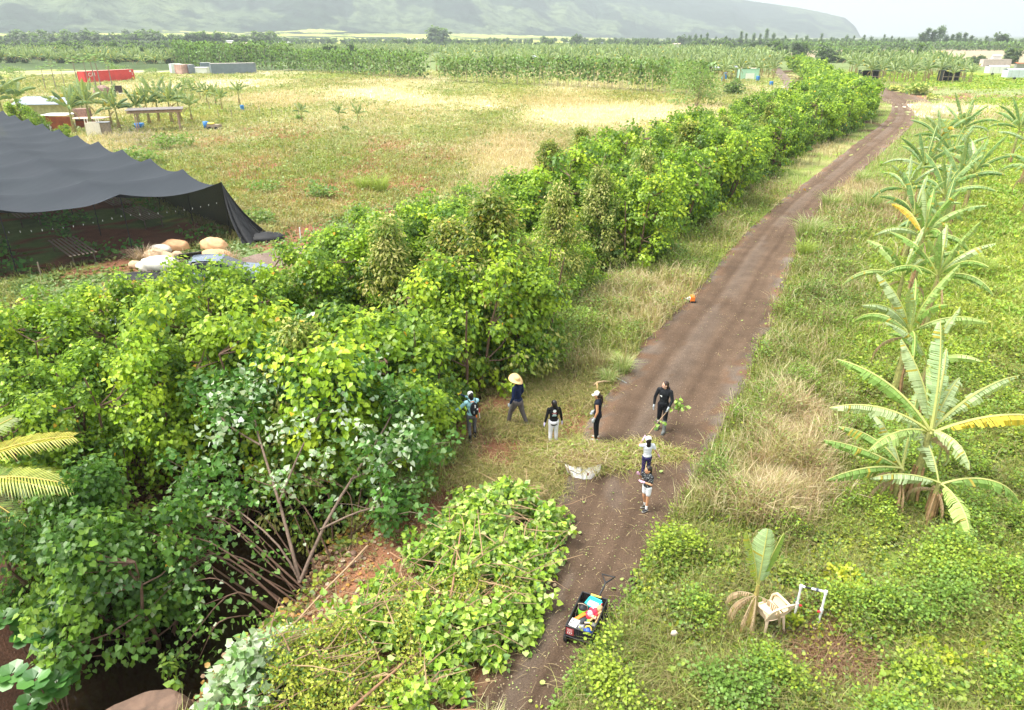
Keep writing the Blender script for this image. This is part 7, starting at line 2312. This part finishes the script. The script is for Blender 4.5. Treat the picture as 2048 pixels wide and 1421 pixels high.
mb = MB(); mb.grid(lambda a, b: ((a - .5) * .12, -.12 + .10 * b, .02 + .02 * math.sin(a * 3.14)), 6, 4); mb.box((0, -.07, .015), (.11, .10, .008)); mb.build('blade', STEEL, t); mb = MB(); mb.tube([(0, -.03, .02), (.02, .26, .06)], .017, 8); mb.build('shaft', WD, t)
t = load('white_carton', 'white box with two round black holes in the near corner of the cart', 'box', -.16, -.33, FZ + .08, R(-8))
mb = MB(); mb.box((0, 0, .07), (.17, .20, .13)); mb.build('carton_shell', WH, t)
for x_, y_ in ((-.04, .05), (-.045, -.04)):
    mb = MB(); mb.lathe([(0, .0), (.02, 0), (.02, .004), (0, .004)], (x_, y_, .1345), 12); mb.build('carton_hole', BK, t)
mb = MB(); mb.box((.03, .12, .05), (.07, .05, .10)); mb.build('bottle_shoulder', mat('aqua_plastic', (.35, .62, .66)), t)
t = load('plastic_bag', 'shiny grey bag bunched in the near end of the cart', 'bag', -.01, -.36, FZ)
mb = MB(); mb.ell((0, 0, .12), (.09, .09, .13), 16, jit=.6, seed=9); mb.build('bag_skin', mat('silvery_bag', (.35, .36, .38), metal=.5, rough=.35), t, True)
t = load('blue_toolbag', 'blue bag with yellow ring handle in the near right corner of the cart', 'bag', .15, -.38, FZ)
mb = MB(); mb.ell((0, 0, .11), (.09, .08, .12), 16, jit=.3, seed=10); mb.build('blue_body', BLUE, t, True)
mb = MB(); mb.tube([(.06 * math.cos(a_), .02 + .02 * math.sin(a_), .20 + .06 * math.sin(a_)) for a_ in np.linspace(-.6, 3.6, 12)], .016, 7); mb.build('yellow_ring', mat('yellow_plastic', (.90, .62, .10)), t, True)
t = load('dark_tub', 'small dark round tub beside the spade grip in the cart', 'tub', .05, -.24, FZ)
mb = MB(); mb.lathe([(0, 0), (.05, 0), (.058, .13), (.05, .135), (0, .12)], (0, 0, 0), 14); mb.build('tub_shell', mat('dark_brown_plastic', (.08, .06, .06)), t, True)

# ================================================================== car, sacks, stakes by the shade house
p = gp(455, 556); CARZ = R(-78)
t = thing('parked_car', 'dark blue car with sky-reflecting roof and bonnet, half hidden behind the hedge', 'car', (at(440, 519, 1.35).x, at(440, 519, 1.35).y, 0), R(-80))
CARP = mat('dark_blue_car_paint', (.20, .25, .33), rough=.16, metal=.6, spec=.8, var=.03)
GLS = mat('car_glass', (.02, .025, .03), rough=.05, spec=1.0, var=.0)


def carbody(z0f, xs, w_, name, m_):
    mb = MB(); k_ = len(xs)
    for (y0, z0, zz0, w0), (y1, z1, zz1, w1) in zip(xs[:-1], xs[1:]):
        V = [(-w0, y0, z0), (w0, y0, z0), (w0 * .93, y0, zz0), (-w0 * .93, y0, zz0), (-w1, y1, z1), (w1, y1, z1), (w1 * .93, y1, zz1), (-w1 * .93, y1, zz1)]
        mb.add(V, [[3, 2, 6, 7], [1, 5, 6, 2], [4, 0, 3, 7], [0, 4, 5, 1]])
    for i_, o_ in ((0, 0), (-1, 1)):
        y0, z0, zz0, w0 = xs[i_]; mb.add([(-w0, y0, z0), (w0, y0, z0), (w0 * .93, y0, zz0), (-w0 * .93, y0, zz0)], [[0, 1, 2, 3]] if not o_ else [[3, 2, 1, 0]])
    return mb


mb = carbody(0, [(-2.25, .35, .62, .78), (-2.15, .25, .88, .84), (-1.5, .22, .95, .87), (0, .22, .96, .88), (.8, .22, .95, .87), (1.7, .24, .86, .85), (2.2, .28, .74, .80), (2.3, .38, .60, .72)], .88, 'b', CARP)
remeshed('body', mb, .045, [CARP], t, 3)
mb = carbody(0, [(-1.95, .90, .95, .70), (-1.35, .92, 1.36, .66), (-.6, .92, 1.44, .66), (.1, .92, 1.41, .66), (.95, .92, .97, .72)], .7, 'c', GLS); remeshed('windows', mb, .04, [GLS], t, 2)
mb = MB(); mb.grid(lambda a, b: ((a - .5) * 1.20, -1.30 + 1.45 * b, 1.40 + .075 * math.sin(math.pi * (b * .8 + .15)) + .02 * math.sin(math.pi * a)), 10, 10); mb.build('roof', CARP, t, True)
for x_ in (-.82, .82):
    for y_ in (-1.35, 1.4):
        mb = MB(); mb.lathe([(.0, -.1), (.2, -.1), (.31, -.09), (.32, 0), (.31, .09), (.2, .1), (0, .1)], (x_, y_, .31), 18, rot=np.array(Matrix.Rotation(R(90), 3, 'Y'))); mb.build('wheel', mat('tyre_rubber', (.015, .015, .016)), t, True)
for x_ in (-.6, .6):
    mb = MB(); mb.ell((x_, 2.2, .66), (.14, .08, .07), 10); mb.build('headlight', mat('amber_lamp', (.7, .35, .12), rough=.2), t, True)
# silver roof glimpsed further left
q = at(350, 603, 1.35)
t = thing('parked_car', 'silver-blue car of which only a roof corner shows above the hedge', 'car', (q.x - .4, q.y, 0), R(-70))
SILV = mat('silver_car_paint', (.42, .48, .55), rough=.2, metal=.5, var=.03)
mb = carbody(0, [(-2.1, .3, .85, .80), (-1.5, .22, .95, .86), (.8, .22, .95, .86), (1.9, .26, .80, .82), (2.1, .4, .6, .74)], .88, 'b', SILV); remeshed('body', mb, .05, [SILV], t, 3)
mb = carbody(0, [(-1.7, .90, .95, .70), (-1.2, .90, 1.34, .66), (.1, .90, 1.34, .66), (.9, .90, .95, .72)], .7, 'c', GLS); remeshed('windows', mb, .05, [GLS], t, 2)
mb = MB(); mb.box((0, -.55, 1.36), (1.3, 1.4, .05)); mb.build('roof', SILV, t)
for x_ in (-.8, .8):
    for y_ in (-1.3, 1.3):
        mb = MB(); mb.lathe([(.0, -.1), (.2, -.1), (.31, -.09), (.31, .09), (.2, .1), (0, .1)], (x_, y_, .31), 14, rot=np.array(Matrix.Rotation(R(90), 3, 'Y'))); mb.build('wheel', mat('tyre_rubber', (.015, .015, .016)), t, True)

SACKW = mat('white_sackcloth', (.72, .68, .60), var=.2, scale=4, bump=.5); SACKT = mat('tan_sackcloth', (.56, .40, .26), var=.35, scale=3, bump=.6); SACKO = mat('orange_tan_sackcloth', (.66, .38, .20), var=.3, scale=3, bump=.6)
for i, (px, py, rx, ry, rzz, m_, lab) in enumerate([
    (318, 540, .95, .5, .42, SACKW, 'white sack nearest the hedge left of the car'), (323, 508, .6, .4, .32, SACKW, 'white sack at the top left of the sack heap'), (352, 502, .85, .5, .40, SACKO, 'orange-tan sack at the top of the left heap'),
    (315, 520, .7, .45, .36, SACKT, 'tan sack at the left edge of the heap'), (336, 522, .5, .35, .28, SACKT, 'flattened tan sack beside the black tarp'), (430, 500, .8, .5, .42, SACKO, 'tan sack at the top of the right heap'), (433, 520, .95, .5, .36, SACKO, 'orange-tan sack at the front of the right heap'),
    (272, 535, .35, .25, .22, SACKT, 'small reddish sack at the far left of the heap'), (356, 515, .30, .22, .2, SACKT, 'small tan sack lying on the black tarp'), (392, 525, .35, .2, .16, SACKW, 'scrap of white sack beside the dark board')]):
    mb = MB(); mb.ell((0, 0, rzz * .62), (rx, ry, rzz), 26, jit=.32, seed=40 + i)
    tag(mb.build('sack', m_, None, True, gp(px, py), random.uniform(-.4, .4)), lab, 'sack')
mb = MB(); mb.grid(lambda a, b: ((a - .5) * 3.4, (b - .5) * 2.6, .10 + .45 * fbm(np.array([a * 4.0]), np.array([b * 4.0]), 6, 3)[0] * math.sin(math.pi * a) * math.sin(math.pi * b)), 30, 24)
tag(mb.build('tarp', TENTB, None, True, gp(372, 526), .3), 'crumpled black tarp spread between the sacks', 'tarp')
mb = MB(); mb.box((0, 0, .55), (1.1, .04, 1.0), rot=np.array(Matrix.Rotation(R(50), 3, 'X'))); tag(mb.build('board', mat('dark_plywood', (.055, .05, .05), rough=.6), None, False, gp(385, 535), .5), 'dark plywood sheet propped on the sacks behind the car', 'board')
mb = MB(); mb.grid(lambda a, b: ((a - .5) * 2.2, (b - .5) * 1.2, .05 + .3 * fbm(np.array([a * 5.0]), np.array([b * 5.0]), 16, 3)[0] * math.sin(math.pi * a) * math.sin(math.pi * b)), 20, 12)
tag(mb.build('tarp', TENTB, None, True, gp(272, 556), .3), 'small black cloth left of the nearest white sack', 'tarp')
for px, py, rd, lab in [(290, 520, .9, 'dry grey brush heap left of the sacks'), (455, 528, .8, 'dry straw heap right of the sacks'), (385, 545, .6, 'dry twigs between sacks and car')]:
    r2 = np.random.default_rng(px); n = 260
    a = r2.uniform(0, 6.28, n); V, F, C = blades(np.stack([np.cos(a), np.sin(a), a * 0], -1) * r2.uniform(0, .5, (n, 1)) * rd, r2.uniform(.3, 1.0, n), r2.uniform(.3, 1.6, n), np.full(n, .03), np.array([(.46, .36, .26)]) * r2.uniform(.6, 1.2, (n, 1)), a, r2)
    tag(link('dry_brush', mesh_data('dry_brush', V, F, None, C), [GRASS_MAT], None, gp(px, py)), lab, 'brush')
for px, py, h_, m_, lab in [(602, 484, .85, PVC, 'white stake standing in the soil right of the shade house'), (481, 484, .6, WOODG, 'wooden stake in front of the gathered net'), (82, 552, .7, WOODG, 'thin wooden stake leaning by the side net'), (1582, 0, 0, None, None)]:
    if m_ is None: continue
    mb = MB(); mb.tube([(0, 0, -.1), (.02, 0, h_)], .035, 6); tag(mb.build('stake', m_, None, False, gp(px, py)), lab, 'stake')
q = at(1580, 198); mb = MB(); mb.tube([(0, 0, 0), (0, 0, 1.0)], .09, 8); tag(mb.build('marker_post', OR, None, False, (q.x, q.y, 0)), 'short orange marker post beside the farm track', 'post')

# ================================================================== buildings and containers
def box_obj(nm, m_, parent, c, s, rz=0): mb = MB(); mb.box(c, s, rz); return mb.build(nm, m_, parent)


def container(label, A, B, h_, color, roofc, wd_=2.44, group=None, doors=True, rust=False):
    A = np.array(at(*A)[:2]); B = np.array(at(*B)[:2]); L_ = np.linalg.norm(B - A); ang = math.atan2(B[1] - A[1], B[0] - A[0])
    t = thing('shipping_container', label, 'container', (A[0], A[1], 0), ang)
    m_ = mat('container_' + '_'.join(label.split()[:3]), color, rough=.6, var=.15 if not rust else .4, scale=.9)
    mb = MB(); n_ = int(L_ / .28)
    xs = []
    for i in range(n_): xs += [(i * L_ / n_, 0), ((i + .35) * L_ / n_, 0), ((i + .5) * L_ / n_, .05), ((i + .85) * L_ / n_, .05)]
    xs.append((L_, 0))
    for yb, sg in ((0, 1), (wd_, -1)):
        V = [(x, yb + sg * d_, z) for x, d_ in xs for z in (.12, h_ - .12)]
        mb.add(V, [[2 * i, 2 * i + 2, 2 * i + 3, 2 * i + 1] for i in range(len(xs) - 1)])
    mb.box((.02, wd_ / 2, h_ / 2), (.04, wd_ - .1, h_ - .2)); mb.box((L_ - .02, wd_ / 2, h_ / 2), (.04, wd_ - .1, h_ - .2)); mb.build('walls', m_, t)
    mb = MB()
    for y in (0, wd_):
        mb.box((L_ / 2, y, .06), (L_, .10, .14)); mb.box((L_ / 2, y, h_ - .06), (L_, .10, .12))
        for x in (0, L_): mb.box((x, y, h_ / 2), (.14, .12, h_))
    mb.build('frame_rails', m_, t)
    mb = MB(); mb.box((L_ / 2, wd_ / 2, h_ - .02), (L_ - .1, wd_ - .1, .06)); mb.build('roof', mat('container_roof_' + str(len(MATS)), roofc, var=.25, scale=1), t)
    if doors:
        for q in (.30, .72):
            mb = MB(); mb.tube([(L_ + .03, wd_ * q, .2), (L_ + .03, wd_ * q, h_ - .2)], .03, 6); mb.build('door_bar', GALV, t)
    return t, L_, m_


t, L_, _m = container('red shipping container with white letters behind the papaya trees', (172, 166), (270, 160), 2.7, (.62, .055, .05), (.60, .30, .26))


def letters(parent, txt, x, z, s, m_, y=-.03, name='lettering'):
    cu = bpy.data.curves.new('lettering', 'FONT'); cu.body = txt; cu.size = s; cu.extrude = .01
    o = bpy.data.objects.new('tmp', cu); COL.objects.link(o)
    dg = bpy.context.evaluated_depsgraph_get(); me = bpy.data.meshes.new_from_object(o.evaluated_get(dg)); bpy.data.objects.remove(o)
    n_ = link(name, me, [m_], parent, (x, y, z), (R(90), 0, 0)); return n_


letters(t, 'CAI', 1.1, 1.45, 1.25, WH)
box_obj('white_marking', WH, t, (L_ - 1.0, -.012, 2.25), (.6, .02, .35)); box_obj('yellow_marking', mat('yellow_plastic', (.90, .62, .10)), t, (L_ - .5, -.012, .5), (.5, .02, .5))
for z_ in (1.9, 1.6, 1.3): box_obj('small_marking', WH, t, (L_ - .45, -.012, z_), (.25, .02, .12))
container('long grey container, the largest, before the tall hedgerow', (424, 149), (513, 147), 3.1, (.20, .24, .28), (.75, .66, .62))
container('short grey container behind the left end of the long grey one', (404, 146), (424, 145.6), 3.0, (.18, .22, .27), (.62, .62, .64))
container('white container at the left end of the container row', (345, 148), (366, 147.4), 2.9, (.72, .80, .78), (.78, .80, .80))
container('faded pink container with grey end beside the white container', (365, 149), (379, 148), 2.8, (.58, .36, .32), (.75, .60, .55), rust=True)
container('grey end container right of the faded pink one', (380, 148.4), (391, 148), 2.7, (.22, .25, .30), (.6, .6, .62))
box_obj('tmpw', WH, None, (0, 0, 0), (.1, .1, .1)); bpy.data.objects.remove(bpy.data.objects['tmpw'])
q = at(400, 148); t = thing('low_shed', 'low white shed between the pink and grey containers', 'shed', (q.x - 3, q.y, 0)); box_obj('walls', WH, t, (2.5, 1.2, .9), (5.6, 2.4, 1.8)); box_obj('roof', mat('white_roof', (.8, .8, .8)), t, (2.5, 1.2, 1.85), (6, 2.8, .1))
t, L_, _m = container('mint green container with pale doors among the banana plants by the farm track', (1478, 160), (1516, 160), 2.9, (.42, .66, .52), (.70, .50, .45))
box_obj('pale_door', WH, t, (L_ * .55, -.03, .9), (2.4, .04, 1.5)); box_obj('vent', WH, t, (L_ * .52, 1.2, 3.05), (.5, .4, .3))
container('corrugated pinkish container on the tan field at the right', (1965, 134), (2020, 134), 2.7, (.62, .50, .46), (.66, .56, .52))
for px0, px1, py, h_, c_, lab in [(1976, 2015, 152, 2.6, (.74, .74, .72), 'long white trailer at the right edge, upper'), (2012, 2090, 161, 2.6, (.55, .62, .66), 'pale blue-grey trailer at the right edge, lower')]:
    A, B = at(px0, py), at(px1, py); L_ = B.x - A.x
    t = thing('trailer', lab, 'trailer', (A.x, A.y, 0)); mm_ = mat('trailer_' + lab.split()[0] + lab.split()[1], c_, var=.12, scale=.6)
    mb = MB(); mb.box((L_ / 2, 1.2, h_ / 2 + .35), (L_, 2.5, h_ - .7)); mb.build('walls', mm_, t)
    mb = MB(); mb.grid(lambda a, b: (a * L_, b * 2.5 - .05, h_ + .3 * math.sin(math.pi * b)), 4, 8); mb.build('roof', mm_, t, True)
    for x_ in (L_ * .2, L_ * .8):
        mb = MB(); mb.lathe([(0, -.1), (.4, -.1), (.4, .1), (0, .1)], (x_, 0, .4), 12, rot=np.array(Matrix.Rotation(R(90), 3, 'X'))); mb.build('wheel', BK, t)
    for x_ in np.arange(1, L_, 2): box_obj('rib', GALV, t, (x_, -.06, h_ / 2 + .3), (.08, .03, h_ - .8))
ROOFM = mat('sheet_metal_roof', (.36, .38, .40), metal=.2, rough=.45, var=.2, scale=2)
RUST = mat('rusty_sheet', (.30, .075, .03), var=.45, scale=1.5, rough=.8)


def gable(label, px, py, w_, d_, h_, rise, cw, cr, rz=0, open_=False, cat='shed'):
    q = at(px, py); t = thing('shed', label, cat, (q.x, q.y, 0), rz)
    if not open_:
        mb = MB(); mb.box((0, 0, h_ / 2), (w_, d_, h_))
        for s in (-1, 1):
            x = s * w_ / 2
            mb.add([(x, -d_ / 2, h_), (x, d_ / 2, h_), (x, 0, h_ + rise)], [[0, 1, 2]])
        mb.build('walls', cw, t); box_obj('door', mat('shed_door', (.35, .33, .3)), t, (w_ * .2, -d_ / 2 - .02, 1.0), (.9, .06, 2.0))
    else:
        for x in (-w_ / 2, w_ / 2):
            for y in (-d_ / 2, d_ / 2): box_obj('post', WOODG, t, (x * .95, y * .95, h_ / 2), (.12, .12, h_))
    for s in (-1, 1):
        mb = MB(); mb.bar((0, 0, 0), (0, 0, 1), .001); mb = MB()
        L2 = math.hypot(d_ / 2 + .3, rise); a_ = math.atan2(rise, d_ / 2 + .3) * -s
        mb.box((0, s * (d_ / 4 + .15), h_ + rise / 2), (w_ + .5, L2, .07), rot=np.array(Matrix.Rotation(a_, 3, 'X'))); mb.build('roof_panel', cr, t)
    return t


gable('pale green gabled shed among the banana plants', 1072, 134, 9, 7, 2.6, 1.5, mat('pale_green_wall', (.52, .62, .50)), mat('grey_green_roof', (.42, .47, .46)), R(90 - 18))
gable('open dark shed left of the pale green gabled shed', 1045, 135, 8, 6, 2.6, .9, WOODG, ROOFM, 0, True)
t = gable('open metal-roofed canopy with blue drums beneath, left of the mint container', 1440, 158, 8, 5, 2.9, .6, WOODG, ROOFM, R(-4), True)
for px, py, h_, lab in [(1450, 160, 1.9, 'stack of blue crates under the metal canopy'), (1515, 163, 1.3, 'blue and white drum cluster right of the mint container'), (1446, 164, 1.2, 'light blue drum in front of the metal canopy'), (1542, 172, 1.0, 'small blue drum beside the farm track'), (485, 221, .8, 'blue-grey pot below a young banana plant')]:
    q = at(px, py); mb = MB(); mb.lathe([(0, 0), (.5, 0), (.53, .1), (.5, .5), (.53, .9), (.5, 1.0), (0, 1.0)], (0, 0, 0), 12); V = np.concatenate(mb.V); V[:, 2] *= h_; V[:, :2] *= .9 if h_ > .9 else .6; mb.V = [V]
    tag(mb.build('drum', mat('blue_drum', (.04, .20, .50), rough=.4), None, True, (q.x, q.y, 0)), lab, 'drum')
for px, w_, d_, h_, lab in [(1738, 5.0, 4, 2.6, 'black-netted wooden frame shed left of the plantation block at right'), (1900, 5.2, 4, 2.7, 'black-roofed frame shed half hidden by banana plants at right')]:
    q = at(px, 163 if px < 1800 else 164); t = thing('frame_shed', lab, 'shed', (q.x, q.y, 0), R(-12))
    for x in (-w_ / 2, 0, w_ / 2):
        for y in (-d_ / 2, d_ / 2): box_obj('post', WOODG, t, (x, y, h_ / 2), (.14, .14, h_))
    box_obj('roof', TENTB, t, (0, 0, h_ + .04), (w_ + .3, d_ + .3, .1)); box_obj('side_net', TENTB, t, (-w_ / 2 - .09, 0, h_ / 2 + .1), (.03, d_, h_ - .2)); box_obj('back_net', TENTB, t, (0, d_ / 2 + .09, h_ / 2 + .1), (w_, .03, h_ - .2)); box_obj('rail', WOODG, t, (0, -d_ / 2 - .1, 1.3), (w_, .06, .12))
# wooden shelter
q = at(268, 266); q2 = at(366, 262); ang = math.atan2(q2.y - q.y, q2.x - q.x); L_ = (q2 - q).length
t = thing('wooden_shelter', 'open timber shelter with flat grey roof in front of banana plants', 'shelter', (q.x, q.y, 0), ang)
PINKW = mat('pinkish_timber', (.48, .33, .25), var=.2, scale=4)
for x in (.45, L_ - .3):
    for y in (0, 2.3):
        box_obj('post', PINKW, t, (x, y, 1.2), (.13, .13, 2.4))
        for s in ((1,) if x < 1 else (-1,)):
            mb = MB(); mb.bar((x, y, 1.65), (x + s * .6, y, 2.3), .08); mb.build('brace', PINKW, t)
for y in (0, 2.3): box_obj('beam', PINKW, t, (L_ / 2, y - .12, 2.40), (L_ + .7, .08, .26))
for x in np.arange(-.1, L_ + .3, .75): box_obj('rafter', PINKW, t, (x, 1.1, 2.57), (.07, 3.3, .09))
mb = MB(); mb.box((L_ / 2, 1.1, 2.66), (L_ + .9, 3.6, .06)); mb.build('roof_sheet', mat('grey_roof_sheet', (.19, .17, .165), var=.25, scale=1.5), t)
# crate booth
q = at(205, 274); t = thing('crate_booth', 'white plank booth with grey side, posts sticking up, left of the shelter', 'booth', (q.x - .9, q.y, 0), R(12))
CREAM = mat('cream_boards', (.80, .74, .62), var=.12, scale=4)
box_obj('front_boards', CREAM, t, (0, 0, .85), (1.6, .08, 1.5)); box_obj('side_boards', WOODG, t, (1.25, .5, .80), (.95, .9, 1.5), 0); box_obj('back_boards', CREAM, t, (0, 1.2, .85), (1.6, .08, 1.5))
for x in (-.75, -.45, .5, .75): box_obj('post', CREAM, t, (x, .07, 1.0), (.09, .09, 2.2))
box_obj('top_board', ROOFM, t, (1.1, .5, 1.60), (1.3, 1.1, .05))
# sheds at the far left
q = at(118, 232); t = thing('tin_roof_shed', 'yellowish shed with blue-grey tin roof behind the papaya bushes', 'shed', (q.x, q.y, 0), R(8))
box_obj('wall', mat('yellow_green_wall', (.50, .48, .24), var=.3, scale=2), t, (0, .8, .9), (7.2, 3.6, 1.8)); mb = MB(); mb.box((-.8, .5, 2.15), (9.5, 5.0, .08), rot=np.array(Matrix.Rotation(R(9), 3, 'X'))); mb.build('roof', mat('blue_grey_tin', (.26, .30, .36), rough=.4, var=.15, scale=1), t)
q = at(112, 262); t = thing('rusty_shed', 'rust-red corrugated shed with patched white and pink roof', 'shed', (q.x, q.y, 0), R(4))
box_obj('wall', RUST, t, (0, .2, .85), (4.4, .1, 1.7)); box_obj('wall', RUST, t, (4.3, .9, .55), (4.2, .1, 1.1)); box_obj('wall', RUST, t, (-2.2, 1.7, .85), (.1, 3, 1.7))
box_obj('roof_sheet', mat('white_tin', (.78, .80, .80), var=.1), t, (-.4, 2.2, 1.78), (3.4, 3.2, .06)); box_obj('roof_sheet', mat('pink_tin', (.66, .46, .38), var=.3), t, (3.4, 1.9, 1.35), (4.6, 2.6, .06)); box_obj('stacked_bricks', mat('brown_blocks', (.30, .19, .15), var=.4, scale=6), t, (2.0, 3.6, 1.25), (1.6, 1.4, 2.2))
q = at(114, 263); t = thing('fridge', 'old white cabinet standing by the rusty wall', 'cabinet', (q.x, q.y - 2.0, 0), R(20)); box_obj('case', WH, t, (0, 0, .55), (.9, .6, 1.1)); box_obj('dark_opening', BK, t, (.30, -.31, .5), (.25, .03, .7))
q = at(92, 266); mb = MB(); mb.box((0, 0, .3), (1.6, .06, .7), rot=np.array(Matrix.Rotation(R(30), 3, 'X'))); tag(mb.build('metal_sheet', GALV, None, False, (q.x, q.y, .1), .3), 'grey metal sheet leaning left of the old white cabinet', 'sheet')
q = at(205, 190); t = thing('scrap_heap', 'brown scrap crate heap below the papaya trees', 'scrap', (q.x, q.y, 0)); mb = MB(); mb.ell((0, 0, .6), (1.8, 1.2, 1.2), 14, jit=.4, seed=3); mb.build('brown_heap', mat('brown_scrap', (.28, .18, .15), var=.4, scale=3), t); mb = MB(); mb.box((3.2, 0, 1.0), (1.8, 1.0, 1.5), .3); mb.build('burnt_crate', mat('burnt_wood', (.045, .03, .025)), t); box_obj('white_slab', WH, t, (3.6, -.6, .3), (2.2, .8, .15))
q = at(424, 260); t = thing('hand_trailer', 'small wooden trailer with blue bin and yellow cloth in the field', 'trailer', (q.x, q.y, 0), R(-10))
box_obj('bed', WOODG, t, (.4, 0, .5), (1.6, .9, .35)); mb = MB(); mb.lathe([(0, 0), (.3, 0), (.36, .9), (.3, .9), (0, .85)], (-.8, .1, .1), 12); mb.build('blue_bin', mat('blue_drum', (.04, .20, .50)), t, True); mb = MB(); mb.ell((.1, -.1, .8), (.5, .35, .14), 12, jit=.3); mb.build('yellow_cloth', mat('yellow_cloth', (.80, .62, .12)), t, True)
for x in (0, .9):
    mb = MB(); mb.lathe([(0, -.05), (.22, -.05), (.22, .05), (0, .05)], (x, -.5, .22), 12, rot=np.array(Matrix.Rotation(R(90), 3, 'X'))); mb.build('wheel', BK, t)
q = at(208, 258); q = at(200, 262); mb = MB(); mb.ell((0, 0, .2), (.5, .4, .5), 12, jit=.3)
tag(mb.build('orange_bin', mat('orange_ochre_plastic', (.70, .30, .03)), None, True, tuple(at(183, 268)) ), 'orange bin at the foot of the banana plants by the booth', 'bin')
q = at(280, 258); mb = MB(); mb.lathe([(0, 0), (.55, 0), (.6, .7), (.52, .7), (0, .6)], (0, 0, 0), 14); tag(mb.build('blue_tub', mat('blue_drum', (.04, .20, .50)), None, True, (q.x, q.y, 0)), 'blue tub under the left end of the timber shelter', 'tub')
for i, (px, py) in enumerate([(420, 222), (438, 238), (465, 240), (545, 240), (598, 236), (520, 232)]):
    q = at(px, py); mb = MB(); mb.tube([(0, 0, 0), (0, 0, 1.4)], .05, 5); tag(mb.build('fence_post', WOODG, None, False, (q.x, q.y, 0)), 'thin wooden fence post standing in the left field', 'post', 'thin posts across the left field')
# distant roofs
for px0, px1, py, h_, rc, wc, lab in [
    (385, 398, 104, 3.5, (.75, .80, .82), (.70, .76, .80), 'white flat-roofed building behind the tall hedgerow'), (450, 500, 99, 4, (.66, .50, .46), (.74, .74, .74), 'long pink-roofed building behind the tall hedgerow'), (455, 468, 98, 6.5, (.8, .8, .8), (.72, .72, .74), 'white upper block on the long pink-roofed building'),
    (808, 848, 86.5, 4.5, (.78, .66, .62), (.76, .76, .74), 'long pale roof just left of the big solitary tree'), (692, 714, 85, 4, (.66, .70, .76), (.7, .7, .7), 'distant pale blue roof in the plain left of centre'), (1316, 1342, 110.5, 4.2, (.70, .20, .12), (.62, .55, .5), 'red roof rising from the right plantation'),
    (1345, 1360, 99.5, 4.5, (.76, .50, .44), (.7, .68, .66), 'pinkish white roof beyond the red roof'), (1203, 1210, 94, 4, (.25, .32, .46), (.6, .6, .62), 'small blue roof in the middle of the far plain'), (42, 56, 92.8, 5, (.48, .16, .12), (.5, .4, .35), 'small dark red roof before the far left windbreak'),
    (558, 580, 93.5, 4, (.78, .78, .78), (.74, .74, .74), 'white shed right of the far left windbreak'), (1984, 2000, 123.5, 2.5, (.82, .82, .8), (.7, .7, .7), 'small white roof above the corrugated container'), (2030, 2048, 144, 2.6, (.78, .16, .08), (.3, .3, .3), 'red machine roof at the right edge above the trailer'), (1133, 1138, 93.5, 4, (.8, .8, .8), (.75, .75, .75), 'tiny white hut in the far plain')]:
    A, B = at(px0, py), at(px1, py); w_ = B.x - A.x
    t = thing('far_building', lab, 'building', (A.x, A.y, 0)); nm = '_'.join(lab.split()[:4])
    box_obj('walls', mat('w_' + nm, wc, var=.1, scale=.3), t, (w_ / 2, w_ * .2, h_ / 2), (w_, w_ * .4, h_)); mb = MB(); mb.grid(lambda a, b: (-.4 + (w_ + .8) * a, -.5 + (w_ * .4 + 1) * b, h_ + .1 + (.16 * w_ * .4) * (1 - abs(2 * b - 1))), 2, 8); mb.build('roof', mat('r_' + nm, rc, var=.15, scale=.3), t)
